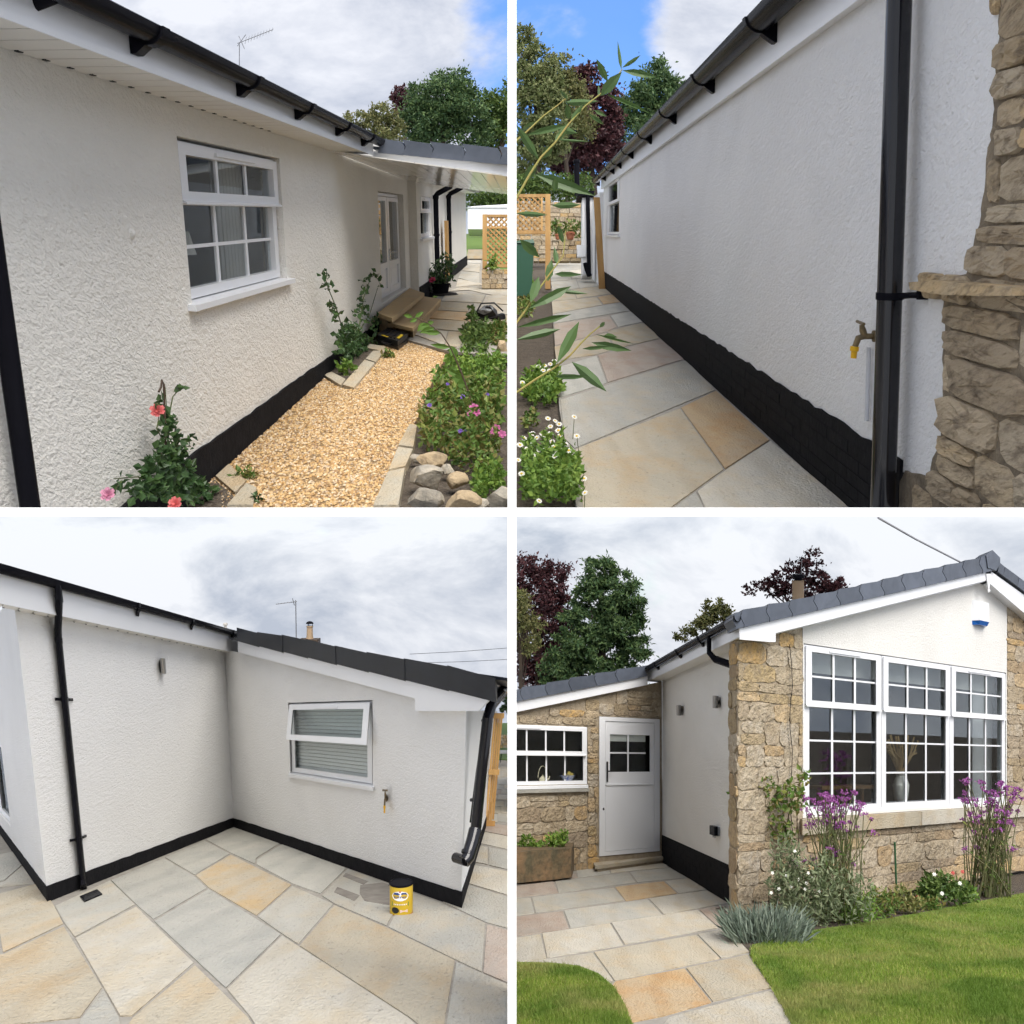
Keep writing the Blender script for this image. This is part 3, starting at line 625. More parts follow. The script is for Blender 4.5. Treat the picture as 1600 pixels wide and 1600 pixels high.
# eaves: soffit boards, fascia, gutter
SE = 11.55
mb = MB(); mb.box(2.4, SE, SB - 0.02, SB, WT - 0.012, WT + 0.17); mb.box(2.4, SE, SB + 0.0005, SB + 0.008, WT - 0.02, WT + 0.012); fa = AW.b(mb, 'fascia', u, hse, bevel=0.004)
mb = MB(); mb.box(2.4, SE, 0.0, SB - 0.021, WT + 0.012, WT + 0.02); sf = AW.b(mb, 'soffit', mat('soffit_groove', (0.08, 0.08, 0.075), None, k), hse)
x = 2.4
while x < SE:
    mb = MB(); mb.box(x + 0.010, x + 0.226, 0.003, SB - 0.022, WT - 0.006, WT + 0.011); AW.b(mb, 'soffit_board', mat('soffit_white', (0.74, 0.72, 0.67), None, k, rough=0.4), sf, bevel=0.003)
    if x < 8.5: mb = MB(); mb.box(x + 0.01, x + 0.05, 0.012, 0.03, WT - 0.009, WT - 0.004); AW.b(mb, 'vent_slot', M_black(k), sf)
    x += 0.235
GO, GH, GR = SB + 0.075, WT + 0.135, 0.062
mb = MB(); half_gutter(mb, 2.4, SE + 0.1, GO, GH, GR); gt = AW.b(mb, 'gutter', M_black(k), hse, smooth=True)
for px, py in ((208, 68), (372, 138), (462, 178), (525, 205), (565, 222)): gutter_bracket(AW, gt, AW.on(px, py, SB)[0], GO, GH, GR, 0.09)
mb = MB(); mb.prism([(2.4, SB + 0.03, WT + 0.16), (SE, SB + 0.03, WT + 0.16), (SE, -3.6, WT + 1.30), (2.4, -3.6, WT + 1.30)], [(2.4, SB + 0.03, WT + 0.19), (SE, SB + 0.03, WT + 0.19), (SE, -3.6, WT + 1.33), (2.4, -3.6, WT + 1.33)])
AW.b(mb, 'roof', M_tile(k), hse)
# canopy over the doors: bargeboard, verge tiles, glossy soffit
s1 = A.on(1, SB, 584, 246)[0]; s2 = AW.on(642, 285)[0]
def cp(px, py, s): return tuple(A.on(0, s, px, py))
P1, P2, P3, P4 = cp(583, 236, s1), cp(810, 257, s1), cp(810, 278, s1), cp(583, 247, s1)
sh = lambda p, d: (p[0] + d, p[1], p[2])
mb = MB(); mb.prism([P1, P2, P3, P4], [sh(p, 0.06) for p in (P1, P2, P3, P4)]); mb.build('bargeboard', u, hse, xf=A.cam, clips=A.clips, bevel=0.004)
Q1, Q2 = cp(642, 284, s2), cp(810, 306, s2)
R1, R2 = (s1 - 0.6, 0.004, WT - 0.010), cp(810, 278, s1 + 0.06)
cs = mat('glossy_soffit', (0.72, 0.70, 0.65), None, k, rough=0.12, spec=0.6); nb = 14
so_ = None
for i in range(nb):
    f0, f1 = i / nb + 0.002, (i + 1) / nb - 0.002; L = lambda a, b, f: np.array(a) + (np.array(b) - np.array(a)) * f
    q = [L(R1, R2, f0), L(R1, R2, f1), L(Q1, Q2, f1), L(Q1, Q2, f0)]; mb = MB(); mb.prism(q, [p + np.array([0, 0, 0.012]) for p in q]); mb.build('soffit_board', cs, fa, xf=A.cam, clips=A.clips)
mb = MB(); q = [P1, P2, cp(810, 290, s2 + 1), cp(640, 268, s2 + 1)]; q = [np.array(p) + np.array([0.01, 0, 0.02]) for p in q]; mb.prism(q, [p + np.array([0, 0, 0.03]) for p in q]); mb.build('canopy_roof', M_tile(k), hse, xf=A.cam, clips=A.clips)
edges = [590, 628, 672, 722, 779, 840]
for i in range(5):
    x0, x1 = edges[i], edges[i + 1]; yt = lambda x: 217 + (x - 590) * 0.068 - (0 if False else 0); yb = lambda x: 238.5 + (x - 590) * 0.093
    st = 1.5; mx_ = lambda x, y: cp(x, y, s1 - 0.05)
    pts = [(x0, yb(x0)), (x1 + 1, yb(x1) + 0.5), (x1 + 4.5, (yt(x1) + yb(x1)) / 2 - 2), (x1 - 1.5, yt(x1) + st), (x0, yt(x0) - st), (x0 + 6, (yt(x0) + yb(x0)) / 2 - 2)]
    mb = MB(); q = [mx_(*p) for p in pts]; mb.prism(q, [sh(p, 0.35) for p in q]); mb.build('verge_tile', M_tile(k), hse, xf=A.cam, clips=A.clips, bevel=0.006)
# downpipes
blk = M_black(k)
def pipe(name, wl, pts, r, parent, m=blk, n=12):
    mb = MB(); mb.tube(pts, r, n); return wl.b(mb, name, m, parent, smooth=True)
pa, _ = AW.on(34, 700, 0.07); pd = pipe('downpipe', AW, [(pa, 0.07, -0.2), (pa, 0.07, WT - 0.05), (pa, 0.2, WT + 0.04), (pa, GO - 0.02, GH - 0.03)], 0.038, hse)
for px, ox in ((682, 700), (702, 728)):
    a_, _ = BW.on(px, 360, 0.08); hb = BW.on(px, 306, 0.08)[1]; hh = BW.on(px, 298, 0.30)[1]
    p_ = pipe('downpipe', BW, [(a_, 0.08, 0.25), (a_, 0.08, hb), (a_, 0.12, hb + 0.04), (a_, 0.36, hb + 0.16), (a_, 0.40, hb + 0.34)], 0.05, hse)
    mb = MB(); mb.tube([(a_, 0.08, hb - 0.06), (a_, 0.08, hb + 0.01)], 0.06, 12); mb.tube([(a_, 0.08, 1.2), (a_, 0.08, 1.24)], 0.06, 12); BW.b(mb, 'pipe_collar', blk, p_, smooth=True)
mb = MB(); wa_, wb_ = BW.on(697, 345, 0.12); mb.box(wa_, wa_ + 0.5, 0.08, 0.13, 0.3, wb_)
prop(BW.b(mb, 'timber_post', M_wood(k), None, bevel=0.006), 'pale timber board standing upright beside the far black downpipe past the glazed doors', 'timber board')
# rain gutter of the far wing
mb = MB(); half_gutter(mb, ra + 6, EA, 0.36, WT + 0.03, 0.07); BW.b(mb, 'gutter', blk, hse, smooth=True)
mb = MB(); mb.box(ra + 1, EA, 0.0, 0.28, WT - 0.05, WT + 0.06); BW.b(mb, 'fascia', u, hse, bevel=0.01)
# steps to the doors
st_m = mat('gold_sandstone', (0.56, 0.40, 0.21), (0.50, 0.37, 0.21), k, rough=0.75, ns=2, bump=0.5, bs=20, bd=0.006, rnd=0.1)
stp = empty('doorstep', A.W((14, 0.3, PH)), 'two shallow golden sandstone steps below the glazed doors', 'steps')
def step(name, pxs, hl, hl0):
    P = [A.on(2, hl, *p) for p in pxs]; mb = MB(); mb.prism([(p[0], p[1], hl0) for p in P], [tuple(p) for p in P]); return mb.build(name, st_m, stp, xf=A.cam, clips=A.clips, bevel=0.012)
def riser(pxs, hl, hl0, ins):
    P = [A.on(2, hl, *p) for p in pxs]; c = sum(P) / len(P); mb = MB(); P = [c + (p - c) * ins for p in P]; mb.prism([(p[0], p[1], hl0) for p in P], [(p[0], p[1], hl - 0.001) for p in P])
    return mb.build('riser', mat('rough_step_stone', (0.50, 0.37, 0.21), (0.34, 0.25, 0.15), k, rough=0.9, ns=6, bump=0.8, bs=16, bd=0.01), stp, xf=A.cam, clips=A.clips)
t1 = [(590, 489), (613, 497), (663, 458), (640, 450)]; t2 = [(606, 504), (645, 513), (689, 467), (655, 462)]
step('tread', t1, 0.43, 0.38); riser(t1, 0.38, 0.05, 0.975); step('tread', t2, 0.31, 0.27); riser(t2, 0.27, 0.05, 0.975)
# ---- ground
def sheet(bay, name, pts, m, h=0.0, kind='structure', parent=None, thick=0.15):
    P = [np.array(p, float) for p in pts]; mb = MB(); mb.prism([p - np.array([0, 0, thick]) for p in P], P)
    o = mb.build(name, m, parent, xf=bay.cam, clips=bay.clips)
    if o and kind: prop(o, kind=kind)
    return o
gz = lambda s: 0.02 * (s - 6.3)
sheet(A, 'ground', [(3.5, 0.0, gz(3.5) - .03), (16, 0.0, gz(16) - .06), (16, 9, gz(16) - .06), (3.5, 9, gz(3.5) - .03)], M_soil(k))
sheet(A, 'lawn', [(14, -3, PH - 0.06), (90, -3, PH - 0.06), (90, 14, PH - 0.06), (14, 14, PH - 0.06)], mat('far_lawn', (0.10, 0.17, 0.03), (0.13, 0.20, 0.04), k, ns=3, rough=0.9))
gp = [(326, 756), (505, 592), (533, 607), (552, 611), (602, 551), (588, 520), (636, 528), (706, 541), (690, 570), (668, 612), (655, 650), (640, 672), (606, 742), (580, 805), (348, 805)]
gb = ground_piece(A, 'gravel_bed', gp, -0.1, 0.002, mat('gravel_base', (0.30, 0.20, 0.10), (0.18, 0.12, 0.06), k, ns=40, rough=0.9), None, bevel=0); prop(gb, kind='structure')
def gravel(bay, poly, n, r, el, material, name, label=None):
    P = sample_px(poly, n * 3); L = gpts(bay, P); s_ = L[:, 0]; wgt = (s_ / s_.max()) ** 3; ok = RNG.random(len(L)) < wgt; L = L[ok][:n]
    m = len(L); O = np.array([[1, 0, 0], [-1, 0, 0], [0, 1, 0], [0, -1, 0], [0, 0, 1], [0, 0, -1]], float)
    Fc = np.array([[0, 2, 4], [2, 1, 4], [1, 3, 4], [3, 0, 4], [2, 0, 5], [1, 2, 5], [3, 1, 5], [0, 3, 5]])
    th = RNG.uniform(0, 6.28, m); R = r * RNG.uniform(0.55, 1.35, (m, 1, 1)); V = O[None] * R * RNG.uniform(0.7, 1.3, (m, 6, 1)); c, s = np.cos(th), np.sin(th)
    x, y = V[:, :, 0] * c[:, None] - V[:, :, 1] * s[:, None], V[:, :, 0] * s[:, None] + V[:, :, 1] * c[:, None]
    V = np.stack([x * el, y, V[:, :, 2] * 0.75 + RNG.uniform(0, r * 0.8, (m, 1))], 2) + L[:, None, :]
    C = bay.cam(V.reshape(-1, 3)).reshape(m, 6, 3); ok = keep(bay, C.reshape(-1, 3)).reshape(m, 6).all(1); C = C[ok]; m = len(C)
    return fast(name, towr(C.reshape(-1, 3)), (np.arange(m)[:, None, None] * 6 + Fc[None]).reshape(-1, 3), material, gb, smooth=False)
gv = gravel(A, gp, 38000, 0.0105, 1.6, mat('golden_gravel', (0, 0, 0), k=k, rough=0.75, islramp=[(0.0, (0.54, 0.35, 0.15)), (1.0, (0.66, 0.53, 0.34)), (0.18, (0.40, 0.23, 0.09)), (0.35, (0.64, 0.45, 0.22)), (0.55, (0.27, 0.16, 0.08)), (0.75, (0.70, 0.58, 0.42)), (0.9, (0.54, 0.35, 0.155))]), 'gravel')
prop(gv, kind='stuff')
kerbs = [[(583, 796), (623, 796), (633, 736), (606, 742)], [(607, 740), (634, 734), (646, 706), (622, 703)], [(622, 701), (646, 704), (652, 668), (640, 667)]]
kp = empty('path_edging', A.W(A.g(620, 740)), 'pale stone edging strip between the gravel path and the rockery', 'edging')
for q in kerbs: ground_piece(A, 'edging_slab', q, -0.05, 0.025, M_slab('buff', k), kp, gap=0.01)
be = empty('bed_edging', A.W(A.g(560, 590)), 'L-shaped pale stone edging round the climber bed against the plinth', 'edging')
for q in ([(506, 590), (518, 585), (541, 597), (533, 607)], [(535, 606), (553, 611), (586, 571), (570, 566)], [(571, 565), (587, 570), (602, 551), (583, 552)], [(570, 547), (600, 553), (604, 545), (577, 541)]): ground_piece(A, 'edging_slab', q, -0.05, 0.03, M_slab('buff', k), be, gap=0.008)
prop(ground_piece(A, 'soil_bed', [(512, 588), (540, 599), (572, 567), (584, 553), (574, 543), (545, 556)], -0.1, 0.012, M_soil(k), None, bevel=0), kind='structure')
re_ = empty('rose_bed_edging', A.W(A.g(370, 760)), 'two pale edging slabs at the foot of the pink rose', 'edging')
for q in ([(336, 750), (358, 731), (386, 759), (368, 777)], [(354, 797), (386, 761), (402, 768), (396, 797)]): ground_piece(A, 'edging_slab', q, -0.05, 0.03, M_slab('buff', k), re_, gap=0.008)
prop(ground_piece(A, 'soil_bed', [(290, 797), (335, 752), (366, 778), (352, 797)], -0.1, 0.012, M_soil(k), None, bevel=0), kind='structure')
# terrace paving
pv = prop(empty('terrace_paving', A.W((20, 1, PH))), kind='structure')
TLP = [([(638, 520), (649, 514), (700, 519), (694, 541)], 'pale'), ([(701, 519), (724, 520), (720, 545), (695, 541)], 'buff'), ([(651, 513), (664, 499), (732, 503), (724, 519)], 'buff'), ([(665, 498), (678, 486), (730, 489), (736, 503)], 'orange'), ([(737, 503), (731, 490), (800, 494), (800, 520), (727, 520)], 'buff'), ([(679, 485), (688, 472), (738, 475), (731, 488)], 'buff'), ([(733, 488), (740, 475), (800, 478), (800, 493)], 'pale'),
       ([(689, 471), (699, 457), (758, 462), (752, 474)], 'pale'), ([(754, 474), (760, 462), (800, 463), (800, 477)], 'pale'), ([(700, 456), (716, 450), (774, 463), (800, 462), (800, 450), (748, 447)], 'pale'), ([(717, 449), (722, 440), (748, 446)], 'pale'), ([(712, 449), (716, 436), (772, 448), (749, 446)], 'pale'), ([(716, 435), (721, 424), (749, 427), (749, 444)], 'grey'), ([(722, 423), (727, 412), (750, 413), (749, 426)], 'pale'), ([(728, 411), (733, 405), (752, 405), (751, 412)], 'grey')]
for q, c in TLP:
    P = [ap(*p) for p in q]; ground_piece(A, 'paving_slab', [tuple(p) for p in P], -0.05, 0.012, M_slab(c, k), pv, px=False, gap=0.012, jit=0.003)
sheet(A, 'paving_bed', [ap(632, 530), ap(700, 548), ap(810, 560), ap(810, 440), ap(755, 402), ap(731, 402)], M_joint(k), kind=None, parent=pv, thick=0.03)
# ---- plants of the gravel plot
LM_rose = leafmat('rose_leaf', [(0, (0.035, 0.075, 0.025)), (1, (0.09, 0.16, 0.05)), (0.5, (0.05, 0.10, 0.035))], rough=0.35, trans=0.15)
LM_bright = leafmat('bright_leaf', [(0, (0.09, 0.18, 0.03)), (1, (0.26, 0.37, 0.07)), (0.5, (0.15, 0.26, 0.045))])
LM_mid = leafmat('mid_leaf', [(0, (0.08, 0.15, 0.03)), (1, (0.24, 0.31, 0.07)), (0.45, (0.13, 0.22, 0.045)), (0.8, (0.22, 0.17, 0.06))])
LM_dark = leafmat('dark_evergreen', [(0, (0.04, 0.088, 0.036)), (1, (0.15, 0.22, 0.075)), (0.5, (0.075, 0.135, 0.05))], trans=0.2)
LM_oak = leafmat('green_tree_leaf', [(0, (0.05, 0.10, 0.022)), (1, (0.15, 0.21, 0.05)), (0.5, (0.09, 0.15, 0.035))], trans=0.2)
LM_olive = leafmat('olive_tree_leaf', [(0, (0.10, 0.12, 0.04)), (1, (0.24, 0.22, 0.09)), (0.5, (0.16, 0.17, 0.06))], trans=0.25)
LM_copper = leafmat('copper_beech_leaf', [(0, (0.035, 0.015, 0.020)), (1, (0.13, 0.048, 0.050)), (0.5, (0.07, 0.027, 0.032))], trans=0.12)
M_stem = mat('green_stem', (0.10, 0.13, 0.04), (0.07, 0.08, 0.03), 1, rough=0.6); M_cane = mat('brown_cane', (0.07, 0.045, 0.03), None, 1, rough=0.7)
def petal(name, c, c2=None): return mat('petal_' + name, c, c2, 1, rough=0.6, trans=0.25, isl=0.15, ns=9)
def zat(z, px, py): return z(px, py) if callable(z) else z
def box_pts(rng, z, specs, s):
    """specs: (px, py, rx, ry, n) scattered points at distance z (a number or a function of the pixel) in camera axes"""
    out_ = []
    for px, py, rx, ry, n in specs:
        d = rng.normal(size=(n, 3)); d /= np.linalg.norm(d, axis=1, keepdims=True); d *= rng.random((n, 1)) ** 0.4
        if callable(z): out_.append(np.array([ray(px + a * rx, py - b * ry) * (z(px + a * rx, py - b * ry) - abs(c) * min(rx, ry) * 0.5 * s) for a, b, c in d]))
        else: out_.append(ray(px, py) * z + d * np.array([rx, ry, (rx + ry) * 0.5]) * s)
    return np.concatenate(out_)
def plant(bay, name, label, z, foot, leafspec, leafpx, lm, paths=(), rst=1.2, cat='plant', group=None, stemm=None, elong=1.6, up=0.2, sd=1, dirs=None):
    rng = np.random.default_rng(sd); s = zat(z, *foot) / F; t = empty(name, towr(ray(*foot) * zat(z, *foot)), label, cat, group)
    if leafspec: put_leaves(bay, 'leaves', box_pts(rng, z, leafspec, s), leafpx * s, lm, t, rng, elong=elong, up=up)
    if paths: stems(bay, 'stem', [[ray(x, y) * (zat(z, x, y) + d * s) for x, y, d in p] for p in paths], (rst * s, rst * 0.5 * s), stemm or M_stem, t)
    return t
def blooms(bay, parent, z, spec, material, name='flower', sd=3, layers=3):
    rng = np.random.default_rng(sd); s = z / F
    for px, py, r in spec:
        mb = MB(); rosette(mb, ray(px, py) * z - np.array([0, 0, 12 * s]), r * s, np.array([rng.uniform(-.3, .3), 0.45, -1]), rng, layers); mb.build(name, material, parent, clips=bay.clips)
zr = lambda px, py: A.depth(A.on(1, 0.13, px, py)); s_ = zr(265, 740) / F
rose = plant(A, 'rose_bush', 'pink rose climbing a dark stake against the white wall near the black plinth', zr, (270, 800), [(262, 745, 44, 44, 330), (300, 772, 38, 28, 260), (232, 770, 28, 28, 110), (268, 702, 30, 28, 140), (262, 665, 18, 22, 44), (280, 606, 9, 6, 7), (250, 630, 8, 6, 8), (190, 752, 12, 14, 14), (296, 690, 8, 14, 8)], 14, LM_rose,
             [[(268, 800, 0), (262, 720, 4), (262, 660, 0), (258, 605, 0)], [(262, 700, 0), (245, 670, 0), (250, 640, 0)], [(262, 660, 0), (270, 620, 0), (284, 604, 0)], [(255, 760, 0), (215, 745, 0), (178, 748, 0)], [(190, 752, 0), (176, 770, 0)]], 1.3, cat='rose', sd=5, elong=1.35)
stems(A, 'stake', [[ray(x, y) * (zr(x, y) - 5 * s_) for x, y in ((264, 800), (259, 700), (256, 600), (253, 594), (252, 604), (248, 612))]], 1.7 * s_, M_cane, rose)
blooms(A, rose, zr(260, 700) - 20 * s_, [(250, 644, 12), (279, 788, 12)], petal('coral', (0.72, 0.16, 0.17), (0.80, 0.26, 0.24)), sd=4)
blooms(A, rose, zr(174, 774) - 6 * s_, [(174, 774, 12)], petal('pale_pink', (0.75, 0.36, 0.50)), sd=6)
zc = lambda px, py: A.depth(A.on(1, 0.13, px, py))
plant(A, 'climbing_rose', 'leggy young climber in the stone-edged bed under the wall', zc, (550, 592), [(548, 528, 24, 28, 280), (560, 545, 36, 24, 260), (552, 575, 20, 15, 90), (520, 480, 10, 8, 14), (516, 450, 8, 10, 12), (508, 428, 8, 7, 10), (523, 492, 9, 7, 12), (565, 490, 14, 20, 40), (568, 460, 11, 14, 22), (572, 436, 9, 6, 9), (582, 428, 8, 6, 9), (592, 440, 6, 8, 8), (588, 508, 12, 16, 34)], 9, LM_rose,
      [[(549, 592, 0), (540, 530, 2), (525, 480, 0), (512, 448, 0), (505, 424, 0)], [(553, 592, 0), (560, 520, -3), (568, 465, 0), (580, 432, 0), (592, 428, 0)], [(560, 520, 0), (578, 490, 0), (590, 450, 0)]], 1.1, sd=8, elong=1.4)
plant(A, 'seedling', 'small bright green plant at the front of the climber bed', A.depth(A.g(541, 588)), (541, 590), [(541, 575, 14, 14, 110)], 8, LM_bright, sd=9)
plant(A, 'seedling', 'little green tuft on the gravel beside the black toolbox', A.depth(A.g(608, 560)), (608, 560), [(608, 553, 12, 7, 60)], 7, LM_mid, sd=10)
plant(A, 'seedling', 'small leafy weed on the gravel just right of the pink rose', A.depth(A.g(382, 750)), (382, 752), [(382, 742, 20, 13, 70)], 10, LM_mid, sd=12)
plant(A, 'seedling', 'sprig of green at the bottom edge of the gravel near the rose', A.depth(A.g(400, 786)), (400, 790), [(400, 780, 8, 10, 24)], 10, LM_rose, sd=13)
# dark planted pot by the far wing
zp = A.depth(ap(688, 462))
pot = plant(A, 'potted_rose', 'bushy potted plant with one pink bloom beyond the doorsteps', zp, (688, 464), [(688, 430, 22, 24, 260), (700, 412, 12, 16, 110), (676, 440, 14, 16, 90)], 8, LM_rose, [[(686, 462, 0), (688, 420, 0)], [(690, 462, 0), (704, 405, 0)], [(684, 462, 0), (672, 425, 0)]], 1, sd=14, elong=2.4)
blooms(A, pot, zp - 20 * zp / F, [(677, 441, 5.5)], petal('deep_pink', (0.70, 0.10, 0.20)))
mb = MB(); c_ = ap(689, 462); mb.lathe((c_[0], c_[1], PH), [(0.12, 0.0), (0.17, 0.20), (0.185, 0.20), (0.185, 0.225), (0.16, 0.225), (0.15, 0.19)], 20); mb.build('pot', M_black(KT), pot, xf=A.cam, clips=A.clips, smooth=True)
mb = MB(); mb.lathe((c_[0] + 0.1, c_[1] + 0.02, PH + 0.013), [(0.30, 0.0), (0.26, 0.03), (0.1, 0.05)], 20); mb.build('mulch', mat('dark_mulch', (0.014, 0.013, 0.013), (0.03, 0.026, 0.022), KT, ns=20, rough=0.95, bump=1, bs=40, bd=.02), pot, xf=A.cam, clips=A.clips, smooth=True)
# toolbox
tb = empty('toolbox', A.W(A.g(612, 540)), 'low black plastic power-tool case with yellow markings lying on the gravel', 'toolbox')
def quadbox(bay, pxs, h0, h1, ins=1.0, gp=None):
    P = [(gp or bay.g)(*p) for p in pxs]; c = sum(P) / 4; P = [c + (p - c) * ins for p in P]; mb = MB(); mb.prism([(p[0], p[1], p[2] + h0) for p in P], [(p[0], p[1], p[2] + h1) for p in P]); return mb
tq = [(590, 538), (622, 549), (638, 536), (606, 526)]; pls = mat('black_case', (0.013, 0.013, 0.014), None, KT, rough=0.4)
quadbox(A, tq, 0.0, 0.055).build('case_base', pls, tb, xf=A.cam, clips=A.clips, bevel=0.012)
quadbox(A, tq, 0.061, 0.115, 0.99).build('case_lid', pls, tb, xf=A.cam, clips=A.clips, bevel=0.016)
for f in (-0.55, -0.2, 0.2, 0.55):
    P = [A.g(*p) for p in tq]; e = (P[1] - P[0]); m_ = (P[0] + P[3]) / 2 + e * (0.5 + f * 0.5); wv = (P[3] - P[0]) * 0.38; mb = MB(); q = [m_ - wv - e * .05, m_ - wv + e * .05, m_ + wv + e * .05, m_ + wv - e * .05]
    mb.prism([p + np.array([0, 0, 0.114]) for p in q], [p + np.array([0, 0, 0.124]) for p in q]); mb.build('rib', pls, tb, xf=A.cam, bevel=0.004)
yl = mat('yellow_sticker', (0.62, 0.44, 0.02), None, KT, rough=0.5); P = [A.g(*p) for p in tq]; e = P[1] - P[0]; f_ = P[3] - P[0]
for u0, u1, v0, v1 in ((0.78, 0.95, 0.25, 0.7), (0.18, 0.5, 0.04, 0.13)):
    q = [P[0] + e * u0 + f_ * v0, P[0] + e * u1 + f_ * v0, P[0] + e * u1 + f_ * v1, P[0] + e * u0 + f_ * v1]; mb = MB(); mb.prism([p + np.array([0, 0, .1165]) for p in q], [p + np.array([0, 0, .1185]) for p in q]); mb.build('sticker', yl, tb, xf=A.cam)
mb = MB(); q0, q1 = P[0] + e * 0.3 - f_ * 0.03, P[0] + e * 0.7 - f_ * 0.03; mb.tube([q0 + [0, 0, .06], q0 - f_ * .1 + [0, 0, .06], q1 - f_ * .1 + [0, 0, .06], q1 + [0, 0, .06]], 0.012, 6); mb.build('case_handle', pls, tb, xf=A.cam, smooth=True)
# tool bag
zb = A.depth(ap(762, 500)); sb = zb / F; bag = empty('tool_bag', towr(ray(762, 502) * zb), 'crumpled black and clear plastic bag of tools on the paving', 'bag')
bm_ = mat('black_nylon', (0.015, 0.015, 0.017), None, KT, rough=0.35); cl = mat('crumpled_clear_plastic', (0.42, 0.44, 0.46), (0.10, 0.10, 0.11), KT, rough=0.15, ns=9, bump=1, bs=12, bd=0.03)
rock(A, 'bag_body', ray(763, 489) * zb, 22 * sb, 13 * sb, 24 * sb, bm_, bag, 3)
rock(A, 'bag_window', ray(758, 484) * (zb - 14 * sb), 13 * sb, 7 * sb, 8 * sb, cl, bag, 4)
rock(A, 'bag_end', ray(779, 496) * (zb - 6 * sb), 12 * sb, 8 * sb, 14 * sb, bm_, bag, 5)
stems(A, 'strap', [[ray(742, 492) * (zb - 16 * sb), ray(752, 474) * (zb - 20 * sb), ray(772, 473) * (zb - 18 * sb), ray(786, 486) * (zb - 12 * sb)], [ray(737, 494) * (zb - 8 * sb), ray(760, 499) * (zb - 26 * sb), ray(785, 492) * (zb - 22 * sb)], [ray(752, 512) * (zb - 22 * sb), ray(770, 500) * (zb - 30 * sb), ray(790, 506) * (zb - 20 * sb)]], 1.3 * sb, bm_, bag)
# stone planter with lattice screen
zt = A.depth(ap(760, 452)); stt = zt / F
def flat_frame(px, py, z): return lambda P: ray(px, py) * z + np.stack([P[:, 0], P[:, 2], P[:, 1]], 1) * (z / F)     # local x right, y away, z up, in px at that distance
def lattice(bay, parent, xf, x0, x1, y0, y1, pitch, wd, m, lim=140):
    for sgn in (1, -1):
        c = -(y1 - y0)
        while c < (x1 - x0):
            # line x = x0 + c + t (sgn 1) between y0..y1
            t0, t1 = max(0, -c), min(y1 - y0, (x1 - x0) - c)
            if t1 - t0 > wd:
                xa, xb = x0 + c + t0, x0 + c + t1; ya, yb = (y0 + t0, y0 + t1) if sgn > 0 else (y1 - t0, y1 - t1)
                d = nrm([xb - xa, yb - ya]); nn = np.array([-d[1], d[0]]) * wd / 2; yy = 0 if sgn > 0 else -1.2
                q = [(xa + nn[0], yy, ya + nn[1]), (xb + nn[0], yy, yb + nn[1]), (xb - nn[0], yy, yb - nn[1]), (xa - nn[0], yy, ya - nn[1])]
                mb = MB(); mb.prism(q, [(p[0], p[1] - 1.1, p[2]) for p in q]); mb.build('lattice_slat', m, parent, xf=xf, clips=bay.clips)
            c += pitch
tr_ = empty('trellis_screen', towr(ray(757, 420) * zt), 'golden timber lattice screen standing on the far stone planter', 'trellis'); xf = flat_frame(757, 420, zt)
mb = MB(); mb.box(-3, 4, -4, 3, 0, 84); mb.build('post', M_wood(KT), tr_, xf=xf, clips=A.clips, bevel=0.3)
for y0, y1 in ((80, 84), (62, 65), (2, 6)): mb = MB(); mb.box(4.2, 60, -3, 0.5, y0, y1); mb.build('rail', M_wood(KT), tr_, xf=xf, clips=A.clips, bevel=0.2)
lattice(A, tr_, xf, 4, 44, 6, 80, 8.5, 2.4, M_wood(KT))
pln = empty('stone_planter', towr(ray(752, 452) * zt), 'low dark rubble planter wall beneath the lattice screen', 'planter')
for r in range(4):
    x = 0.0
    while x < 56:
        w_ = random.uniform(8, 17); mb = MB(); mb.box(x - 4, x + w_ - 4.8, -6 + random.uniform(-1, 1), 20, -31 + r * 7.6, -31 + r * 7.6 + 7); mb.build('stone', M_stone(KT), pln, xf=flat_frame(757, 421, zt - 8 * stt), clips=A.clips, bevel=0.9); x += w_
plant(A, 'shrub', 'little green shrub growing at the foot of the lattice post', zt - 14 * stt, (769, 425), [(769, 412, 9, 12, 70)], 7, LM_bright, sd=21)
# white marquee on the far lawn, with hedge
zm = 200.0; xf = flat_frame(731, 358, zm); mq = empty('marquee', towr(ray(760, 358) * zm), 'white marquee standing on the far lawn behind the lattice', 'tent'); cv = mat('white_canvas', (0.80, 0.80, 0.84), None, 10, rough=0.8, bump=0.3, bs=3, bd=.05)
mb = MB(); mb.box(0, 90, 0, 40, 0, 34); mb.build('side_wall', cv, mq, xf=xf, clips=A.clips, bevel=0.4)
mb = MB(); mb.prism([(-2, -2, 33.5), (92, -2, 33.5), (92, 42, 33.5), (-2, 42, 33.5)], [(8, 14, 40), (80, 14, 44), (80, 26, 44), (8, 26, 40)]); mb.build('canopy', cv, mq, xf=xf, clips=A.clips)
hl = empty('hedge', towr(ray(765, 325) * 215), 'clipped green hedge behind the white marquee', 'hedge')
put_leaves(A, 'leaves', box_pts(np.random.default_rng(3), 215, [(735 + 14 * i, 312, 14, 16, 420) for i in range(5)], 215 / F), 5 * 215 / F, LM_oak, hl, np.random.default_rng(3))
# low dry stone steps seen left of the lattice
ds = empty('stone_steps', towr(ray(742, 402) * 150), 'small flight of stone steps up to the far lawn, left of the lattice screen', 'steps')
for i in range(4): mb = MB(); mb.box(-11 + i * 0.5, 14, i * 5, i * 5 + 7, i * 4.6, i * 4.6 + 4.4); mb.build('step', M_slab('buff', KT), ds, xf=flat_frame(740, 404, 150), clips=A.clips, bevel=0.4)
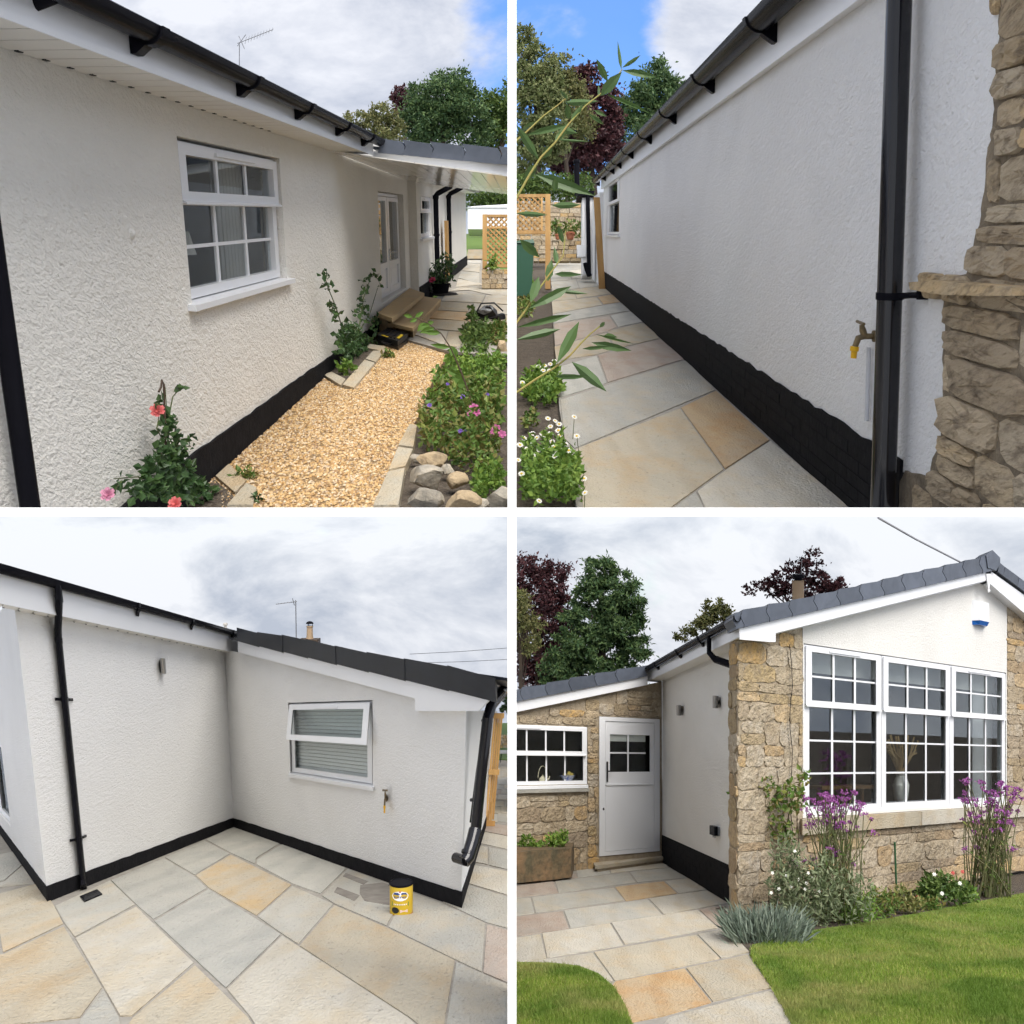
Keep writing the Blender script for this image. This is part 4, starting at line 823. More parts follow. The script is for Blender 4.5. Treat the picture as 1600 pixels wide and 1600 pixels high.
# trees behind
tree(A, 'conifer_tree', 'big dense dark green tree rising above the canopy tiles', [(690, 165, 52, 55), (712, 150, 36, 44), (668, 190, 44, 40), (735, 195, 34, 36), (655, 200, 26, 34)], 320, 17000, 6.0, LM_dark, (695, 330), 170, 0.16, trunk=((695, 170), 6), fill=3000, elong=2.2)
tree(A, 'copper_beech', 'dark purple copper beech peeping out left of the big dark tree', [(634, 170, 20, 32), (628, 150, 14, 14)], 350, 2600, 5.5, LM_copper, (634, 330), 50, 0.22, trunk=((634, 190), 3))
tree(A, 'broadleaf_tree', 'olive green tree left of the purple one above the gutter', [(598, 190, 26, 30), (572, 200, 26, 24), (545, 195, 14, 22), (615, 205, 18, 24)], 310, 4200, 5.0, LM_olive, (590, 330), 80, 0.2, trunk=((590, 190), 3), hollow=0.3)
tree(A, 'broadleaf_tree', 'mid green tree at the right edge beside the big dark tree', [(775, 180, 30, 42), (795, 165, 30, 38), (765, 215, 26, 30)], 335, 5200, 5.5, LM_oak, (785, 330), 90, 0.2, trunk=((785, 190), 4), fill=1000)
# aerial
za = 62.0; sa = za / F; ae = empty('tv_aerial', towr(ray(374, 120) * za), 'thin rooftop television aerial above the long black gutter', 'aerial')
gm = mat('grey_aluminium', (0.25, 0.25, 0.26), None, 1, rough=0.4, metal=0.8); R_ = lambda x, y, d=0: ray(x, y) * (za + d * sa)
stems(A, 'mast', [[R_(374, 135), R_(374, 66)]], 0.7 * sa, gm, ae); stems(A, 'boom', [[R_(371, 68), R_(427, 46)]], 0.55 * sa, gm, ae)
for i in range(10):
    x = 384 + i * 4.6; y = 63 - i * 1.83; h_ = 5.5 - i * 0.25; stems(A, 'element', [[R_(x - 1, y + h_, -4), R_(x + 1, y - h_, 4)]], 0.33 * sa, gm, ae, 4)
stems(A, 'reflector', [[R_(373, 56), R_(382, 76)]], 0.5 * sa, gm, ae, 4); stems(A, 'reflector', [[R_(384, 54), R_(371, 72)]], 0.5 * sa, gm, ae, 4)
# planted bed and rockery on the right
RKM = mat('rockery_stone', (0.48, 0.42, 0.33), (0.33, 0.30, 0.25), KT, rough=0.9, ns=5, c3=(0.10, 0.10, 0.09), ns3=11, a3=0.55, bump=1, bs=18, bd=0.02, rnd=0.2)
RKO = mat('rockery_sandstone', (0.52, 0.40, 0.25), (0.42, 0.32, 0.20), KT, rough=0.9, ns=5, c3=(0.10, 0.08, 0.06), ns3=13, a3=0.5, bump=1, bs=18, bd=0.02, rnd=0.15)
for i, (px, py, rx, ry, m_, lb) in enumerate(((666, 748, 36, 22, RKM, 'big pale lichened boulder of the rockery beside the stone edging'), (662, 780, 33, 18, RKM, 'grey boulder at the bottom edge below the big lichened one'), (678, 721, 30, 15, RKO, 'flat tan stone lying on top of the rockery'), (716, 752, 18, 16, RKO, 'small tan stone right of the big lichened boulder'), (722, 784, 33, 19, RKO, 'golden boulder in the middle of the bottom edge of the rockery'), (779, 777, 24, 20, RKM, 'pale rounded boulder in the bottom right corner of the rockery'), (652, 716, 12, 9, RKM, 'little pale stone at the top left end of the rockery'), (752, 790, 14, 12, RKM, 'grey stone wedged between the golden boulder and the pale rounded one'),
                                               (700, 735, 13, 11, RKM, 'stone added in the dark gap behind the small tan stone'), (728, 545, 18, 8, RKM, 'low stone at the far end of the flower bed next to the paving'), (784, 545, 14, 14, RKO, 'upright tan stone at the far right of the flower bed'))):  # the stone behind the small tan one is added, filling a dark gap
    z = A.depth(A.g(px, py + ry * 0.8)); rock(A, 'rockery_stone', ray(px, py) * z, rx * z / F, ry * z / F, rx * z / F * 0.8, m_, None, 30 + i, lb, 'rock', 'rockery stones')
def bedplant(name, label, poly, n, hmax, lpx, lm, sd, cat='plant', elong=1.5, up=0.4, group=None):
    rng = np.random.default_rng(sd); P = sample_px(poly, n, rng); cx = np.mean(np.array(poly), 0); L = gpts(A, P)
    fr = rng.random(n); 
    hump = hmax * (0.35 + 0.65 * np.sin(P[:, 0] * 0.13 + sd) ** 2 * np.cos(P[:, 1] * 0.11 + sd) ** 2)
    L[:, 2] += fr ** 0.6 * hump; C = A.cam(L); t = empty(name, A.W(A.g(*cx)), label, cat, group); sz = lpx * C[:, 2] / F
    put_leaves(A, 'leaves', C, sz, lm, t, rng, elong=elong, up=up); return t
b1_ = bedplant('geranium', 'large sprawling green geranium filling the middle of the flower bed', [(655, 690), (668, 650), (690, 615), (740, 610), (790, 620), (793, 720), (760, 745), (730, 745), (700, 730), (665, 715)], 2700, 0.30, 11, LM_mid, 41)
b2_ = bedplant('ground_cover', 'dense bright green foliage along the far side of the flower bed', [(668, 640), (690, 590), (705, 568), (793, 565), (793, 640), (740, 640), (690, 650)], 2300, 0.26, 8.5, LM_bright, 42)
b3_ = bedplant('fern_clump', 'fresh green low plant among the boulders at the lower right', [(742, 790), (738, 755), (765, 730), (793, 745), (793, 775), (770, 780)], 700, 0.16, 9, LM_bright, 43)
b4_ = bedplant('shrub', 'dark green low shrub beside the paving near the tool bag', [(722, 555), (724, 520), (745, 508), (770, 530), (760, 560)], 1200, 0.30, 7.5, LM_oak, 44)
b5_ = bedplant('shrub', 'green plant at the right edge behind the flower bed, next to the bag', [(765, 545), (768, 520), (793, 512), (793, 548)], 700, 0.26, 7.5, LM_mid, 45)
pk = petal('geranium_pink', (0.66, 0.20, 0.42)); pp = petal('geranium_purple', (0.24, 0.14, 0.50))
def bl(parent, lst, m):
    for i, (px, py, r) in enumerate(lst):
        z = A.depth(A.g(px, py + 25)) - 0.6; blooms(A, parent, z, [(px, py, r)], m, sd=i, layers=2)
bl(b1_, [(741, 640, 8), (737, 648, 7), (745, 647, 7), (776, 671, 7), (784, 680, 7), (770, 676, 5)], pk); bl(b1_, [(723, 622, 4.5), (672, 635, 4), (720, 675, 4), (728, 676, 4), (700, 602, 3), (762, 618, 3)], pp)
# arching leafy sprig
zs = A.depth(A.g(735, 640)) - 1.2; ss = zs / F
sp = empty('arching_sprig', towr(ray(742, 640) * zs), 'arching reddish sprig with pointed green leaves in front of the paving', 'plant')
pth = [(745, 650), (722, 585), (705, 545), (690, 522), (670, 506), (645, 495)]
stems(A, 'stem', [[ray(x, y) * zs for x, y in pth]], (1.6 * ss, 0.6 * ss), M_cane, sp)
def leaf_at(mb, p0, p1, wd, z, dz=0.0, bend=0.15):
    a, b = ray(*p0) * z, ray(*p1) * (z + dz); d = b - a; L = np.linalg.norm(d); sd_ = nrm(np.cross(d, [0.1, 0.25, 1])) * wd * z / F; nn = nrm(np.cross(d, sd_)) * L * bend
    mb.add([a, a + d * .3 + sd_ * .8 + nn * .5, a + d * .62 + sd_ * .75 + nn * .6, b, a + d * .62 - sd_ * .75 + nn * .6, a + d * .3 - sd_ * .8 + nn * .5, a + d * .3 + nn * .15, a + d * .62 + nn * .25], [(0, 1, 6), (1, 2, 7, 6), (2, 3, 7), (0, 6, 5), (6, 7, 4, 5), (7, 3, 4)])
LM_sprig = leafmat('sprig_leaf', [(0, (0.10, 0.20, 0.04)), (1, (0.20, 0.32, 0.06))])
for p0, p1, w_ in (((645, 495), (630, 492), 4), ((648, 496), (662, 487), 4), ((652, 498), (640, 503), 4), ((665, 504), (652, 518), 6), ((672, 508), (658, 510), 5), ((668, 505), (678, 503), 4), ((690, 520), (660, 519), 5), ((680, 512), (655, 520), 6), ((704, 543), (672, 538), 5), ((706, 545), (716, 550), 4), ((704, 540), (712, 558), 7), ((715, 575), (700, 580), 6), ((722, 590), (695, 575), 6), ((724, 595), (706, 588), 8), ((728, 600), (712, 600), 8)):
    mb = MB(); leaf_at(mb, p0, p1, w_, zs); mb.build('leaf', LM_sprig, sp, clips=A.clips)
# ================================================================== plot with the paved side path (upper right)
MBt = ortho((848, 363), -1); MBt[:, 2] = nrm([0, 1, -0.09])
B = Bay(MBt, (0, 1.65, 1.5), KT, clipset(1, KT, True))
BWl = Wall(B, 0, 1, 0.0, 1)
B.L[1] = 1.65 * 1.5 / (1.5 - BWl.on(1200, 679)[1])
def bpx(a, h, o=0.0):
    c = BWl.cam(np.array([a, o, h])); return 800 + F * c[0] / c[2], 800 - F * c[1] / c[2]
WT2 = BWl.on(1200, 111)[1]; PT2 = BWl.on(1300, 650)[1]; FE = BWl.on(943, 330)[0]; NE = 3.2
REN2 = M_render(KT, (0.87, 0.87, 0.875))
h2 = empty('bungalow', B.W((12, 0, 0)), 'long white rendered side wall of the bungalow above a paved path, black gutter and plinth', 'house')
wa0, wt_ = BWl.on(949, 289); wa1 = BWl.on(968, 300)[0]; wb_ = BWl.on(950, 366)[1]; ws_ = BWl.on(950, 320)[1]
wa0, wa1 = min(wa0, wa1), max(wa0, wa1)
wall_sheet(BWl, 'wall', NE, FE, WT2 + 0.05, [(wa0, wa1, wb_ - 0.04, wt_)], REN2, h2, h0=PT2 - 0.05)
window(BWl, h2, wa0, wa1, wb_, wt_, ws_, (1, 1), (1, 1), setb=0.03, wa=0.5, wh=0.06, sillo=0.06, silla=0.3); room(BWl, h2, wa0 - 0.3, wa1 + 0.3, wb_ - .2, wt_ + .1, 0.7)
# black painted brick plinth, each brick its own piece near the camera
pl2 = plinth_strip(BWl, h2, BWl.on(1412, 700)[0], FE + 0.02, -0.2, PT2 - 0.002, 0.012, 0.014)
def bricks(wl, parent, a0, a1, h0, h1, bl_, bh, o, m, gap=0.01, lim=160):
    r = 0; h = h0; c = 0
    while h + bh <= h1 + 0.02:
        a = a0 - (bl_ / 2 if r % 2 else 0)
        while a < a1:
            x0, x1 = max(a, a0), min(a + bl_ - gap, a1)
            if x1 - x0 > bl_ * 0.15 and c < lim:
                mb = MB(); mb.box(x0, x1, o - 0.02, o + random.uniform(0.0015, 0.006), h + random.uniform(0, .004), min(h + bh - gap, h1)); wl.b(mb, 'brick', m, parent, bevel=0.004, seg=1); c += 1
            a += bl_
        h += bh; r += 1
bricks(BWl, pl2, BWl.on(1412, 700)[0], 11.5, 0.0, PT2 - 0.03, 0.42, 0.075, 0.014, M_plinth(KT), gap=0.007)
# eaves
FO = 0.055; ub = M_upvc(KT); FT = WT2 + 0.30
mb = MB(); mb.box(NE, FE + 0.3, 0.001, FO, WT2 - 0.004, FT); mb.box(NE, FE + 0.3, FO + 0.0005, FO + 0.012, WT2 - 0.012, WT2 + 0.025); BWl.b(mb, 'fascia', ub, h2, bevel=0.006)
GR2 = 0.104; GO2 = FO + GR2 + 0.01; _, GH2 = BWl.on(1180, 11, GO2 + GR2); 
mb = MB(); half_gutter(mb, NE, FE + 0.6, GO2, GH2, GR2, n=14); g2 = BWl.b(mb, 'gutter', M_black(KT), h2, smooth=True)
for px, py in ((1180, 45), (1092, 142), (1038, 190), (1003, 222), (977, 248), (960, 263), (950, 270), (938, 282), (929, 290)): gutter_bracket(BWl, g2, BWl.on(px, py, GO2 + GR2 * 0.3)[0], GO2, GH2, GR2, 0.10)
mb = MB(); mb.prism([(NE, FO + 0.03, GH2 - 0.02), (FE + .5, FO + 0.03, GH2 - 0.02), (FE + .5, -4, GH2 + 1.1), (NE, -4, GH2 + 1.1)], [(NE, FO + 0.03, GH2 + 0.01), (FE + .5, FO + 0.03, GH2 + 0.01), (FE + .5, -4, GH2 + 1.14), (NE, -4, GH2 + 1.14)]); BWl.b(mb, 'roof', M_tile(KT), h2)
# big downpipe with clip, tap and pipe
pa2 = BWl.on(1392, 400, 0.10)[0]; GLB = mat('gloss_black_plastic', (0.008, 0.008, 0.011), None, KT, rough=0.14, spec=0.5); dp = pipe('downpipe', BWl, [(pa2, 0.10, -0.2), (pa2, 0.10, 0.05), (pa2, 0.10, WT2 + 0.8)], 0.056, h2, GLB, 24)
_, ch_ = BWl.on(1392, 463, 0.10); mb = MB(); mb.tube([(pa2, 0.10, ch_ - 0.016), (pa2, 0.10, ch_ + 0.016)], 0.061, 24); BWl.b(mb, 'pipe_clip', M_black(KT), dp, smooth=True)
mb = MB(); mb.tube([(pa2 - 0.05, 0.07, ch_ + 0.002), (pa2 - 0.11, 0.045, ch_ + 0.01), (pa2 - 0.20, 0.03, ch_ + 0.015)], 0.014, 8); mb.tube([(pa2 - 0.20, 0.0, ch_ + 0.015), (pa2 - 0.20, 0.045, ch_ + 0.015)], 0.02, 10); BWl.b(mb, 'clip_lug', M_black(KT), dp, smooth=True)
mb = MB(); mb.tube([(pa2 + 0.02, 0.10, 0.05), (pa2 + 0.14, 0.13, 0.02), (pa2 + 0.2, 0.16, -0.05)], 0.05, 14); BWl.b(mb, 'pipe_shoe', M_black(KT), dp, smooth=True)
def tap(wl, px, py, scale, label, yellow=True, side=1.0):
    k = wl.bay.k; a, h = wl.on(px, py, 0.07); br = mat('weathered_brass', (0.22, 0.16, 0.08), (0.13, 0.10, 0.06), k, rough=0.45, metal=0.6, ns=20); s = scale
    t = empty('garden_tap', wl.W(a, 0.0, h), label, 'tap'); P = lambda da, o, dh: (a + da * s * side, o * s, h + dh * s)
    mb = MB(); mb.tube([P(0, 0.0, 0.02), P(0, 0.015, 0.02)], 0.028 * s, 14); mb.tube([P(0, 0.0, 0.02), P(0, 0.055, 0.02), P(0, 0.085, 0.012), P(0, 0.10, -0.03)], [0.013 * s, 0.015 * s, 0.016 * s, 0.014 * s], 12); wl.b(mb, 'spout', br, t, smooth=True)
    mb = MB(); mb.tube([P(0, 0.055, 0.02), P(0, 0.065, 0.05), P(0, 0.072, 0.075)], [0.016 * s, 0.017 * s, 0.010 * s], 12); wl.b(mb, 'valve', br, t, smooth=True)
    mb = MB(); mb.tube([P(-0.045, 0.074, 0.082), P(0.045, 0.080, 0.088)], [0.008 * s, 0.008 * s], 8); wl.b(mb, 'tap_handle', br, t, smooth=True)
    if yellow: mb = MB(); mb.tube([P(0, 0.101, -0.028), P(0, 0.103, -0.05), P(0, 0.103, -0.052), P(0, 0.105, -0.085)], [0.021 * s, 0.021 * s, 0.015 * s, 0.014 * s], 14); wl.b(mb, 'hose_connector', mat('yellow_plastic', (0.80, 0.45, 0.01), None, k, rough=0.4), t, smooth=True)
    return t
tap(BWl, 1347, 532, 1.05, 'brass outside tap with yellow hose connector beside the thick black downpipe', True)
ta = BWl.on(1356, 600, 0.02)[0]; mb = MB(); mb.tube([(ta, 0.02, BWl.on(1356, 655)[1]), (ta, 0.02, BWl.on(1356, 540)[1])], 0.012, 10); BWl.b(mb, 'water_pipe', mat('painted_pipe', (0.62, 0.63, 0.66), None, KT, rough=0.5), h2, smooth=True)
# stonework at the near corner
SP = [(1562, -40), (1562, 60), (1556, 120), (1553, 170), (1549, 210), (1544, 250), (1541, 300), (1532, 350), (1517, 395), (1512, 430), (1480, 436), (1436, 440), (1436, 452), (1476, 466), (1478, 500), (1475, 560), (1473, 620), (1469, 690), (1452, 745), (1414, 735), (1404, 770), (1402, 830), (1720, 830), (1720, -40)]
sw = empty('stone_corner', BWl.W(3.9, 0, 0), 'rough brown sandstone quoin stones at the near end of the white side wall', 'stone wall')
SPd = [(x + random.uniform(-2.5, 2.5), y + random.uniform(-2, 2)) for i in range(len(SP)) for (x, y) in [tuple(np.array(SP[i]) + (np.array(SP[(i + 1) % len(SP)]) - np.array(SP[i])) * t) for t in (0, 0.25, 0.5, 0.75)]]
P_ = [BWl.on(x, y, 0.01) for x, y in SPd]; mb = MB(); mb.prism([(a, -0.05, h) for a, h in P_], [(a, 0.014, h) for a, h in P_]); BWl.b(mb, 'mortar', mat('dark_lime_mortar', (0.27, 0.22, 0.155), (0.15, 0.12, 0.085), KT, rough=.95, ns=7, c3=(.10, .08, .06), ns3=16, a3=.6, bump=1, bs=30, bd=.02), sw)
ins2 = lambda a, h: in_poly(np.array([bpx(a, h)]), SP)[0]
rubble(BWl, sw, ins2, 3.1, 4.75, 0.0, 2.7, 0.42, 0.165, 0.034, 0.004, rough=0.20, seedv=17, lim=160, sq=(5, 11), trim=7, material=M_quoin(KT))
LP_ = [(1434, 441), (1470, 438), (1520, 442), (1600, 448), (1600, 462), (1540, 462), (1480, 460), (1436, 452)]; P_ = [BWl.on(x, y, 0.06) for x, y in LP_]; mb = MB(); mb.prism([(a, -0.02, h) for a, h in P_], [(a, 0.10, h) for a, h in P_]); BWl.b(mb, 'stone', M_quoin(KT), sw, bevel=0.008)
# far end of the house: return wall, downpipe, leaning board, flue
fz = B.depth(B.g(935, 452)); xf = flat_frame(930, 452, fz)
tb2 = MB(); tb2.box(0, 9.5, -3, 3, 0, 143); bd2 = tb2.build('timber_board', M_wood(KT), None, xf=lambda P: flat_frame(936, 452, fz)(np.stack([P[:, 0] - P[:, 2] * 0.06, P[:, 1], P[:, 2]], 1)), clips=B.clips, bevel=0.4); prop(bd2, 'tall pale timber board leaning at the far end of the white side wall', 'timber board')
mb = MB(); mb.box(FE, FE + 8, -0.3, 0.10, 0, WT2 - 0.1); BWl.b(mb, 'wall', REN2, h2)
z9 = fz * 1.12; wg = flat_frame(910, 425, z9); mb = MB(); mb.box(0, 16, 0, 30, -5, 116); mb.build('wall', REN2, h2, xf=wg, clips=B.clips)
mb = MB(); mb.box(-8, 18, -6, 30, 117, 125); mb.build('fascia', M_black(KT), h2, xf=wg, clips=B.clips, bevel=1)
mb = MB(); mb.tube([(10, -5, -8), (9, -5, 60), (8, -5, 118)], 3.2, 12); pp_ = mb.build('downpipe', M_black(KT), h2, xf=wg, clips=B.clips, smooth=True)
mb = MB(); mb.tube([(11, -6, -8), (6, -8, 2), (3, -10, 12)], [4, 3.4, 3], 12); mb.build('pipe_shoe', M_black(KT), pp_, xf=wg, clips=B.clips, smooth=True)
fl = empty('stove_flue', towr(ray(902, 305) * 170), 'slim black stove flue standing beyond the far end of the gutter', 'flue'); xf = flat_frame(902, 305, 170)
mb = MB(); mb.tube([(0, 0, 0), (-1, 0, 50)], 4.2, 14); mb.build('pipe', M_black(KT), fl, xf=xf, clips=B.clips, smooth=True)
mb = MB(); mb.lathe((-1, 0, 50), [(5, 0), (5.4, 2), (5.4, 4), (4.6, 5)], 14); mb.build('cowl', M_black(KT), fl, xf=xf, clips=B.clips, smooth=True)
# ---- ground, paving
sheet(B, 'ground', [(3.2, -0.3, -0.045), (120, -0.3, -0.045), (120, 12, -0.045), (3.2, 12, -0.045)], M_soil(KT))
pv2 = prop(empty('side_path', B.W((10, .6, 0))), kind='structure')
TRP = [([(875, 627), (1072, 564), (1117, 611), (898, 703), (882, 688)], 'grey'), ([(899, 704), (1062, 640), (1131, 736), (1047, 797), (911, 797)], 'buff'), ([(1064, 639), (1119, 612), (1202, 690), (1133, 735)], 'orange'), ([(1051, 798), (1087, 772), (1102, 800)], 'grey'), ([(1089, 771), (1134, 737), (1204, 691), (1338, 805), (1103, 800)], 'pale'),
       ([(934, 556), (1032, 531), (1070, 562), (950, 599)], 'pink'), ([(872, 575), (932, 557), (948, 600), (877, 622)], 'blue'), ([(869, 565), (866, 543), (947, 521), (959, 547), (933, 555)], 'buff'), ([(949, 519), (1010, 504), (1030, 530), (961, 546)], 'buff'), ([(954, 494), (992, 486), (1009, 503), (966, 512)], 'blue'), ([(866, 507), (952, 495), (964, 512), (948, 519), (867, 541)], 'pink'),
       ([(864, 492), (980, 472), (991, 485), (865, 506)], 'blue'), ([(862, 472), (932, 465), (941, 477), (864, 491)], 'buff'), ([(934, 465), (965, 459), (979, 471), (943, 476)], 'orange'), ([(862, 457), (895, 454), (901, 468), (862, 471)], 'buff'), ([(896, 453), (942, 447), (965, 458), (902, 467)], 'buff'), ([(863, 456), (861, 441), (900, 437), (905, 451)], 'grey'), ([(901, 437), (938, 432), (950, 446), (906, 451)], 'grey'), ([(861, 440), (860, 426), (889, 423), (893, 437)], 'grey'), ([(890, 423), (928, 419), (938, 431), (894, 436)], 'pale'), ([(861, 425), (862, 404), (914, 403), (928, 418)], 'grey')]
for q, c in TRP: ground_piece(B, 'paving_slab', q, -0.04, 0.012, M_slab(c, KT), pv2, gap=0.005, jit=0.002, bevel=0.004)
jb = ground_piece(B, 'joint_bed', [(861, 400), (916, 400), (1000, 470), (1350, 815), (905, 815), (874, 640), (862, 470)], -0.1, 0.004, M_joint(KT), pv2, bevel=0)
# ---- left bed: plants
def bedp(bay, name, label, poly, n, hmax, lpx, lm, sd, cat='plant', elong=1.5, up=0.4, hump=None, group=None):
    rng = np.random.default_rng(sd); P = sample_px(poly, n, rng); cx = np.mean(np.array(poly), 0); L = gpts(bay, P); fr = rng.random(n)
    L[:, 2] += fr ** 0.6 * hmax * (0.4 + 0.6 * np.sin(P[:, 0] * 0.13 + sd) ** 2); C = bay.cam(L); t = empty(name, bay.W(bay.g(*cx)), label, cat, group); put_leaves(bay, 'leaves', C, lpx * C[:, 2] / F, lm, t, rng, elong=elong, up=up); return t
fv = bedp(B, 'feverfew', 'white feverfew daisies with fresh green leaves at the bottom left of the path', [(800, 800), (800, 745), (822, 722), (862, 716), (890, 730), (905, 760), (908, 800)], 2300, 0.22, 11, LM_bright, 51)
zf = B.depth(B.g(850, 770)); yel = mat('daisy_eye', (0.75, 0.50, 0.03), None, 1, rough=0.8); wp = mat('daisy_petal', (0.80, 0.79, 0.72), None, 1, rough=0.7); rngd = np.random.default_rng(5); DS = []
for x, y in ((50, 1180), (110, 1180), (155, 1135), (210, 1120), (240, 1110), (290, 1090), (215, 1200), (170, 1215), (265, 1195), (305, 1215), (268, 1250), (250, 1160), (330, 1175), (405, 1125), (240, 1065), (295, 1050), (270, 1030), (60, 1360), (170, 1530), (40, 1275), (450, 1390), (130, 1250), (190, 1110), (300, 1120), (225, 1015), (75, 1140), (125, 1110), (355, 1215), (390, 1005), (455, 1480), (285, 1235), (95, 1205)):
    px, py = 800 + x / 4, 400 + y / 4; z = B.depth(B.g(px, py + 38)); mb = MB(); daisy(mb, ray(px, py) * z, rngd.uniform(4.4, 6.2) * z / F, np.array([rngd.uniform(-.5, .5), 0.8, -1]), rngd); mb.build('flower', [wp, yel], fv, clips=B.clips)
    DS.append([ray(px, py) * z, ray(px + rngd.uniform(-8, 8), py + 40) * z])
stems(B, 'stem', DS, 0.6 * zf / F, M_stem, fv, 4)
fv2 = bedp(B, 'parsley', 'bright green parsley-like clump at the edge of the paved path', [(818, 628), (820, 600), (835, 588), (862, 590), (880, 608), (876, 628), (850, 634)], 1100, 0.16, 10, LM_bright, 52)
for x, y in ((205, 685), (165, 690), (235, 715), (195, 715), (240, 675), (65, 790), (265, 655)):
    px, py = 800 + x / 4, 400 + y / 4; z = B.depth(B.g(px, py + 25)); mb = MB(); daisy(mb, ray(px, py) * z, 4.5 * z / F, np.array([0, 0.8, -1]), rngd); mb.build('flower', [wp, yel], fv2, clips=B.clips)
bedp(B, 'seedling', 'small leafy weed in the soil between the daisies and the parsley clump', [(818, 672), (820, 655), (835, 650), (842, 668)], 130, 0.10, 9, LM_mid, 53)
bedp(B, 'weeds', 'pale weeds growing in the soil below the green bin', [(806, 500), (806, 470), (830, 468), (834, 490)], 420, 0.12, 7, LM_mid, 54)
bedp(B, 'shrub', 'yellow-green shrub in front of the green bin at the left edge', [(806, 452), (806, 425), (828, 428), (830, 448)], 420, 0.25, 8, LM_bright, 55)
# willow shoots hanging into view from the left
LM_will = leafmat('willow_leaf', [(0, (0.07, 0.135, 0.045)), (1, (0.19, 0.26, 0.09)), (0.5, (0.11, 0.18, 0.06))], rough=0.35); M_wst = mat('willow_shoot', (0.30, 0.30, 0.08), (0.36, 0.27, 0.08), 1, rough=0.5)
WZ = 24.0; WS = WZ / F
def shoot(label, paths, lv, sd, z=WZ, r=(2.0, 0.8)):
    t = empty('willow_shoot', towr(ray(*paths[0][0]) * z), label, 'branch', 'willow shoots')
    stems(B, 'stem', [[ray(x, y) * z for x, y in p] for p in paths], (r[0] * z / F, r[1] * z / F), M_wst, t, 7); rg = random.Random(sd)
    for p0, p1, w_ in lv: mb = MB(); leaf_at(mb, p0, p1, w_ * 1.25, z, rg.uniform(-40, 40) * z / F, 0.12 * rg.choice((-1, 1))); mb.build('leaf', LM_will, t, clips=B.clips)
shoot('tall yellow willow shoot with long leaves reaching up across the blue sky', [[(800, 322), (828, 272), (845, 246), (868, 222), (890, 192), (915, 165), (937, 148), (958, 128), (972, 108)]], [((950, 128), (932, 92), 5), ((938, 150), (972, 112), 8), ((972, 110), (1026, 121), 5), ((971, 109), (965, 64), 2.5), ((972, 106), (1001, 86), 3), ((945, 146), (1018, 178), 3), ((891, 190), (912, 162), 4), ((885, 196), (822, 211), 5), ((870, 218), (922, 221), 2), ((866, 224), (890, 190), 5), ((864, 228), (842, 250), 6), ((842, 250), (806, 194), 6), ((840, 255), (818, 284), 7), ((836, 272), (930, 306), 8), ((936, 150), (935, 132), 2), ((920, 178), (944, 195), 3), ((928, 172), (948, 182), 3)], 1)
shoot('short willow shoot crossing behind the tall one against the tree', [[(800, 226), (824, 205), (848, 182), (872, 164), (886, 152)]], [((882, 160), (936, 158), 5), ((886, 154), (874, 140), 3), ((886, 162), (889, 187), 5), ((866, 199), (903, 208), 5), ((886, 155), (882, 145), 2), ((838, 190), (815, 205), 4)], 2, WZ + 3, (1.7, 0.7))
shoot('willow shoot rising from the soil in front of the green bin', [[(800, 514), (822, 484), (842, 452), (862, 424), (880, 400), (884, 360)]], [((842, 432), (829, 473), 7), ((893, 447), (824, 483), 7), ((874, 455), (919, 459), 3), ((893, 491), (806, 512), 5), ((876, 514), (806, 531), 6), ((866, 428), (910, 429), 4), ((856, 440), (862, 405), 6), ((862, 321), (907, 320), 5), ((806, 333), (856, 336), 4), ((812, 374), (843, 402), 7), ((870, 412), (866, 385), 4), ((866, 300), (868, 278), 5), ((880, 380), (872, 352), 4)], 3, WZ - 2)
shoot('lowest willow shoot with dark green leaves over the paved path', [[(800, 618), (835, 594), (866, 575), (890, 556), (908, 536), (922, 522), (937, 510), (944, 504)]], [((905, 502), (870, 568), 8), ((924, 535), (987, 548), 6), ((893, 565), (948, 612), 8), ((866, 588), (921, 588), 4), ((944, 524), (965, 527), 4), ((910, 545), (955, 541), 3), ((937, 512), (945, 503), 3), ((930, 522), (990, 537), 2)], 4, WZ - 3)
# trellis, bin, walls and pots at the far end
z1 = B.depth(B.g(855, 455)); xf = flat_frame(857, 452, z1); tr2 = empty('trellis_screen', towr(ray(830, 452) * z1), 'square golden lattice trellis panel beside the green bin', 'trellis')
mb = MB(); mb.box(-5, 3, -3, 3, 0, 148); mb.build('post', M_wood(KT), tr2, xf=xf, clips=B.clips, bevel=0.4)
for y0, y1 in ((143, 148), (118, 121), (86, 91)): mb = MB(); mb.box(-60, -5.2, -2.5, 0.5, y0, y1); mb.build('rail', M_wood(KT), tr2, xf=xf, clips=B.clips, bevel=0.3)
mb = MB(); mb.box(-12, -9, -2.5, 0.5, 91.2, 142.8); mb.build('rail', M_wood(KT), tr2, xf=xf, clips=B.clips, bevel=0.3)
lattice(B, tr2, xf, -54, -12, 91, 143, 9, 2.3, M_wood(KT))
z2 = B.depth(B.g(820, 470)); xf = flat_frame(818, 468, z2); bn = empty('wheelie_bin', towr(ray(818, 468) * z2), 'dark green wheeled bin partly hidden at the left edge', 'bin'); gm_ = mat('green_plastic', (0.025, 0.085, 0.05), None, KT, rough=0.4)
mb = MB(); mb.prism([(-13, -10, 3), (12, -10, 3), (12, 12, 3), (-13, 12, 3)], [(-16, -13, 84), (16, -13, 84), (16, 16, 84), (-16, 16, 84)]); mb.build('body', gm_, bn, xf=xf, clips=B.clips, bevel=1.5)
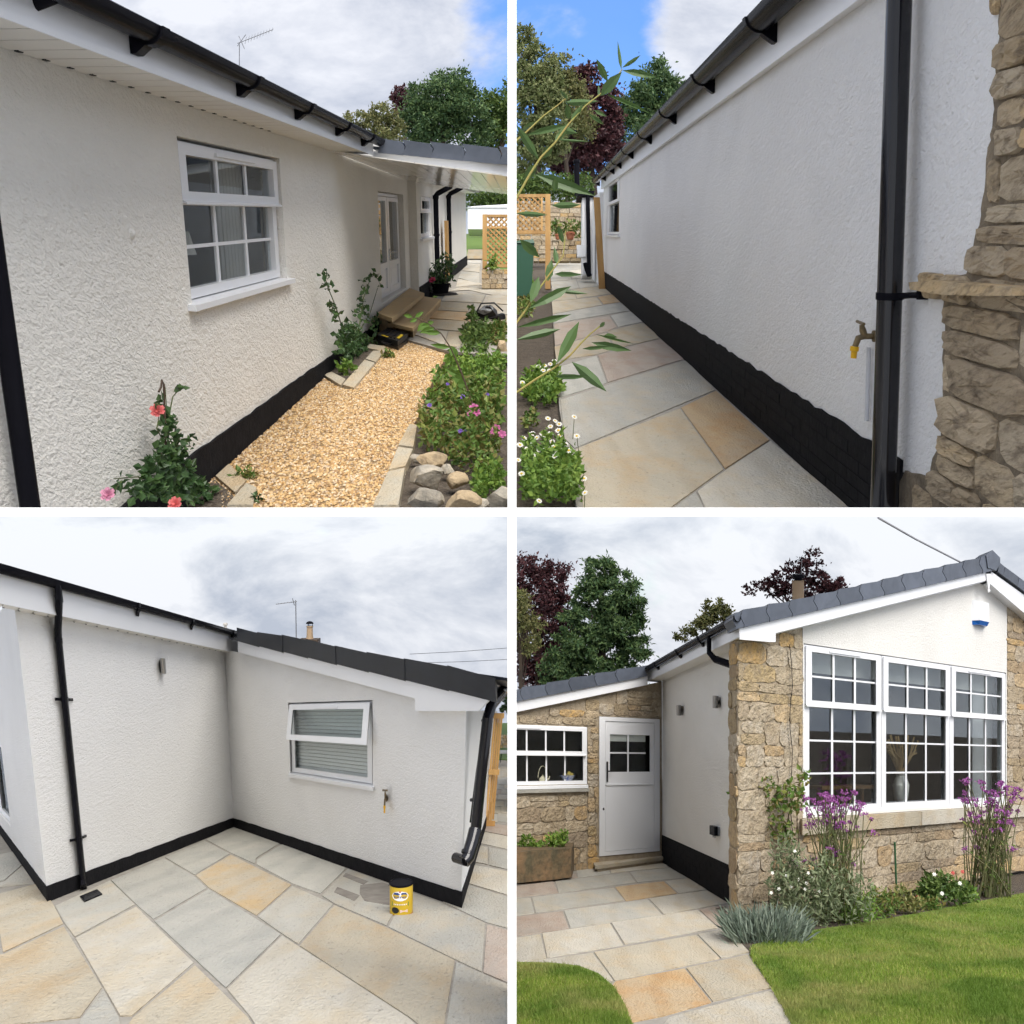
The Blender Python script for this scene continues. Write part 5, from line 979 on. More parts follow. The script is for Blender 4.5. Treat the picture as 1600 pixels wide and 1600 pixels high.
mb = MB(); mb.prism([(-17, -15, 84.5), (17, -15, 84.5), (17, 18, 84.5), (-17, 18, 84.5)], [(-15, -13, 88), (15, -13, 91), (15, 16, 93), (-15, 16, 93)]); mb.build('lid', gm_, bn, xf=xf, clips=B.clips, bevel=1)
for sx in (-1, 1): mb = MB(); mb.lathe((sx * 12, 12, 4), [(5, -2), (5.5, 0), (5, 2)], 12, axis=0); mb.build('wheel', M_black(KT), bn, xf=xf, clips=B.clips, smooth=True)
def px_wall(bay, parent, px, py, z, w_, h_, sw_, sh_, dep=14, name='stone', m=None, seedv=1):
    rg = random.Random(seedv); xf = flat_frame(px, py, z); y = 0.0
    while y < h_:
        hh = sh_ * rg.uniform(0.7, 1.3); x = -rg.uniform(0, sw_ * .4)
        while x < w_:
            ww = sw_ * rg.uniform(0.5, 1.6); mb = MB(); mb.box(max(x, 0), min(x + ww - 0.8, w_), -rg.uniform(0, 1.8), dep, y, min(y + hh - 0.6, h_ + 2)); mb.build(name, m or M_stone(bay.k), parent, xf=xf, clips=bay.clips, bevel=0.8, seg=1); x += ww
        y += hh
w1 = empty('garden_wall', towr(ray(880, 405) * (z1 * 1.25)), 'low tan dry stone wall crossing the far end of the path', 'stone wall'); px_wall(B, w1, 834, 408, z1 * 1.25, 76, 34, 12, 6, seedv=3)
w2 = empty('garden_wall', towr(ray(880, 350) * (z1 * 1.7)), 'taller sunlit garden wall in the far background below the hedge', 'stone wall'); px_wall(B, w2, 800, 380, z1 * 1.7, 115, 62, 12, 7, seedv=4)
for i, (px, py, r, lb) in enumerate(((891, 374, 7, 'square terracotta pot on the far dry stone wall'), (872, 374, 5, 'small terracotta pot left of the square one on the far wall'))):
    z = z1 * 1.2; xf = flat_frame(px, py, z); mb = MB(); mb.lathe((0, 0, 0), [(r * .7, 0), (r * .95, r * 1.1), (r * 1.08, r * 1.1), (r * 1.08, r * 1.5), (r * .9, r * 1.5), (r * .85, r * 1.2)], 14); prop(mb.build('flower_pot', mat('terracotta', (0.42, 0.15, 0.08), None, KT, rough=0.8), None, xf=xf, clips=B.clips, smooth=True), lb, 'pot')
plant(B, 'shrub', 'reddish green flowering shrub behind the terracotta pots', z1 * 1.3, (890, 372), [(895, 358, 20, 15, 200), (868, 356, 14, 12, 120)], 6, LM_mid, sd=61)
xf = flat_frame(909, 402, z1 * 1.15); mb = MB(); mb.prism([(-7, -4, 0), (6, -4, 0), (6, 5, 0), (-7, 5, 0)], [(-8, -5, 18), (7, -5, 18), (7, 6, 18), (-8, 6, 18)]); prop(mb.build('storage_tub', mat('white_plastic', (0.75, 0.76, 0.78), None, KT, rough=0.4), None, xf=xf, clips=B.clips, bevel=0.8), 'white plastic tub standing at the far end of the path', 'tub')
hg = empty('hedge', towr(ray(865, 315) * 190), 'clipped dark green hedge behind the far garden wall', 'hedge'); put_leaves(B, 'leaves', box_pts(np.random.default_rng(8), 190, [(812 + 17 * i, 294, 17, 24, 620) for i in range(7)], 190 / F), 5 * 190 / F, LM_oak, hg, np.random.default_rng(8))
LM_lime = leafmat('lime_tree_leaf', [(0, (0.10, 0.135, 0.045)), (1, (0.26, 0.27, 0.12)), (0.5, (0.16, 0.19, 0.07))], trans=0.25)
tree(B, 'lime_tree', 'tall pale olive tree at the left edge below the blue sky', [(828, 110, 34, 52), (845, 165, 40, 60), (815, 60, 18, 20), (862, 130, 26, 44), (850, 215, 46, 40), (820, 250, 30, 40)], 290, 15000, 6, LM_lime, (838, 340), 190, 0.15, trunk=((838, 150), 6), fill=2500)
tree(B, 'brown_tree', 'brownish-leaved tree between the pale tree and the copper beech', [(876, 120, 22, 40), (890, 160, 26, 40), (905, 190, 26, 34)], 305, 5200, 5.5, LM_olive, (885, 340), 90, 0.18, trunk=((885, 170), 4))
tree(B, 'copper_beech', 'dark purple copper beech behind the willow shoots', [(918, 150, 28, 46), (940, 170, 28, 42), (925, 210, 48, 44), (950, 215, 26, 40), (905, 120, 14, 22), (895, 240, 60, 32), (930, 255, 60, 28)], 320, 14000, 6.5, LM_copper, (925, 345), 170, 0.16, trunk=((925, 190), 6), fill=2500)
tree(B, 'conifer_tree', 'dark green conifer right of the copper beech, rising over the gutter', [(1022, 125, 30, 34), (1010, 155, 38, 36), (1000, 185, 40, 34), (1045, 140, 24, 30), (975, 215, 34, 34), (1030, 170, 40, 36)], 330, 11000, 6, LM_dark, (1010, 345), 150, 0.16, trunk=((1015, 150), 5), fill=2500, elong=2.2)
# ================================================================== plot with the paved corner (lower left)
k = KB
e1 = nrm(ray(813, 1113)); e2 = -nrm(ray(-130, 1117)); uC = nrm([200, 5200, -1600.])
C = Bay(np.stack([e1, e2, uC], 1), (0, 0, 1.5), KB, clipset(-1, KB, False))
c0 = C.on(2, 0, 365, 1293); C.L = np.array([-c0[0], -c0[1], 1.5])
CL = Wall(C, 0, 1, 0.0, 1); CR = Wall(C, 1, 0, 0.0, -1); QE = 5.93; SE3 = -4.84
CS = Wall(C, 0, 1, QE, 1); CE = Wall(C, 1, 0, SE3, -1)
h3 = empty('bungalow', C.W((0, 0, 0)), 'white rendered bungalow wings meeting in an inner corner above the sandstone patio', 'house')
RN = M_render(KB, (0.85, 0.845, 0.83)); WT3 = 2.262; PL3 = 0.13
wall_sheet(CL, 'wall', SE3, 0.0, WT3, [], RN, h3, h0=PL3 - .02)
vt = lambda a: float(np.interp(a, [0.0, 1.30, 5.14, 7.0], [2.30, 2.14, 1.625, 1.40]))
x0, hT = CR.on(454, 1098); x1 = CR.on(582, 1096)[0]; _, hB = CR.on(451, 1207); _, hM = CR.on(456, 1152)
x0 = CR.on(452, 1160)[0]
wall_sheet(CR, 'wall', 0.0, QE, vt, [(x0, x1, hB - 0.03, hT)], RN, h3, h0=PL3 - .02)
wall_sheet(CS, 'wall', 0.0, 9.0, 1.52, [], RN, h3, h0=PL3 - .02)
wall_sheet(CE, 'wall', -6.5, 0.0, WT3 + .1, [(-6.0, -3.0, 0.30, 1.22)], RN, h3, h0=PL3 - .02)
for wl, a, b in ((CL, SE3 - 0.015, -0.015), (CR, 0.016, QE + 0.016), (CS, -0.015, 9), (CE, -5, 0.0)):
    plinth_strip(wl, h3, a, b, -0.15, PL3 + 0.004, 0.004)
# glazed opening on the return at the far left
mb = MB(); frame_ring(mb, -6.0, -3.0, 0.31, 1.21, -0.10, -0.04, 0.25, 0.06); mb.box(-4.6, -4.4, -0.1, -0.04, 0.37, 1.15); we = CE.b(mb, 'window', M_upvc(KB), h3, bevel=0.006); panes(CE, we, -5.75, -3.25, 0.37, 1.15, 2, 1, -0.08); room(CE, h3, -6.2, -2.8, 0.25, 1.3, 1.0)
# window with open top light and blind
wv = window(CR, h3, x0 + 0.03, x1 - 0.03, hB + 0.01, hT - 0.01, None, (1, 1), (1, 1), setb=0.05, wa=0.10, wh=0.05, sillo=0.05, silla=0.06)
mb = MB(); mb.box(x0 + 0.13, x1 - 0.13, -0.11, -0.048, hM - 0.03, hM + 0.03); CR.b(mb, 'transom', M_upvc(KB), wv, bevel=0.004)
SLP = 0.5
def tilt(P): Q = P.copy(); Q[:, 1] = Q[:, 1] + (hT - 0.02 - Q[:, 2]) * SLP; return CR.cam(Q)
s0, s1_ = hM - 0.02, hT - 0.02; mb = MB(); frame_ring(mb, x0 + 0.05, x1 - 0.05, s0, s1_, -0.03, 0.02, 0.12, 0.055); sa_ = mb.build('sash', M_upvc(KB), wv, xf=tilt, bevel=0.005)
mb = MB(); mb.box(x0 + 0.172, x1 - 0.172, -0.012, -0.006, s0 + 0.056, s1_ - 0.056); mb.build('pane', glass_mat(), wv, xf=tilt)
mb = MB(); mb.box((x0 + x1) / 2 - 0.3, (x0 + x1) / 2 + 0.3, 0.021, 0.034, s1_ - 0.045, s1_ - 0.028); mb.build('trickle_vent', M_upvc(KB), wv, xf=tilt, bevel=0.003)
room(CR, h3, x0 - .2, x1 + .2, hB - .2, hT + .1, 1.0, mat('pale_room', (0.35, 0.34, 0.32), None, KB))
hh = hB + 0.05
while hh < hT - 0.05:
    mb = MB(); mb.box(x0 + 0.10, x1 - 0.10, -0.185, -0.15, hh, hh + 0.008); mb.add([(x0 + .1, -.15, hh), (x1 - .1, -.15, hh), (x1 - .1, -.175, hh + .03), (x0 + .1, -.175, hh + .03)], [(0, 1, 2, 3)]); CR.b(mb, 'blind_slat', mat('blind_white', (0.74, 0.74, 0.72), None, KB, rough=0.5), wv); hh += 0.036
# eaves over the left wall
FO3 = 0.24; u3 = M_upvc(KB)
mb = MB(); mb.box(SE3 - 0.6, 0.36, FO3 - 0.02, FO3, WT3 - 0.005, WT3 + 0.2); CL.b(mb, 'fascia', u3, h3, bevel=0.003)
mb = MB(); mb.box(SE3 - 0.6, 0.30, 0.0, FO3 - 0.021, WT3 + 0.011, WT3 + 0.02); sf3 = CL.b(mb, 'soffit', mat('soffit_groove', (0.08, 0.08, 0.075), None, KB), h3); x = SE3 - 0.6
while x < 0.3:
    mb = MB(); mb.box(x + 0.010, min(x + 0.200, 0.3), 0.002, FO3 - 0.022, WT3 - 0.004, WT3 + 0.010); CL.b(mb, 'soffit_board', mat('soffit_white', (0.74, 0.72, 0.67), None, KB, rough=0.4), sf3, bevel=0.002)
    mb = MB(); mb.box(x + 0.01, x + 0.04, 0.012, 0.03, WT3 - 0.007, WT3 - 0.003); CL.b(mb, 'vent_slot', M_black(KB), sf3); x += 0.21
GR3 = 0.062; GO3 = FO3 + GR3 + 0.012; GH3 = CL.on(200, 937, GO3 + GR3)[1]; mb = MB(); half_gutter(mb, SE3 - 0.8, 0.45, GO3, GH3, GR3); g3 = CL.b(mb, 'gutter', M_black(KB), h3, smooth=True)
for px, py in ((214, 957), (298, 979), (362, 996)): gutter_bracket(CL, g3, CL.on(px, py, FO3)[0], GO3, GH3, GR3, 0.06)
mb = MB(); mb.prism([(SE3 - .8, FO3 + .02, GH3 - .01), (0.4, FO3 + .02, GH3 - .01), (0.4, -3.5, GH3 + 0.30), (SE3 - .8, -3.5, GH3 + 0.30)], [(SE3 - .8, FO3 + .02, GH3 + .015), (0.4, FO3 + .02, GH3 + .015), (0.4, -3.5, GH3 + 0.33), (SE3 - .8, -3.5, GH3 + 0.33)]); CL.b(mb, 'roof', M_tile(KB), h3)
# verge over the right wall
def cq(px, py, o): a, h = CR.on(px, py, o); return (a, h)
bp = [cq(372, 1000, .12), cq(765, 1093, .12), cq(750, 1110, .12), cq(649, 1110, .12), cq(647, 1091, .12), cq(372, 1019, .12)]
mb = MB(); mb.prism([(a, 0.09, h) for a, h in bp[:2] + [cq(647, 1091, .12)] + bp[5:]], [(a, 0.125, h) for a, h in bp[:2] + [cq(647, 1091, .12)] + bp[5:]]); bb_ = CR.b(mb, 'bargeboard', u3, h3, bevel=0.003)
q = [cq(647, 1067, .13), cq(766, 1093, .13), cq(748, 1111, .13), cq(649, 1111, .13)]; mb = MB(); mb.prism([(a, 0.0, h) for a, h in q], [(a, 0.131, h) for a, h in q]); CR.b(mb, 'box_end', u3, h3, bevel=0.003)
tk = mat('silhouette_tile', (0.014, 0.017, 0.024), (0.010, 0.012, 0.017), KB, rough=0.4, spec=.2, ns=5, rnd=0.15)  # slate tile copy, blackened to paint in its silhouette against the sky
te = [(370, 983), (402, 990), (440, 994), (478, 1001), (523, 1011), (573, 1021), (631, 1031), (699, 1042), (773, 1061)]; tbm = lambda x: 1000 + (x - 370) * (1093 - 1000) / (770 - 370) + 1.5
for i in range(len(te) - 1):
    (xa, ya), (xb, yb) = te[i], te[i + 1]; q = [cq(xa, ya - 2.5, .16), cq(xb + 1, yb - 1.0, .16), cq(xb + 2, tbm(xb) + 2, .16), cq(xa, tbm(xa), .16)]
    mb = MB(); mb.prism([(a, -0.2, h) for a, h in q], [(a, 0.165 + 0.006 * (i % 2), h) for a, h in q]); CR.b(mb, 'verge_tile', tk, h3, bevel=0.006)
mb = MB(); mb.prism([(0.3, 0.1, 2.40), (6.5, 0.1, 1.70), (6.5, -7, 1.70), (0.3, -7, 2.40)], [(0.3, 0.1, 2.42), (6.5, 0.1, 1.72), (6.5, -7, 1.72), (0.3, -7, 2.42)]); CR.b(mb, 'roof', tk, h3)
# left downpipe with swan neck and gully
pa3 = CL.on(112, 1200, 0.06)[0]; bk = M_black(KB); R3 = 0.058
ht = CL.on(75, 990, 0.06)[1]; dp3 = pipe('downpipe', CL, [(pa3, 0.06, 0.02), (pa3, 0.06, 1.0), (pa3, 0.06, ht - 0.02), (pa3, 0.10, ht + 0.06), (pa3, GO3 - 0.03, GH3 - 0.16), (pa3, GO3, GH3 - 0.10), (pa3, GO3, GH3 - 0.02)], R3, h3, bk, 14)
for h_, o_ in ((ht - 0.04, 0.06), (GH3 - 0.13, GO3 - 0.01), (1.62, 0.06), (0.45, 0.06)): mb = MB(); mb.tube([(pa3, o_, h_ - 0.02), (pa3, o_, h_ + 0.02)], R3 + 0.006, 14); CL.b(mb, 'pipe_collar', bk, dp3, smooth=True)
for h_ in (1.62, 0.45):
    for sx in (-1, 1): mb = MB(); mb.tube([(pa3 + sx * R3, 0.05, h_), (pa3 + sx * 0.15, 0.02, h_)], 0.012, 8); CL.b(mb, 'clip_lug', bk, dp3, smooth=True)
mb = MB(); mb.tube([(pa3, 0.06, 0.07), (pa3 - 0.02, 0.10, 0.02)], R3 + 0.004, 12); CL.b(mb, 'pipe_shoe', bk, dp3, smooth=True)
gu = ground_piece(C, 'gully_grate', [(125, 1404), (152, 1393), (160, 1400), (132, 1412)], -0.02, 0.022, bk, None, bevel=0.003); prop(gu, 'black gully grate at the foot of the left downpipe', 'drain grate')
# wall lamp
def wall_lamp(wl, px, py, r, L, label, o=0.08):
    a, h = wl.on(px, py, o); st = mat('brushed_steel', (0.38, 0.37, 0.36), None, wl.bay.k, rough=0.3, metal=0.95); t = empty('wall_lamp', wl.W(a, 0, h), label, 'wall lamp', 'steel wall lamps')
    mb = MB(); mb.lathe((a, 0.0, h), [(r * 1.2, 0.0), (r * 1.2, 0.012), (r * 0.9, 0.016)], 18, axis=1); wl.b(mb, 'back_plate', st, t, smooth=True)
    mb = MB(); mb.tube([(a, 0.01, h), (a, o, h)], r * 0.4, 8); wl.b(mb, 'arm', st, t, smooth=True)
    mb = MB(); mb.lathe((a, o, h - L / 2), [(r * .82, 0.006), (r, 0.0), (r, L), (r * .82, L - 0.006)], 18); wl.b(mb, 'tube', st, t, smooth=True); return t
wall_lamp(CL, 255, 1041, 0.06, 0.15, 'small steel up-and-down wall lamp high on the left wall of the patio corner')
tap(CR, 602, 1252, 1.15, 'small brass garden tap on the wall below the open window', True)
# right hand downpipe and far bits, on the side wall
zs3 = C.depth(np.array([1.4, QE + 0.1, 0.0])); xf = flat_frame(0, 0, zs3)
def pxp(lst, z, n_, r, name, m, parent, nn=14): mb = MB(); mb.tube([ray(x, y) * (z + d) for x, y, d in lst], r * z / F if not hasattr(r, '__len__') else [q * z / F for q in r], nn); return mb.build(name, m, parent, clips=C.clips, smooth=True)
zq = C.depth(np.array([0.25, QE + 0.12, 1.0])); d2 = pxp([(783, 1084, 0.3), (768, 1102, 0.1), (762, 1122, 0), (752, 1210, 0), (744, 1290, 0), (742, 1302, 0)], zq, 0, 8.5, 'downpipe', GLB, h3)
pxp([(743, 1296, 0), (738, 1316, -0.05), (731, 1340, -0.1), (725, 1346, -0.12)], zq, 0, 10.5, 'pipe_shoe', GLB, d2); pxp([(728, 1345, -0.11), (712, 1340, 0.0)], zq, 0, 8, 'pipe_outlet', GLB, d2); pxp([(733, 1330, -.08), (731.5, 1335, -.09)], zq, 0, 11.6, 'pipe_collar', GLB, d2)
pxp([(758, 1118, 0.15), (745, 1205, 0.12), (735, 1285, 0.1)], zq, 0, 1.6, 'cable', GLB, d2, 6)
for q in ((758, 1126), (740, 1250)): pxp([(q[0] - 4, q[1], 0.05), (q[0] + 8, q[1], -0.02)], zq, 0, 3, 'pipe_clip', GLB, d2, 6)
pxp([(764, 1092, 0.2), (790, 1076, 0.9)], zq, 0, 9, 'gutter', GLB, h3)
fz3 = C.depth(C.g(765, 1292)); xf3 = flat_frame(757, 1292, fz3); fn = empty('timber_gate', towr(ray(765, 1292) * fz3), 'narrow pale timber boarded panel behind the right-hand downpipe', 'fence')
for i in range(4): mb = MB(); mb.box(i * 3.6, i * 3.6 + 3.2, i * 6.0, i * 6 + 3, 6, 176 - i); mb.build('board', M_wood(KB), fn, xf=lambda P: xf3(np.stack([P[:, 0] + P[:, 2] * 0.085, P[:, 1], P[:, 2]], 1)), clips=C.clips, bevel=0.3)
for y in (2, 82, 170): mb = MB(); mb.box(-1, 16, -3, -0.5, y, y + 8); mb.build('rail', M_wood(KB), fn, xf=lambda P: xf3(np.stack([P[:, 0] + P[:, 2] * 0.085, P[:, 1], P[:, 2]], 1)), clips=C.clips, bevel=0.3)
# chimney, aerial, finial
zc3 = 19.0; xf = flat_frame(484, 1006, zc3); ch3 = empty('chimney', towr(ray(484, 1006) * zc3), 'stubby chimney with clay pot and black cowl above the dark verge tiles', 'chimney')
mb = MB(); mb.box(-15, 15, -10, 10, -10, 8); mb.build('stack', mat('chimney_brick', (0.10, 0.07, 0.05), (0.05, 0.04, 0.035), 0.5, ns=6), ch3, xf=xf, bevel=1.5)
mb = MB(); mb.lathe((0, 0, 8), [(6, 0), (5, 4), (4.6, 18), (5.4, 18.5), (5.4, 20), (4, 20)], 16); mb.build('chimney_pot', mat('buff_clay', (0.42, 0.30, 0.19), None, 0.5, rough=0.8), ch3, xf=xf, smooth=True)
mb = MB(); [mb.tube([(4 * math.cos(t), 4 * math.sin(t), 27), (4.4 * math.cos(t), 4.4 * math.sin(t), 32)], 0.5, 5) for t in (0, 2.1, 4.2)]; mb.build('cowl_leg', bk, ch3, xf=xf)
mb = MB(); mb.lathe((0, 0, 31.5), [(6, 0), (6, 1), (4, 3), (1, 4)], 16); mb.build('cowl', bk, ch3, xf=xf, smooth=True)
ae3 = empty('tv_aerial', towr(ray(463, 1004) * zc3), 'slender television aerial on a pole beside the clay chimney pot', 'aerial'); r0 = zc3 / F
stems(C, 'mast', [[ray(463, 1012) * zc3, ray(462, 938) * zc3]], 0.8 * r0, gm, ae3); stems(C, 'boom', [[ray(431, 944) * zc3, ray(464, 940) * zc3]], 0.6 * r0, gm, ae3)
for i in range(6): x = 434 + i * 5; stems(C, 'element', [[ray(x, 943.5 - i * .6) * (zc3 - 0.05), ray(x + 1, 942.5 - i * .6) * (zc3 + 0.05)]], 0.35 * r0, gm, ae3, 4)
stems(C, 'reflector', [[ray(457, 935) * zc3, ray(460, 946) * zc3]], 0.6 * r0, gm, ae3, 4)
xf = flat_frame(352, 985, zc3); fi = empty('roof_finial', towr(ray(352, 985) * zc3), 'little pale terminal poking up behind the gutter above the inner corner', 'flue terminal'); mb = MB(); mb.lathe((0, 0, -6), [(3, 0), (3, 10), (2, 11), (2, 13), (3.6, 14), (3.6, 17), (1.5, 18)], 12); mb.build('terminal', mat('pale_grey_terminal', (0.5, 0.48, 0.45), None, 1), fi, xf=xf, smooth=True)
for i, yy in enumerate(((1022, 1012), (1036, 1030))):
    o_ = MB(); o_.tube([ray(640, yy[0]) * 40, ray(720, (yy[0] + yy[1]) / 2 + 1) * 40, ray(799, yy[1]) * 40], 0.010, 5); prop(o_.build('overhead_wire', mat('grey_wire', (0.25, 0.25, 0.27), None, 1), None, clips=C.clips), ('upper' if i == 0 else 'lower') + ' thin overhead wire in the cloudy sky right of the roof', 'wire')
# paving
pv3 = prop(empty('patio', C.W((-3, 3, 0))), kind='structure')
BLP = [([(10, 1395), (62, 1381), (85, 1417), (99, 1445), (5, 1490), (-10, 1400)], 'buff'), ([(5, 1493), (100, 1449), (160, 1545), (125, 1592), (-30, 1610), (-20, 1495)], 'buff'), ([(127, 1594), (162, 1549), (186, 1592), (190, 1610), (120, 1610)], 'grey'), ([(86, 1417), (172, 1377), (211, 1415), (117, 1466), (100, 1443)], 'grey'), ([(118, 1468), (213, 1418), (303, 1506), (206, 1590), (188, 1590)], 'pale'), ([(207, 1593), (305, 1510), (388, 1592), (400, 1612), (195, 1612)], 'buff'),
       ([(174, 1377), (256, 1342), (303, 1370), (323, 1389), (240, 1438), (213, 1415)], 'blue'), ([(241, 1441), (326, 1391), (439, 1462), (353, 1546)], 'blue'), ([(355, 1548), (441, 1464), (466, 1480), (637, 1592), (660, 1612), (404, 1612), (390, 1590)], 'pale'), ([(258, 1341), (320, 1315), (359, 1335), (304, 1368)], 'blue'), ([(306, 1369), (361, 1337), (455, 1384), (401, 1432), (327, 1389)], 'tan'), ([(403, 1434), (457, 1386), (521, 1414), (466, 1477), (441, 1461)], 'grey'), ([(468, 1479), (523, 1416), (604, 1451), (711, 1503), (696, 1592), (694, 1612), (665, 1612), (640, 1592)], 'buff'), ([(713, 1505), (754, 1523), (810, 1548), (810, 1612), (696, 1612), (699, 1592)], 'grey'),
       ([(322, 1313), (364, 1293), (438, 1318), (400, 1342), (398, 1351), (361, 1334)], 'blue'), ([(402, 1344), (441, 1320), (541, 1358), (501, 1398), (457, 1382), (401, 1352)], 'blue'), ([(503, 1401), (543, 1359), (642, 1395), (617, 1425), (604, 1448), (523, 1414)], 'grey'), ([(607, 1450), (619, 1426), (644, 1396), (690, 1413), (758, 1444), (753, 1521), (713, 1502)], 'grey'), ([(761, 1446), (810, 1460), (810, 1545), (755, 1522)], 'pink'), ([(692, 1411), (706, 1376), (810, 1408), (810, 1457), (760, 1443)], 'grey'), ([(707, 1374), (722, 1349), (810, 1366), (810, 1405)], 'pale'), ([(735, 1347), (741, 1320), (762, 1325), (762, 1352)], 'pale'), ([(764, 1325), (810, 1334), (810, 1364), (764, 1353)], 'grey'), ([(748, 1318), (752, 1300), (810, 1311), (810, 1332)], 'pale'), ([(753, 1299), (757, 1286), (810, 1293), (810, 1310)], 'pink')]
rows = [(1285, 1272), (1271, 1261), (1260, 1251), (1250, 1242), (1241, 1234), (1233, 1227), (1226, 1215), (1214, 1198)]
for i, (ya, yb) in enumerate(rows):
    xs_ = [762 + i, 778 + (i % 3) * 5, 810]
    for xa, xb in zip(xs_[:-1], xs_[1:]): BLP.append(([(xa, ya), (xb - 0.6, ya + 1), (xb - 0.6, yb + 1), (xa, yb)], ('pale', 'buff', 'grey', 'pink')[(i * 2 + xb) % 4]))
BLP += [([(-40, 1392), (8, 1378), (40, 1350), (60, 1381)], 'grey'), ([(-60, 1350), (-10, 1338), (30, 1330), (39, 1349), (6, 1377), (-50, 1388)], 'blue')]
for q, c in BLP: ground_piece(C, 'paving_slab', q, -0.04, 0.010, M_slab(c, KB), pv3, gap=0.005, jit=0.0015, bevel=0.004)
prop(sheet(C, 'patio_bed', [(-9, -6, 0.003), (40, -6, 0.003), (40, 14, 0.003), (-9, 14, 0.003)], M_joint(KB), kind=None, parent=pv3, thick=0.5))
smear = mat('mortar_stain', (0.17, 0.15, 0.13), (0.25, 0.23, 0.20), KB, rough=0.9, ns=6)
for q in ([(540, 1366), (575, 1379), (568, 1384), (536, 1371)], [(527, 1388), (562, 1401), (554, 1410), (522, 1396)], [(563, 1385), (598, 1381), (630, 1392), (618, 1418), (570, 1410), (562, 1398)]): prop(ground_piece(C, 'mortar_smear', q, 0.0105, 0.0135, smear, pv3, bevel=0))
# paint tin
zt3 = C.depth(C.g(627, 1428)); xf = flat_frame(627, 1428, zt3); tin = empty('paint_tin', towr(ray(627, 1428) * zt3), 'yellow paint tin with black lid standing on the patio against the plinth', 'paint tin')
yt_ = mat('yellow_tin', (0.46, 0.31, 0.02), None, 1, rough=0.35); ym = MB(); ym.lathe((0, 0, 0), [(17.4, 0), (18, 0.6), (18, 47), (17.6, 47.5)], 36); ym.build('can', yt_, tin, xf=xf, smooth=True)
mb = MB(); mb.lathe((0, 0, 47.2), [(18.3, 0), (18.6, 0.8), (18.6, 2.6), (17.2, 3.2), (16.4, 2.2), (2, 2.2)], 36); mb.build('lid', bk, tin, xf=xf, smooth=True)
mb = MB(); mb.tube([(19 * math.cos(t), -3 + 5 * math.sin(t), 45 + 17 * math.sin(t)) for t in np.linspace(0, math.pi, 14)], 0.5, 5); mb.build('wire_handle', bk, tin, xf=xf, smooth=True)
mb = MB(); mb.lathe((0, 0, 0), [(18.15, 0.4), (18.15, 4.5)], 36); mb.build('base_band', mat('brown_band', (0.33, 0.12, 0.02), None, 1, rough=0.4), tin, xf=xf, smooth=True)
def patch(name, pts, m, R=18.35):      # flat print wrapped on the can: (angle in px of arc, height)
    mb = MB(); n = len(pts); c = np.mean(pts, 0); f = lambda a, h, r: (r * math.sin(a / 18.0), -r * math.cos(a / 18.0), h)
    mb.add([f(*c, R)] + [f(a, h, R) for a, h in pts], [(0, 1 + i, 1 + (i + 1) % n) for i in range(n)]); return mb.build(name, m, tin, xf=xf)
ov = lambda cx, cy, rx, ry, n=20: [(cx + rx * math.cos(2 * math.pi * i / n), cy + ry * math.sin(2 * math.pi * i / n)) for i in range(n)]
P1_ = mat('print_white', (0.75, 0.75, 0.76), None, 1); P2_ = mat('print_blue', (0.03, 0.06, 0.22), None, 1); P3_ = mat('print_green', (0.02, 0.16, 0.05), None, 1); P4_ = mat('print_black', (0.012, 0.014, 0.012), None, 1)
patch('logo_oval', ov(0, 34, 13.5, 7.5), P1_); patch('logo_blue', [(-11, 36.2), (-3, 35.8), (0, 36.8), (-3, 39.5), (-9, 39.2)], P2_, 18.5); patch('logo_blue', [(1, 36.6), (11.5, 35.8), (9, 39.0), (3, 39.5)], P2_, 18.5); patch('logo_red', [(-1.5, 39.8), (1.5, 39.8), (1, 42), (-1, 42)], mat('print_red', (0.4, 0.03, 0.03), None, 1), 18.5)
for i in range(8): patch('logo_stroke', [(-9.5 + i * 2.4, 31.2), (-8.0 + i * 2.4, 31.2 + (i % 2) * .5), (-8.2 + i * 2.4, 34.2), (-9.3 + i * 2.4, 34.0 - (i % 3) * .6)], P2_, 18.5)
patch('green_band', [(-14, 18), (14, 18), (14, 24.5), (-14, 24.5)], P3_); [patch('band_stroke', [(-10 + i * 2.7, 20.3), (-8.6 + i * 2.7, 20.3), (-8.6 + i * 2.7, 22.4), (-10 + i * 2.7, 22.0)], P1_, 18.5) for i in range(8)]
patch('colour_disc', ov(-8, 12, 6.5, 4.8), P4_); patch('white_box', [(0, 8.5), (12, 8.5), (12, 13), (0, 13)], mat('print_pink', (0.6, 0.45, 0.42), None, 1))
# far garden glimpsed at the right edge
sheet(C, 'lawn', [(22, 2, 0.03), (120, -20, 0.03), (120, 60, 0.03), (22, 40, 0.03)], mat('lawn_far_green', (0.09, 0.17, 0.03), (0.13, 0.21, 0.04), 1, ns=2, rough=0.9), thick=0.03)
w3 = empty('garden_wall', towr(ray(790, 1166) * 30), 'low grey field wall at the far right edge of the patio view', 'stone wall'); px_wall(C, w3, 779, 1168, 30, 40, 15, 7, 4, seedv=9)
tbq = empty('garden_table', towr(ray(790, 1190) * 26), 'small metal garden table at the far right edge beyond the timber panel', 'table'); xf = flat_frame(790, 1190, 26); mb = MB(); mb.box(-11, 14, -8, 8, 14, 16); mb.build('table_top', mat('pale_metal', (0.45, 0.45, 0.44), None, 1, rough=.4), tbq, xf=xf, clips=C.clips)
for sx, sy in ((-8, -6), (7, -6), (-8, 6), (7, 6)): mb = MB(); mb.tube([(sx, sy, 0), (sx * .8, sy, 14)], 0.6, 5); mb.build('leg', bk, tbq, xf=xf, clips=C.clips)
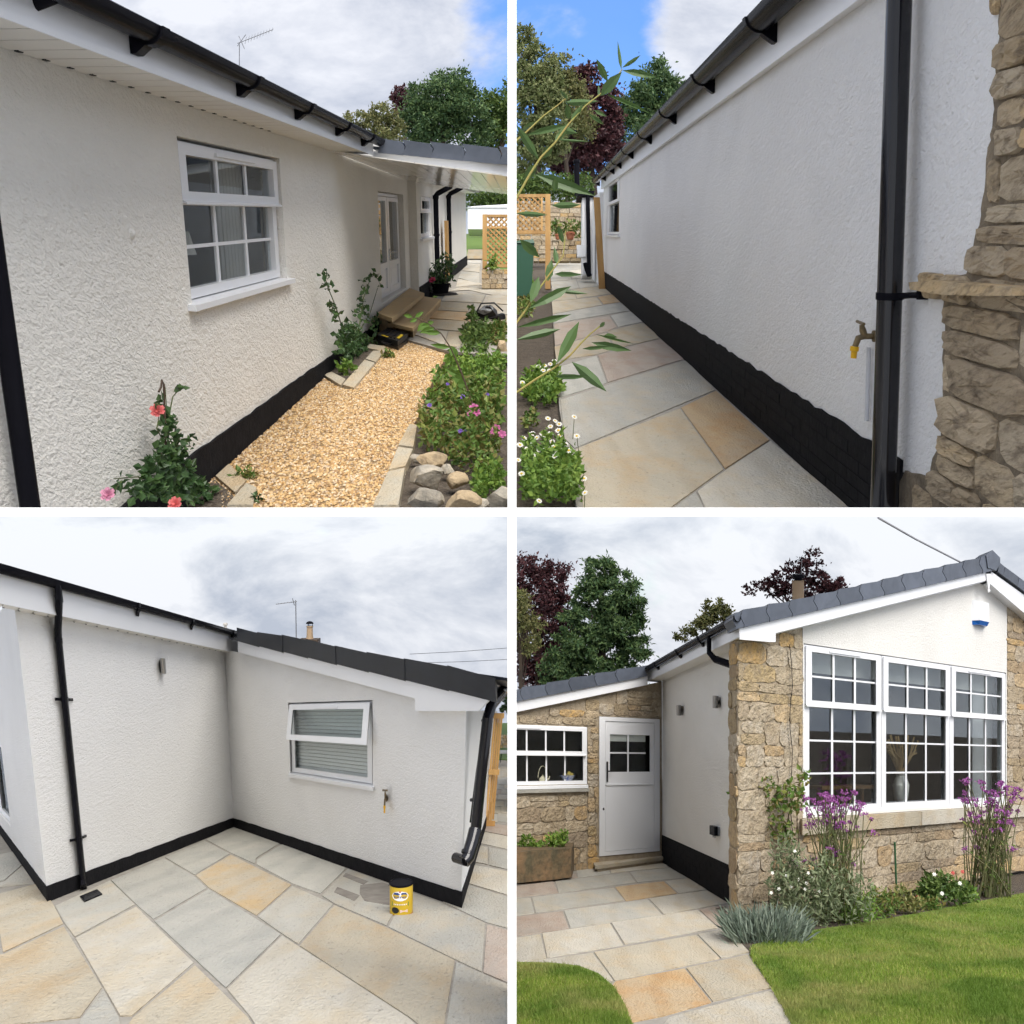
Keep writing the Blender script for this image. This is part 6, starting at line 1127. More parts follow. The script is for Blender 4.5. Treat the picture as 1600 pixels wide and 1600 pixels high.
tree(C, 'distant_trees', 'dark distant tree mass at the right edge under the cloudy sky', [(792, 1095, 14, 16), (800, 1108, 20, 14)], 60, 900, 5, LM_dark, (795, 1130), 20, .2, trunk=((795, 1100), 2))
# ================================================================== plot with the gable and the lawn (lower right)
e1 = nrm(ray(765, 1183)); e2 = nrm(ray(2560, 1195))
G = Bay(np.stack([e1, e2, np.array([0, 1., 0])], 1), (0, 0, 1.6), KB, clipset(1, KB, False))
c0 = G.on(2, 0, 1138, 1440); G.L = np.array([-c0[0], -c0[1], 1.6])
SBK = 5.55; QS = 0.41; G.ior = 3.6
GF = Wall(G, 1, 0, 0.0, -1); GS = Wall(G, 0, 1, QS, -1); GB = Wall(G, 1, 0, SBK, -1)
def fpx(wl, a, h, o=0.0):
    c = wl.cam(np.array([a, o, h])); return 800 + F * c[0] / c[2], 800 - F * c[1] / c[2]
h4 = empty('bungalow', G.W((0, 2, 0)), 'stone and render bungalow gable with a wide triple window above the flower border', 'house')
u4 = M_upvc(KB); RN4 = M_render(KB, (0.77, 0.755, 0.715)); ST = M_stone(KB); MO = M_mortar(KB); bk = M_black(KB)
# ---- front gable
a0 = GF.on(1256, 1200)[0]; a1 = GF.on(1572, 1150)[0]; hb = GF.on(1375, 1264)[1]; ht = GF.on(1380, 1023)[1]
OB = 0.22
barge = lambda px: np.interp(px, [1150, 1203, 1540, 1548, 1592, 1640], [1002, 990, 905, 910, 950, 990])
def gtop(a):
    # height of the bargeboard's lower edge over the wall
    best = 0
    x = fpx(GF, a, 3.0, 0.0)[0]; return GF.on(x, barge(x), 0.0)[1] + 0.12
wall_sheet(GF, 'wall', a0 - 0.02, a1 + 0.03, lambda a: gtop(a), [(a0, a1, hb - 0.02, ht)], RN4, h4, h0=hb - 0.05)
u1 = GF.on(1378, 1180)[0]; u2 = GF.on(1485, 1180)[0]; hs4 = GF.on(1258, 1100)[1]
fr4 = None
for i, (xa, xb) in enumerate(((a0 + 0.01, u1 - 0.005), (u1 + 0.005, u2 - 0.005), (u2 + 0.005, a1 - 0.01))):
    window(GF, h4, xa, xb, hb + 0.01, ht - 0.01, hs4, (3, 2), (3, 3), setb=0.02, wa=0.11, wh=0.055, wbar=(0.045, 0.02), sill=False, vent=(i != 1))
mb = MB(); mb.box(a0, a1, -0.1, -0.005, hb - 0.03, hb + 0.008); GF.b(mb, 'frame_sill', u4, h4, bevel=0.004)
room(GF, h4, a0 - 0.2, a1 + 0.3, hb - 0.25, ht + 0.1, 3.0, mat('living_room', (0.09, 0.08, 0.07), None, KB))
mb = MB(); mb.box(a0 + .05, a1 - .05, -0.30, -0.28, GF.on(1300, 1050)[1], ht); GF.b(mb, 'roller_blind', mat('blind_cloth', (0.62, 0.62, 0.58), None, KB, rough=0.9), h4)
mb = MB(); mb.box(a1 - 0.75, a1 - 0.1, -0.40, -0.33, hb, ht); GF.b(mb, 'curtain', mat('pale_curtain', (0.45, 0.46, 0.47), None, KB, rough=0.9), h4)
# stone sill in two lengths
sl0, sl1 = GF.on(1250, 1290)[0], GF.on(1592, 1265)[0]; sm = GF.on(1440, 1275, 0.08)[0]; sh1, sh0 = hb - 0.055, hb - 0.225
for xa, xb, c in ((sl0, sm - 0.006, 'buff'), (sm + 0.006, sl1 + .3, 'pale')): mb = MB(); mb.box(xa, xb, -0.05, 0.09, sh0, sh1); GF.b(mb, 'stone_sill', M_slab(c, KB), h4, bevel=0.01)
# rubble faces
pl_ = GF.on(1153, 1300)[0]
def backing(wl, poly, parent, o=-0.01, th=0.25, m=MO): mb = MB(); mb.prism([(a, o - th, h) for a, h in poly], [(a, o, h) for a, h in poly]); return wl.b(mb, 'mortar', m, parent)
bx = lambda x0, x1, y0, y1: [(x0, y0), (x1, y0), (x1, y1), (x0, y1)]
pA = empty('stone_pier', GF.W(pl_, 0, 0), 'tall rubble stone pier left of the triple window', 'stone pier'); tA = lambda a: gtop(a)
backing(GF, [(pl_, 0), (a0 - 0.022, 0), (a0 - 0.022, tA(a0)), (pl_, tA(pl_))], pA); rubble(GF, pA, lambda a, h: h < tA(a) - 0.06, pl_, a0 - 0.02, 0.0, tA(a0), 0.38, 0.175, 0.011, 0.003, rough=0.40, sq=(4, 9), seedv=21)
GP = Wall(G, 0, 1, pl_, -1); backing(GP, bx(0.002, 0.40, 0, tA(pl_)), pA, th=0.1); rubble(GP, pA, lambda a, h: True, 0.002, 0.38, 0, tA(pl_) - .03, 0.7, 0.2, 0.02, 0.004, rough=0.5, seedv=22, lim=40)
pB = empty('rubble_wall', GF.W(3, 0, 0), 'rubble stone wall below the triple window, behind the flowers', 'stone wall'); backing(GF, bx(a0 - 0.021, 8.2, 0, sh0 - 0.002), pB); rubble(GF, pB, lambda a, h: True, a0 - 0.02, 8.0, 0, sh0 - 0.004, 0.52, 0.165, 0.011, 0.003, rough=0.40, sq=(4, 9), seedv=23)
pC = empty('stone_pier', GF.W(7, 0, 0), 'narrow rubble stone pier at the right edge of the triple window', 'stone pier'); tC = lambda a: gtop(a) - 0.02
backing(GF, [(a1 + 0.032, sh1), (8.3, sh1), (8.3, tC(8.3)), (a1 + 0.032, tC(a1))], pC); rubble(GF, pC, lambda a, h: h < tC(a) - .05, a1 + 0.035, 8.2, sh1, tC(a1), 0.42, 0.165, 0.011, 0.003, rough=0.40, sq=(4, 9), seedv=24, lim=150)
# bargeboards, tiles, finial
def fq(px, py, o=OB): a, h = GF.on(px, py, o); return a, h
def board(pts, o0, o1, name='bargeboard', m=None, par=None, bev=0.003): q = [fq(*p) for p in pts]; mb = MB(); mb.prism([(a, o0, h) for a, h in q], [(a, o1, h) for a, h in q]); return GF.b(mb, name, m or u4, par or h4, bevel=bev)
board([(1155, 981), (1540, 894), (1541, 907), (1212, 989), (1212, 1003), (1203, 1003), (1156, 999)], OB - 0.03, OB); board([(1549, 893), (1640, 958), (1640, 992), (1546, 911)], OB - 0.03, OB)
q = [fq(1203, 992, 0), fq(1540, 908, 0)]
board([(1203, 990), (1541, 906), (1541, 908), (1203, 992)], 0.0, OB - 0.031, 'verge_soffit'); board([(1547, 909), (1640, 990), (1640, 992), (1547, 911)], 0.0, OB - 0.031, 'verge_soffit')
txs = [(1145, 960), (1158, 955), (1198, 946), (1233, 940), (1272, 931), (1308, 923), (1343, 915), (1377, 907), (1409, 899), (1441, 892), (1473, 885), (1504, 878), (1530, 872), (1546, 866)]; tb4 = lambda x: 984 + (x - 1145) * (894 - 984) / (1540 - 1145)
for i in range(len(txs) - 1):
    (xa, ya), (xb, yb) = txs[i], txs[i + 1]; g_ = 0.9; m1, m2 = (ya + tb4(xa)) / 2, (yb + tb4(xb)) / 2
    pts = [(xa + g_, ya - 1.5), (xb - 1.5, yb + 1.5), (xb - 3.5, m2 - 3), (xb + 2.5, tb4(xb) - 4), (xb + 2, tb4(xb)), (xa + 2 + g_, tb4(xa)), (xa + 2.5 + g_, tb4(xa) - 4), (xa - 3.5 + g_, m1 - 3)]
    board(pts, -0.1, OB + 0.05, 'verge_tile', M_tile(KB), bev=0.005)
board([(1537, 869), (1547, 861), (1559, 873), (1559, 882), (1553, 893), (1546, 890), (1540, 889)], -0.1, OB + 0.07, 'ridge_tile', M_tile(KB), bev=0.005)
for (xa, ya), (xb, yb) in (((1559, 880), (1568, 887)), ((1568, 887), (1590, 903)), ((1590, 903), (1612, 920)), ((1612, 920), (1640, 941))): board([(xa, ya), (xb - .8, yb - .6), (xb - 2.5, yb + 14), (xa - 2.5, ya + 14)], -0.1, OB + 0.05, 'verge_tile', M_tile(KB), bev=0.004)
board([(1540, 897), (1547, 897), (1546, 912), (1544.5, 920), (1546.5, 923), (1544, 926), (1542, 923), (1543, 920), (1541.5, 910)], OB + 0.001, OB + 0.025, 'finial', u4)
RT = lambda a: GF.on(fpx(GF, a, 3)[0], 0)
rl = [fq(1150, 975), fq(1544, 872), fq(1680, 970)]
mb = MB(); mb.prism([(rl[0][0], -9, rl[0][1]), (rl[1][0], -9, rl[1][1]), (rl[1][0], OB, rl[1][1]), (rl[0][0], OB, rl[0][1])], [(rl[0][0], -9, rl[0][1] + .02), (rl[1][0], -9, rl[1][1] + .02), (rl[1][0], OB, rl[1][1] + .02), (rl[0][0], OB, rl[0][1] + .02)]); GF.b(mb, 'roof', M_tile(KB), h4)
mb = MB(); mb.prism([(rl[1][0], -9, rl[1][1]), (rl[2][0], -9, rl[2][1]), (rl[2][0], OB, rl[2][1]), (rl[1][0], OB, rl[1][1])], [(rl[1][0], -9, rl[1][1] + .02), (rl[2][0], -9, rl[2][1] + .02), (rl[2][0], OB, rl[2][1] + .02), (rl[1][0], OB, rl[1][1] + .02)]); GF.b(mb, 'roof', M_tile(KB), h4)
# alarm box
ab = empty('alarm_box', GF.W(*[fq(1533, 970, 0)[0], 0, fq(1533, 970, 0)[1]]), 'white alarm box with blue lower lens high on the gable', 'alarm box')
aa, ah = GF.on(1524, 968, 0.1); ab_, _ = GF.on(1545, 938, 0.1); _, at = GF.on(1530, 937, 0.1)
mb = MB(); mb.prism([(aa, 0.0, ah), (ab_, 0.0, ah), (ab_ - .02, 0.13, ah), (aa + 0.12, 0.13, ah)], [(aa, 0.0, at), (ab_, 0.0, at), (ab_ - .02, 0.12, at - .02), (aa + 0.12, 0.12, at - .02)]); GF.b(mb, 'case', u4, ab, bevel=0.006)
mb = MB(); mb.prism([(aa + .01, 0.0, ah - 0.055), (ab_ - .01, 0.0, ah - 0.055), (ab_ - .05, 0.10, ah - 0.055), (aa + 0.13, 0.10, ah - 0.055)], [(aa, 0.0, ah - .002), (ab_, 0.0, ah - .002), (ab_ - .02, 0.13, ah - .002), (aa + 0.12, 0.13, ah - .002)]); GF.b(mb, 'lens', mat('blue_lens', (0.02, 0.12, 0.42), None, 1, rough=0.2), ab, bevel=0.006)
# cables
o_ = MB(); zq = G.depth(np.array([-OB, 6.1, 4.3])); o_.tube([ray(1372, 809) * (zq - 3), ray(1430, 842) * (zq - 1.5), ray(1500, 878) * (zq - 0.6), ray(1534, 897) * (zq - 0.12)], 0.012, 5); prop(o_.build('overhead_wire', mat('grey_wire', (0.25, 0.25, 0.27), None, 1), None, clips=G.clips), 'dark cable running down from the sky to the gable peak', 'wire')
ca = GF.on(1236, 1100, .05)[0]; mb = MB(); mb.tube([(ca + 0.03 * math.sin(i * 1.7), 0.05, 0.6 + i * 0.22) for i in range(11)], 0.007, 5); GF.b(mb, 'cable', bk, h4)
# ---- white side wall between pier and wing
hS = lambda px, py, o=0.0: GS.on(px, py, o)
WT4 = (hS(1137, 1029)[1] + hS(1040, 1063)[1]) / 2; PT4 = hS(1085, 1327)[1]
wall_sheet(GS, 'wall', 0.2, SBK, WT4 + .02, [], RN4, h4, h0=PT4 - 0.05)
mb = MB(); mb.box(0.2, SBK, -0.1, 0.010, -0.1, PT4); pl4 = GS.b(mb, 'plinth', M_plinth(KB), h4); bricks(GS, pl4, 0.6, SBK - .01, 0.0, PT4 - .002, 0.45, 0.075, 0.010, M_plinth(KB), lim=110)
FO4 = 0.30; mb = MB(); fh = (hS(1155, 999, FO4)[1] + hS(1020, 1058, FO4)[1]) / 2; mb.box(-0.2, SBK + .35, FO4 - 0.02, FO4, fh, fh + 0.19); GS.b(mb, 'fascia', u4, h4, bevel=0.003)
mb = MB(); mb.box(0.0, SBK + .3, 0.0, FO4 - 0.021, fh + 0.004, fh + 0.016); GS.b(mb, 'soffit', mat('soffit_white', (0.74, 0.72, 0.67), None, KB, rough=0.4), h4)
mb = MB(); mb.box(0.2, SBK, -0.2, 0.0, WT4, fh + 0.02); GS.b(mb, 'wall', RN4, h4)
GR4 = 0.06; GO4 = FO4 + GR4 + 0.012; GH4 = hS(1075, 1003, GO4 + GR4)[1]; mb = MB(); half_gutter(mb, -0.3, SBK + .4, GO4, GH4, GR4); g4 = GS.b(mb, 'gutter', bk, h4, smooth=True)
for px, py in ((1142, 975), (1100, 997), (1065, 1016), (1030, 1036)): gutter_bracket(GS, g4, hS(px, py, FO4)[0], GO4, GH4, GR4, 0.08)
sa4 = hS(1108, 1000, GO4)[0]; pipe('downpipe', GS, [(sa4, GO4, GH4 - 0.04), (sa4, GO4, GH4 - 0.22), (sa4 - 0.12, GO4 - 0.06, GH4 - 0.30), (0.35, 0.10, GH4 - 0.42), (0.25, 0.06, GH4 - 0.6)], 0.042, h4, bk, 12)
wall_lamp(GS, 1061, 1110, 0.055, 0.14, 'farther of two steel wall lamps on the side wall, nearer the white door'); wall_lamp(GS, 1118, 1097, 0.055, 0.14, 'nearer of two steel wall lamps on the side wall, close to the stone pier')
sx_, sh_ = hS(1116, 1298, 0.06); sk = empty('outdoor_socket', GS.W(sx_, 0, sh_), 'dark weatherproof socket box low on the white side wall', 'socket'); mb = MB(); mb.box(sx_ - 0.13, sx_ + 0.16, 0.001, 0.035, sh_ - 0.055, sh_ + 0.05); GS.b(mb, 'back_box', mat('grey_plastic', (0.25, 0.27, 0.30), None, 1, rough=.5), sk, bevel=0.005)
mb = MB(); mb.box(sx_ - 0.12, sx_ + 0.15, 0.0355, 0.10, sh_ - 0.05, sh_ + 0.055); GS.b(mb, 'cover', bk, sk, bevel=0.012)
for d in (-0.04, 0.06): mb = MB(); mb.tube([(sx_ + d, 0.06, sh_ - 0.05), (sx_ + d, 0.06, sh_ - 0.08)], 0.012, 8); GS.b(mb, 'cable_gland', mat('grey_plastic', (0.25, 0.27, 0.30), None, 1, rough=.5), sk)
# ---- back wing: stone wall, window, stable door
B_ = lambda px, py, o=0.0: GB.on(px, py, o)
vb = lambda a: B_(fpx(GB, a, 2.2)[0], np.interp(fpx(GB, a, 2.2)[0], [780, 807, 1011, 1045], [1118, 1112, 1070, 1062]))[1]
wx0, wx1 = -4.4, B_(918, 1180)[0]; wh1, wh0 = B_(860, 1134)[1], B_(860, 1226)[1]; dx0, dx1 = B_(936, 1200)[0], B_(1031, 1200)[0]; dh1, dh0 = B_(980, 1121)[1], B_(980, 1332)[1]
pD = empty('stone_wing_wall', GB.W(-1, 0, 0), 'rubble stone wall of the side wing round the white stable door and small window', 'stone wall')
BL0, BR0 = -4.6, QS
for poly in ([(BL0, -.05), (wx1, -.05), (wx1, wh0), (BL0, wh0)], [(BL0, wh1), (wx1, wh1), (wx1, vb(wx1)), (BL0, vb(BL0))], [(wx1, -.05), (dx0, -.05), (dx0, vb(dx0)), (wx1, vb(wx1))], [(dx0, dh1), (dx1, dh1), (dx1, vb(dx1)), (dx0, vb(dx0))], [(dx1, -.05), (BR0, -.05), (BR0, vb(BR0)), (dx1, vb(dx1))], [(dx0, -.05), (dx1, -.05), (dx1, dh0 - .03), (dx0, dh0 - .03)]): backing(GB, poly, pD)
def ins4(a, h):
    if wx0 < a < wx1 + .04 and wh0 - .14 < h < wh1 + .03: return False
    if dx0 - .04 < a < dx1 + .05 and h < dh1 + .04: return False
    return h < vb(a) - 0.05
for (xa, xb, ya, yb, sd) in ((-3.6, wx1, 0, wh0 - .06, 31), (-3.6, dx0, wh1 + .02, vb(-1) + .2, 32), (wx1, dx0, 0, wh1 + .01, 33), (dx0, QS - .02, dh1 + .02, vb(QS), 34), (-3.6, wx1, wh1 + .01, wh1 + .02, 35)): rubble(GB, pD, ins4, xa + .005, xb - .005, ya, yb, 0.34, 0.16, 0.018, 0.003, rough=0.45, sq=(4, 8), seedv=sd, lim=90)
G.ior = 1.7
window(GB, h4, wx0, wx1 - 0.01, wh0, wh1, B_(860, 1178)[1], (8, 1), (8, 1), setb=0.0, wa=0.08, wh=0.05, wbar=(0.03, 0.02), sillo=0.05, silla=0.02)
mb = MB(); mb.box(wx0, wx1 + 0.03, -0.02, 0.08, wh0 - 0.105, wh0 - 0.06); GB.b(mb, 'stone_sill', M_slab('blue', KB), h4, bevel=0.008)
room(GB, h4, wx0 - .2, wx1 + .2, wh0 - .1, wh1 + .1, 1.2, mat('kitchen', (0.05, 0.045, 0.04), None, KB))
mb = MB(); frame_ring(mb, dx0 + .005, dx1 - .005, dh0 - .02, dh1 - .005, -0.08, 0.012, 0.13, 0.06); GB.b(mb, 'door_frame', u4, h4, bevel=0.006)
lx0, lx1 = dx0 + 0.14, dx1 - 0.14; dsp = B_(980, 1226)[1]; mb = MB(); mb.box(lx0, lx1, -0.05, -0.005, dh0 + 0.045, dsp - 0.012); d1 = GB.b(mb, 'door', u4, h4, bevel=0.006)
gx0, gx1 = B_(953, 1170)[0], B_(1009, 1170)[0]; gh1, gh0 = B_(980, 1147)[1], B_(980, 1206)[1]
mb = MB(); frame_ring(mb, lx0, lx1, dsp + 0.003, dh1 - .07, -0.05, -0.004, gx0 - lx0, gh0 - dsp - .003); mb.box(gx0, gx1, -0.05, -0.006, gh1, dh1 - .075); d2_ = GB.b(mb, 'door', u4, h4, bevel=0.004)
bars(GB, d2_, gx0, gx1, gh0, gh1, 2, 2, -0.04, -0.012, (0.035, 0.022)); panes(GB, d2_, gx0, gx1, gh0, gh1, 2, 2, -0.032); room(GB, h4, dx0 - .05, dx1, dh0, dh1, 0.9)
mb = MB(); mb.box(gx0, gx1, -0.049, -0.042, gh1 - 0.11, gh1); GB.b(mb, 'blind', mat('blind_cloth', (0.62, 0.62, 0.58), None, KB, rough=0.9), h4)
mb = MB(); mb.box(lx0 + .01, lx1, -0.004, 0.014, dsp - 0.008, dsp + 0.012); GB.b(mb, 'drip_bar', u4, d1, bevel=.003)
mb = MB(); mb.box(lx0 + .02, lx0 + .055, -0.003, 0.02, B_(943, 1222)[1], B_(943, 1190)[1]); mb.tube([(lx0 + .035, 0.02, B_(943, 1205)[1]), (lx0 + .035, 0.05, B_(943, 1205)[1]), (lx0 + .15, 0.05, B_(943, 1205)[1])], 0.01, 6); GB.b(mb, 'door_handle', mat('dark_steel', (0.06, 0.06, 0.065), None, 1, rough=.3, metal=.8), d1)
mb = MB(); kx, kh = B_(943, 1264); mb.lathe((kx, -0.003, kh), [(0.025, 0), (0.025, .012), (0.012, .02)], 12, axis=1); GB.b(mb, 'lock', mat('dark_steel', (0.06, 0.06, 0.065), None, 1, rough=.3, metal=.8), d1, smooth=True)
# verge of the wing
def bq(px, py, o): return B_(px, py, o)
def bboard(pts, o0, o1, name, m, bev=0.003): q = [bq(x, y, o1) for x, y in pts]; mb = MB(); mb.prism([(a, o0, h) for a, h in q], [(a, o1, h) for a, h in q]); return GB.b(mb, name, m, h4, bevel=bev)
bboard([(790, 1098), (1012, 1055), (1012, 1070), (790, 1116)], 0.08, 0.12, 'bargeboard', u4); bx4 = [(790, 1082), (815, 1075), (854, 1068), (891, 1060), (931, 1053), (964, 1047), (1010, 1039)]; bl4 = lambda x: 1099 + (x - 790) * (1056 - 1099) / 222
for i in range(len(bx4) - 1):
    (xa, ya), (xb, yb) = bx4[i], bx4[i + 1]; m1, m2 = (ya + bl4(xa)) / 2, (yb + bl4(xb)) / 2; bboard([(xa + .8, ya - 1.5), (xb - 1, yb + 1.5), (xb - 3, m2 - 2), (xb + 2, bl4(xb)), (xa + 2.8, bl4(xa)), (xa - 2.2, m1 - 2)], -0.1, 0.17, 'verge_tile', M_tile(KB), 0.005)
r0_, r1_ = bq(780, 1086, 0), bq(1012, 1042, 0); mb = MB(); mb.prism([(r0_[0], -6, r0_[1]), (r1_[0], -6, r1_[1]), (r1_[0], .1, r1_[1]), (r0_[0], .1, r0_[1])], [(r0_[0], -6, r0_[1] + .02), (r1_[0], -6, r1_[1] + .02), (r1_[0], .1, r1_[1] + .02), (r0_[0], .1, r0_[1] + .02)]); GB.b(mb, 'roof', M_tile(KB), h4)
# things on the kitchen sill and in the living room
def onsill(wl, px, py, o): a, h = wl.on(px, py, o); return a, h
a_, h_ = B_(848, 1224, -0.12); tp = empty('teapot', GB.W(a_, -.12, h_), 'cream teapot on the kitchen window sill', 'teapot'); cr_ = mat('cream_glaze', (0.62, 0.55, 0.40), None, 1, rough=.2)
mb = MB(); mb.lathe((a_, -0.12, h_), [(.04, 0), (.075, .03), (.075, .06), (.03, .1), (.012, .105), (.012, .12)], 16); GB.b(mb, 'body', cr_, tp, smooth=True); mb = MB(); mb.tube([(a_ + .06, -.12, h_ + .04), (a_ + .12, -.12, h_ + .06), (a_ + .14, -.12, h_ + .10)], [.02, .014, .010], 8); GB.b(mb, 'spout', cr_, tp, smooth=True)
mb = MB(); mb.tube([(a_ + .09 * math.cos(t), -.12, h_ + .08 + .16 * math.sin(t)) for t in np.linspace(0, math.pi, 9)], 0.008, 6); GB.b(mb, 'handle', cr_, tp, smooth=True)
a_, h_ = B_(887, 1223, -0.12); bo = empty('fruit_bowl', GB.W(a_, -.12, h_), 'blue and white bowl of fruit on the kitchen window sill', 'bowl'); mb = MB(); mb.lathe((a_, -0.12, h_), [(.06, 0), (.07, .01), (.16, .10), (.17, .105), (.15, .1), (.06, .03)], 20); GB.b(mb, 'bowl', mat('blue_china', (0.05, 0.10, 0.35), (0.55, 0.58, 0.65), 1, ns=30, rough=.2), bo, smooth=True)
for d, e in ((-.06, .1), (.03, .12), (.08, .1)): mb = MB(); mb.lathe((a_ + d, -0.12, h_ + e - .04), [(.01, 0), (.04, .02), (.045, .045), (.03, .075), (.005, .08)], 12); GB.b(mb, 'fruit', mat('fruit_skin', (0.5, 0.38, 0.10), None, 1, rough=.4), bo, smooth=True)
a_, h_ = GF.on(1408, 1254, -0.25); vs_ = empty('vase', GF.W(a_, -.25, h_), 'tall white vase of dried grasses behind the middle window', 'vase'); mb = MB(); s4 = 1.0
mb.lathe((a_, -0.25, h_), [(.10, 0), (.14, .05), (.17, .22), (.12, .31), (.10, .33), (.115, .36), (.09, .36)], 22); GF.b(mb, 'vase', mat('white_ceramic', (0.75, 0.74, 0.70), None, 1, rough=.35), vs_, smooth=True)
rgv = random.Random(4); mb = MB()
for i in range(40): t = rgv.uniform(-1, 1); mb.tube([(a_ + rgv.uniform(-.05, .05), -.25, h_ + .34), (a_ + t * .2, -.25 + rgv.uniform(-.1, .1), h_ + .55), (a_ + t * .42, -.25 + rgv.uniform(-.2, .1), h_ + rgv.uniform(.62, .85))], [.004, .006, .016], 4)
GF.b(mb, 'dried_grass', mat('dried_grass', (0.36, 0.26, 0.13), None, 1, rough=.9, isl=.2), vs_)
a_, h_ = GF.on(1335, 1254, -0.9); tbl = empty('side_table', GF.W(a_, -.9, h_ - .3), 'wooden table inside behind the left window', 'table'); wdm = mat('oak', (0.20, 0.12, 0.06), None, 1, rough=.5); mb = MB(); mb.box(a_ - .9, a_ + .35, -1.2, -.7, h_ + .18, h_ + .22); GF.b(mb, 'table_top', wdm, tbl, bevel=.004)
for d in (-.8, .28): mb = MB(); mb.box(a_ + d, a_ + d + .06, -1.1, -1.04, h_ - .3, h_ + .179); GF.b(mb, 'leg', wdm, tbl)
# flue
zf4 = 24.0; xf = flat_frame(1247, 940, zf4); f4 = empty('chimney_flue', towr(ray(1247, 940) * zf4), 'buff clay flue with black cowl above the gable roof tiles', 'flue'); mb = MB(); mb.lathe((0, 0, -12), [(9, 0), (9, 44), (9.5, 45)], 18); mb.build('pipe', mat('buff_clay', (0.42, 0.30, 0.19), None, 0.5, rough=0.8), f4, xf=xf, smooth=True)
mb = MB(); mb.lathe((0, 0, 33), [(6, 0), (6, 4), (9.5, 4.5), (9.5, 8), (8, 10)], 18); mb.build('cowl', bk, f4, xf=xf, smooth=True); mb = MB(); mb.tube([(5, 0, 42), (6, 0, 66)], .6, 5); mb.build('aerial_rod', gm, f4, xf=xf)
# ---- ground
sheet(G, 'ground', [(-9, -10, -0.05), (60, -10, -0.05), (60, 40, -0.05), (-9, 40, -0.05)], M_soil(KB), thick=0.5)
pv4 = prop(empty('garden_patio', G.W((0, -1, 0))), kind='structure')
BRP = [([(900, 1357), (925, 1354), (932, 1361), (952, 1359), (954, 1366), (903, 1372)], 'blue'), ([(953, 1358), (1040, 1349), (1044, 1356), (955, 1365)], 'pale'), ([(867, 1378), (982, 1364), (994, 1380), (873, 1396)], 'grey'), ([(984, 1363), (1046, 1357), (1074, 1372), (996, 1380)], 'grey'), ([(797, 1387), (864, 1378), (872, 1396), (797, 1404)], 'pink'), ([(797, 1378), (900, 1366), (903, 1372), (797, 1385)], 'pink'), ([(961, 1387), (1037, 1378), (1058, 1397), (978, 1409)], 'orange'), ([(1039, 1378), (1075, 1373), (1104, 1391), (1060, 1397)], 'pale'), ([(831, 1403), (959, 1388), (976, 1408), (837, 1427)], 'grey'), ([(797, 1406), (829, 1404), (835, 1428), (797, 1433)], 'grey'),
       ([(1014, 1405), (1104, 1392), (1138, 1412), (1088, 1421), (1037, 1430)], 'pale'), ([(881, 1424), (1012, 1406), (1035, 1431), (891, 1451)], 'grey'), ([(797, 1435), (879, 1425), (889, 1452), (797, 1466)], 'pink'), ([(955, 1443), (1090, 1423), (1122, 1451), (976, 1477)], 'pale'), ([(1092, 1422), (1150, 1414), (1150, 1447), (1124, 1451)], 'pink'), ([(847, 1460), (953, 1444), (974, 1478), (855, 1498)], 'pale'), ([(797, 1468), (844, 1461), (854, 1499), (797, 1506)], 'pale'), ([(1090, 1461), (1145, 1451), (1175, 1488), (1127, 1499)], 'pale'), ([(928, 1489), (1088, 1462), (1125, 1499), (960, 1534)], 'buff'), ([(797, 1508), (926, 1490), (958, 1533), (900, 1545), (797, 1560)], 'pale'), ([(1072, 1514), (1168, 1493), (1205, 1545), (1114, 1567)], 'buff'), ([(962, 1535), (1070, 1515), (1112, 1568), (1035, 1590), (960, 1605), (930, 1570)], 'orange'), ([(1045, 1592), (1207, 1548), (1245, 1610), (1030, 1612)], 'pale')]
for q, c in BRP: ground_piece(G, 'paving_slab', q, -0.03, 0.010, M_slab(c, KB), pv4, gap=0.005, jit=0.0015, bevel=0.004)
ground_piece(G, 'joint_bed', [(790, 1362), (1040, 1346), (1150, 1412), (1180, 1490), (1260, 1620), (780, 1620)], -0.04, 0.003, M_joint(KB), pv4, bevel=0)
stp4 = empty('doorstep', G.W(G.g(980, 1345)), 'low pinkish sandstone step in front of the white stable door', 'step')
q4 = [G.on(2, 0.10, x, y) for x, y in ((924, 1341), (1035, 1326), (1043, 1338), (930, 1353))]; mb = MB(); mb.prism([(p[0], p[1], 0.05) for p in q4], [tuple(p) for p in q4]); mb.build('tread', M_slab('buff', KB), stp4, xf=G.cam, bevel=.008)
c_ = sum(q4) / 4; mb = MB(); mb.prism([tuple(c_ + (p - c_) * .94 - np.array([0, 0, .105])) for p in q4], [tuple(c_ + (p - c_) * .94 - np.array([0, 0, .051])) for p in q4]); mb.build('riser', MO, stp4, xf=G.cam)
# stone trough with plants
tq4 = [G.g(*p) for p in ((770, 1388), (893, 1376), (897, 1363), (780, 1374))]; tr4 = empty('stone_trough', G.W(tq4[0]), 'old mossy stone trough of green plants beneath the kitchen window', 'planter'); ttop = 0.42
mb = MB(); mb.prism([(p[0], p[1], .04) for p in tq4], [(p[0], p[1], ttop) for p in tq4]); mb.build('trough', mat('mossy_trough', (0.22, 0.14, 0.075), (0.10, 0.085, 0.05), 1, rough=.95, ns=4, c3=(0.05, .045, .03), ns3=12, a3=.6, bump=1, bs=14, bd=.02), tr4, xf=G.cam, clips=G.clips, bevel=.03, sub=3, jit=.006)
zt4 = G.depth(G.g(850, 1372)) - .05; put_leaves(G, 'plants', box_pts(np.random.default_rng(4), zt4, [(825, 1316, 10, 10, 120), (838, 1322, 16, 6, 120), (868, 1314, 17, 12, 260), (810, 1320, 12, 6, 80), (880, 1306, 8, 10, 70)], zt4 / F), 6 * zt4 / F, LM_bright, tr4, np.random.default_rng(4))
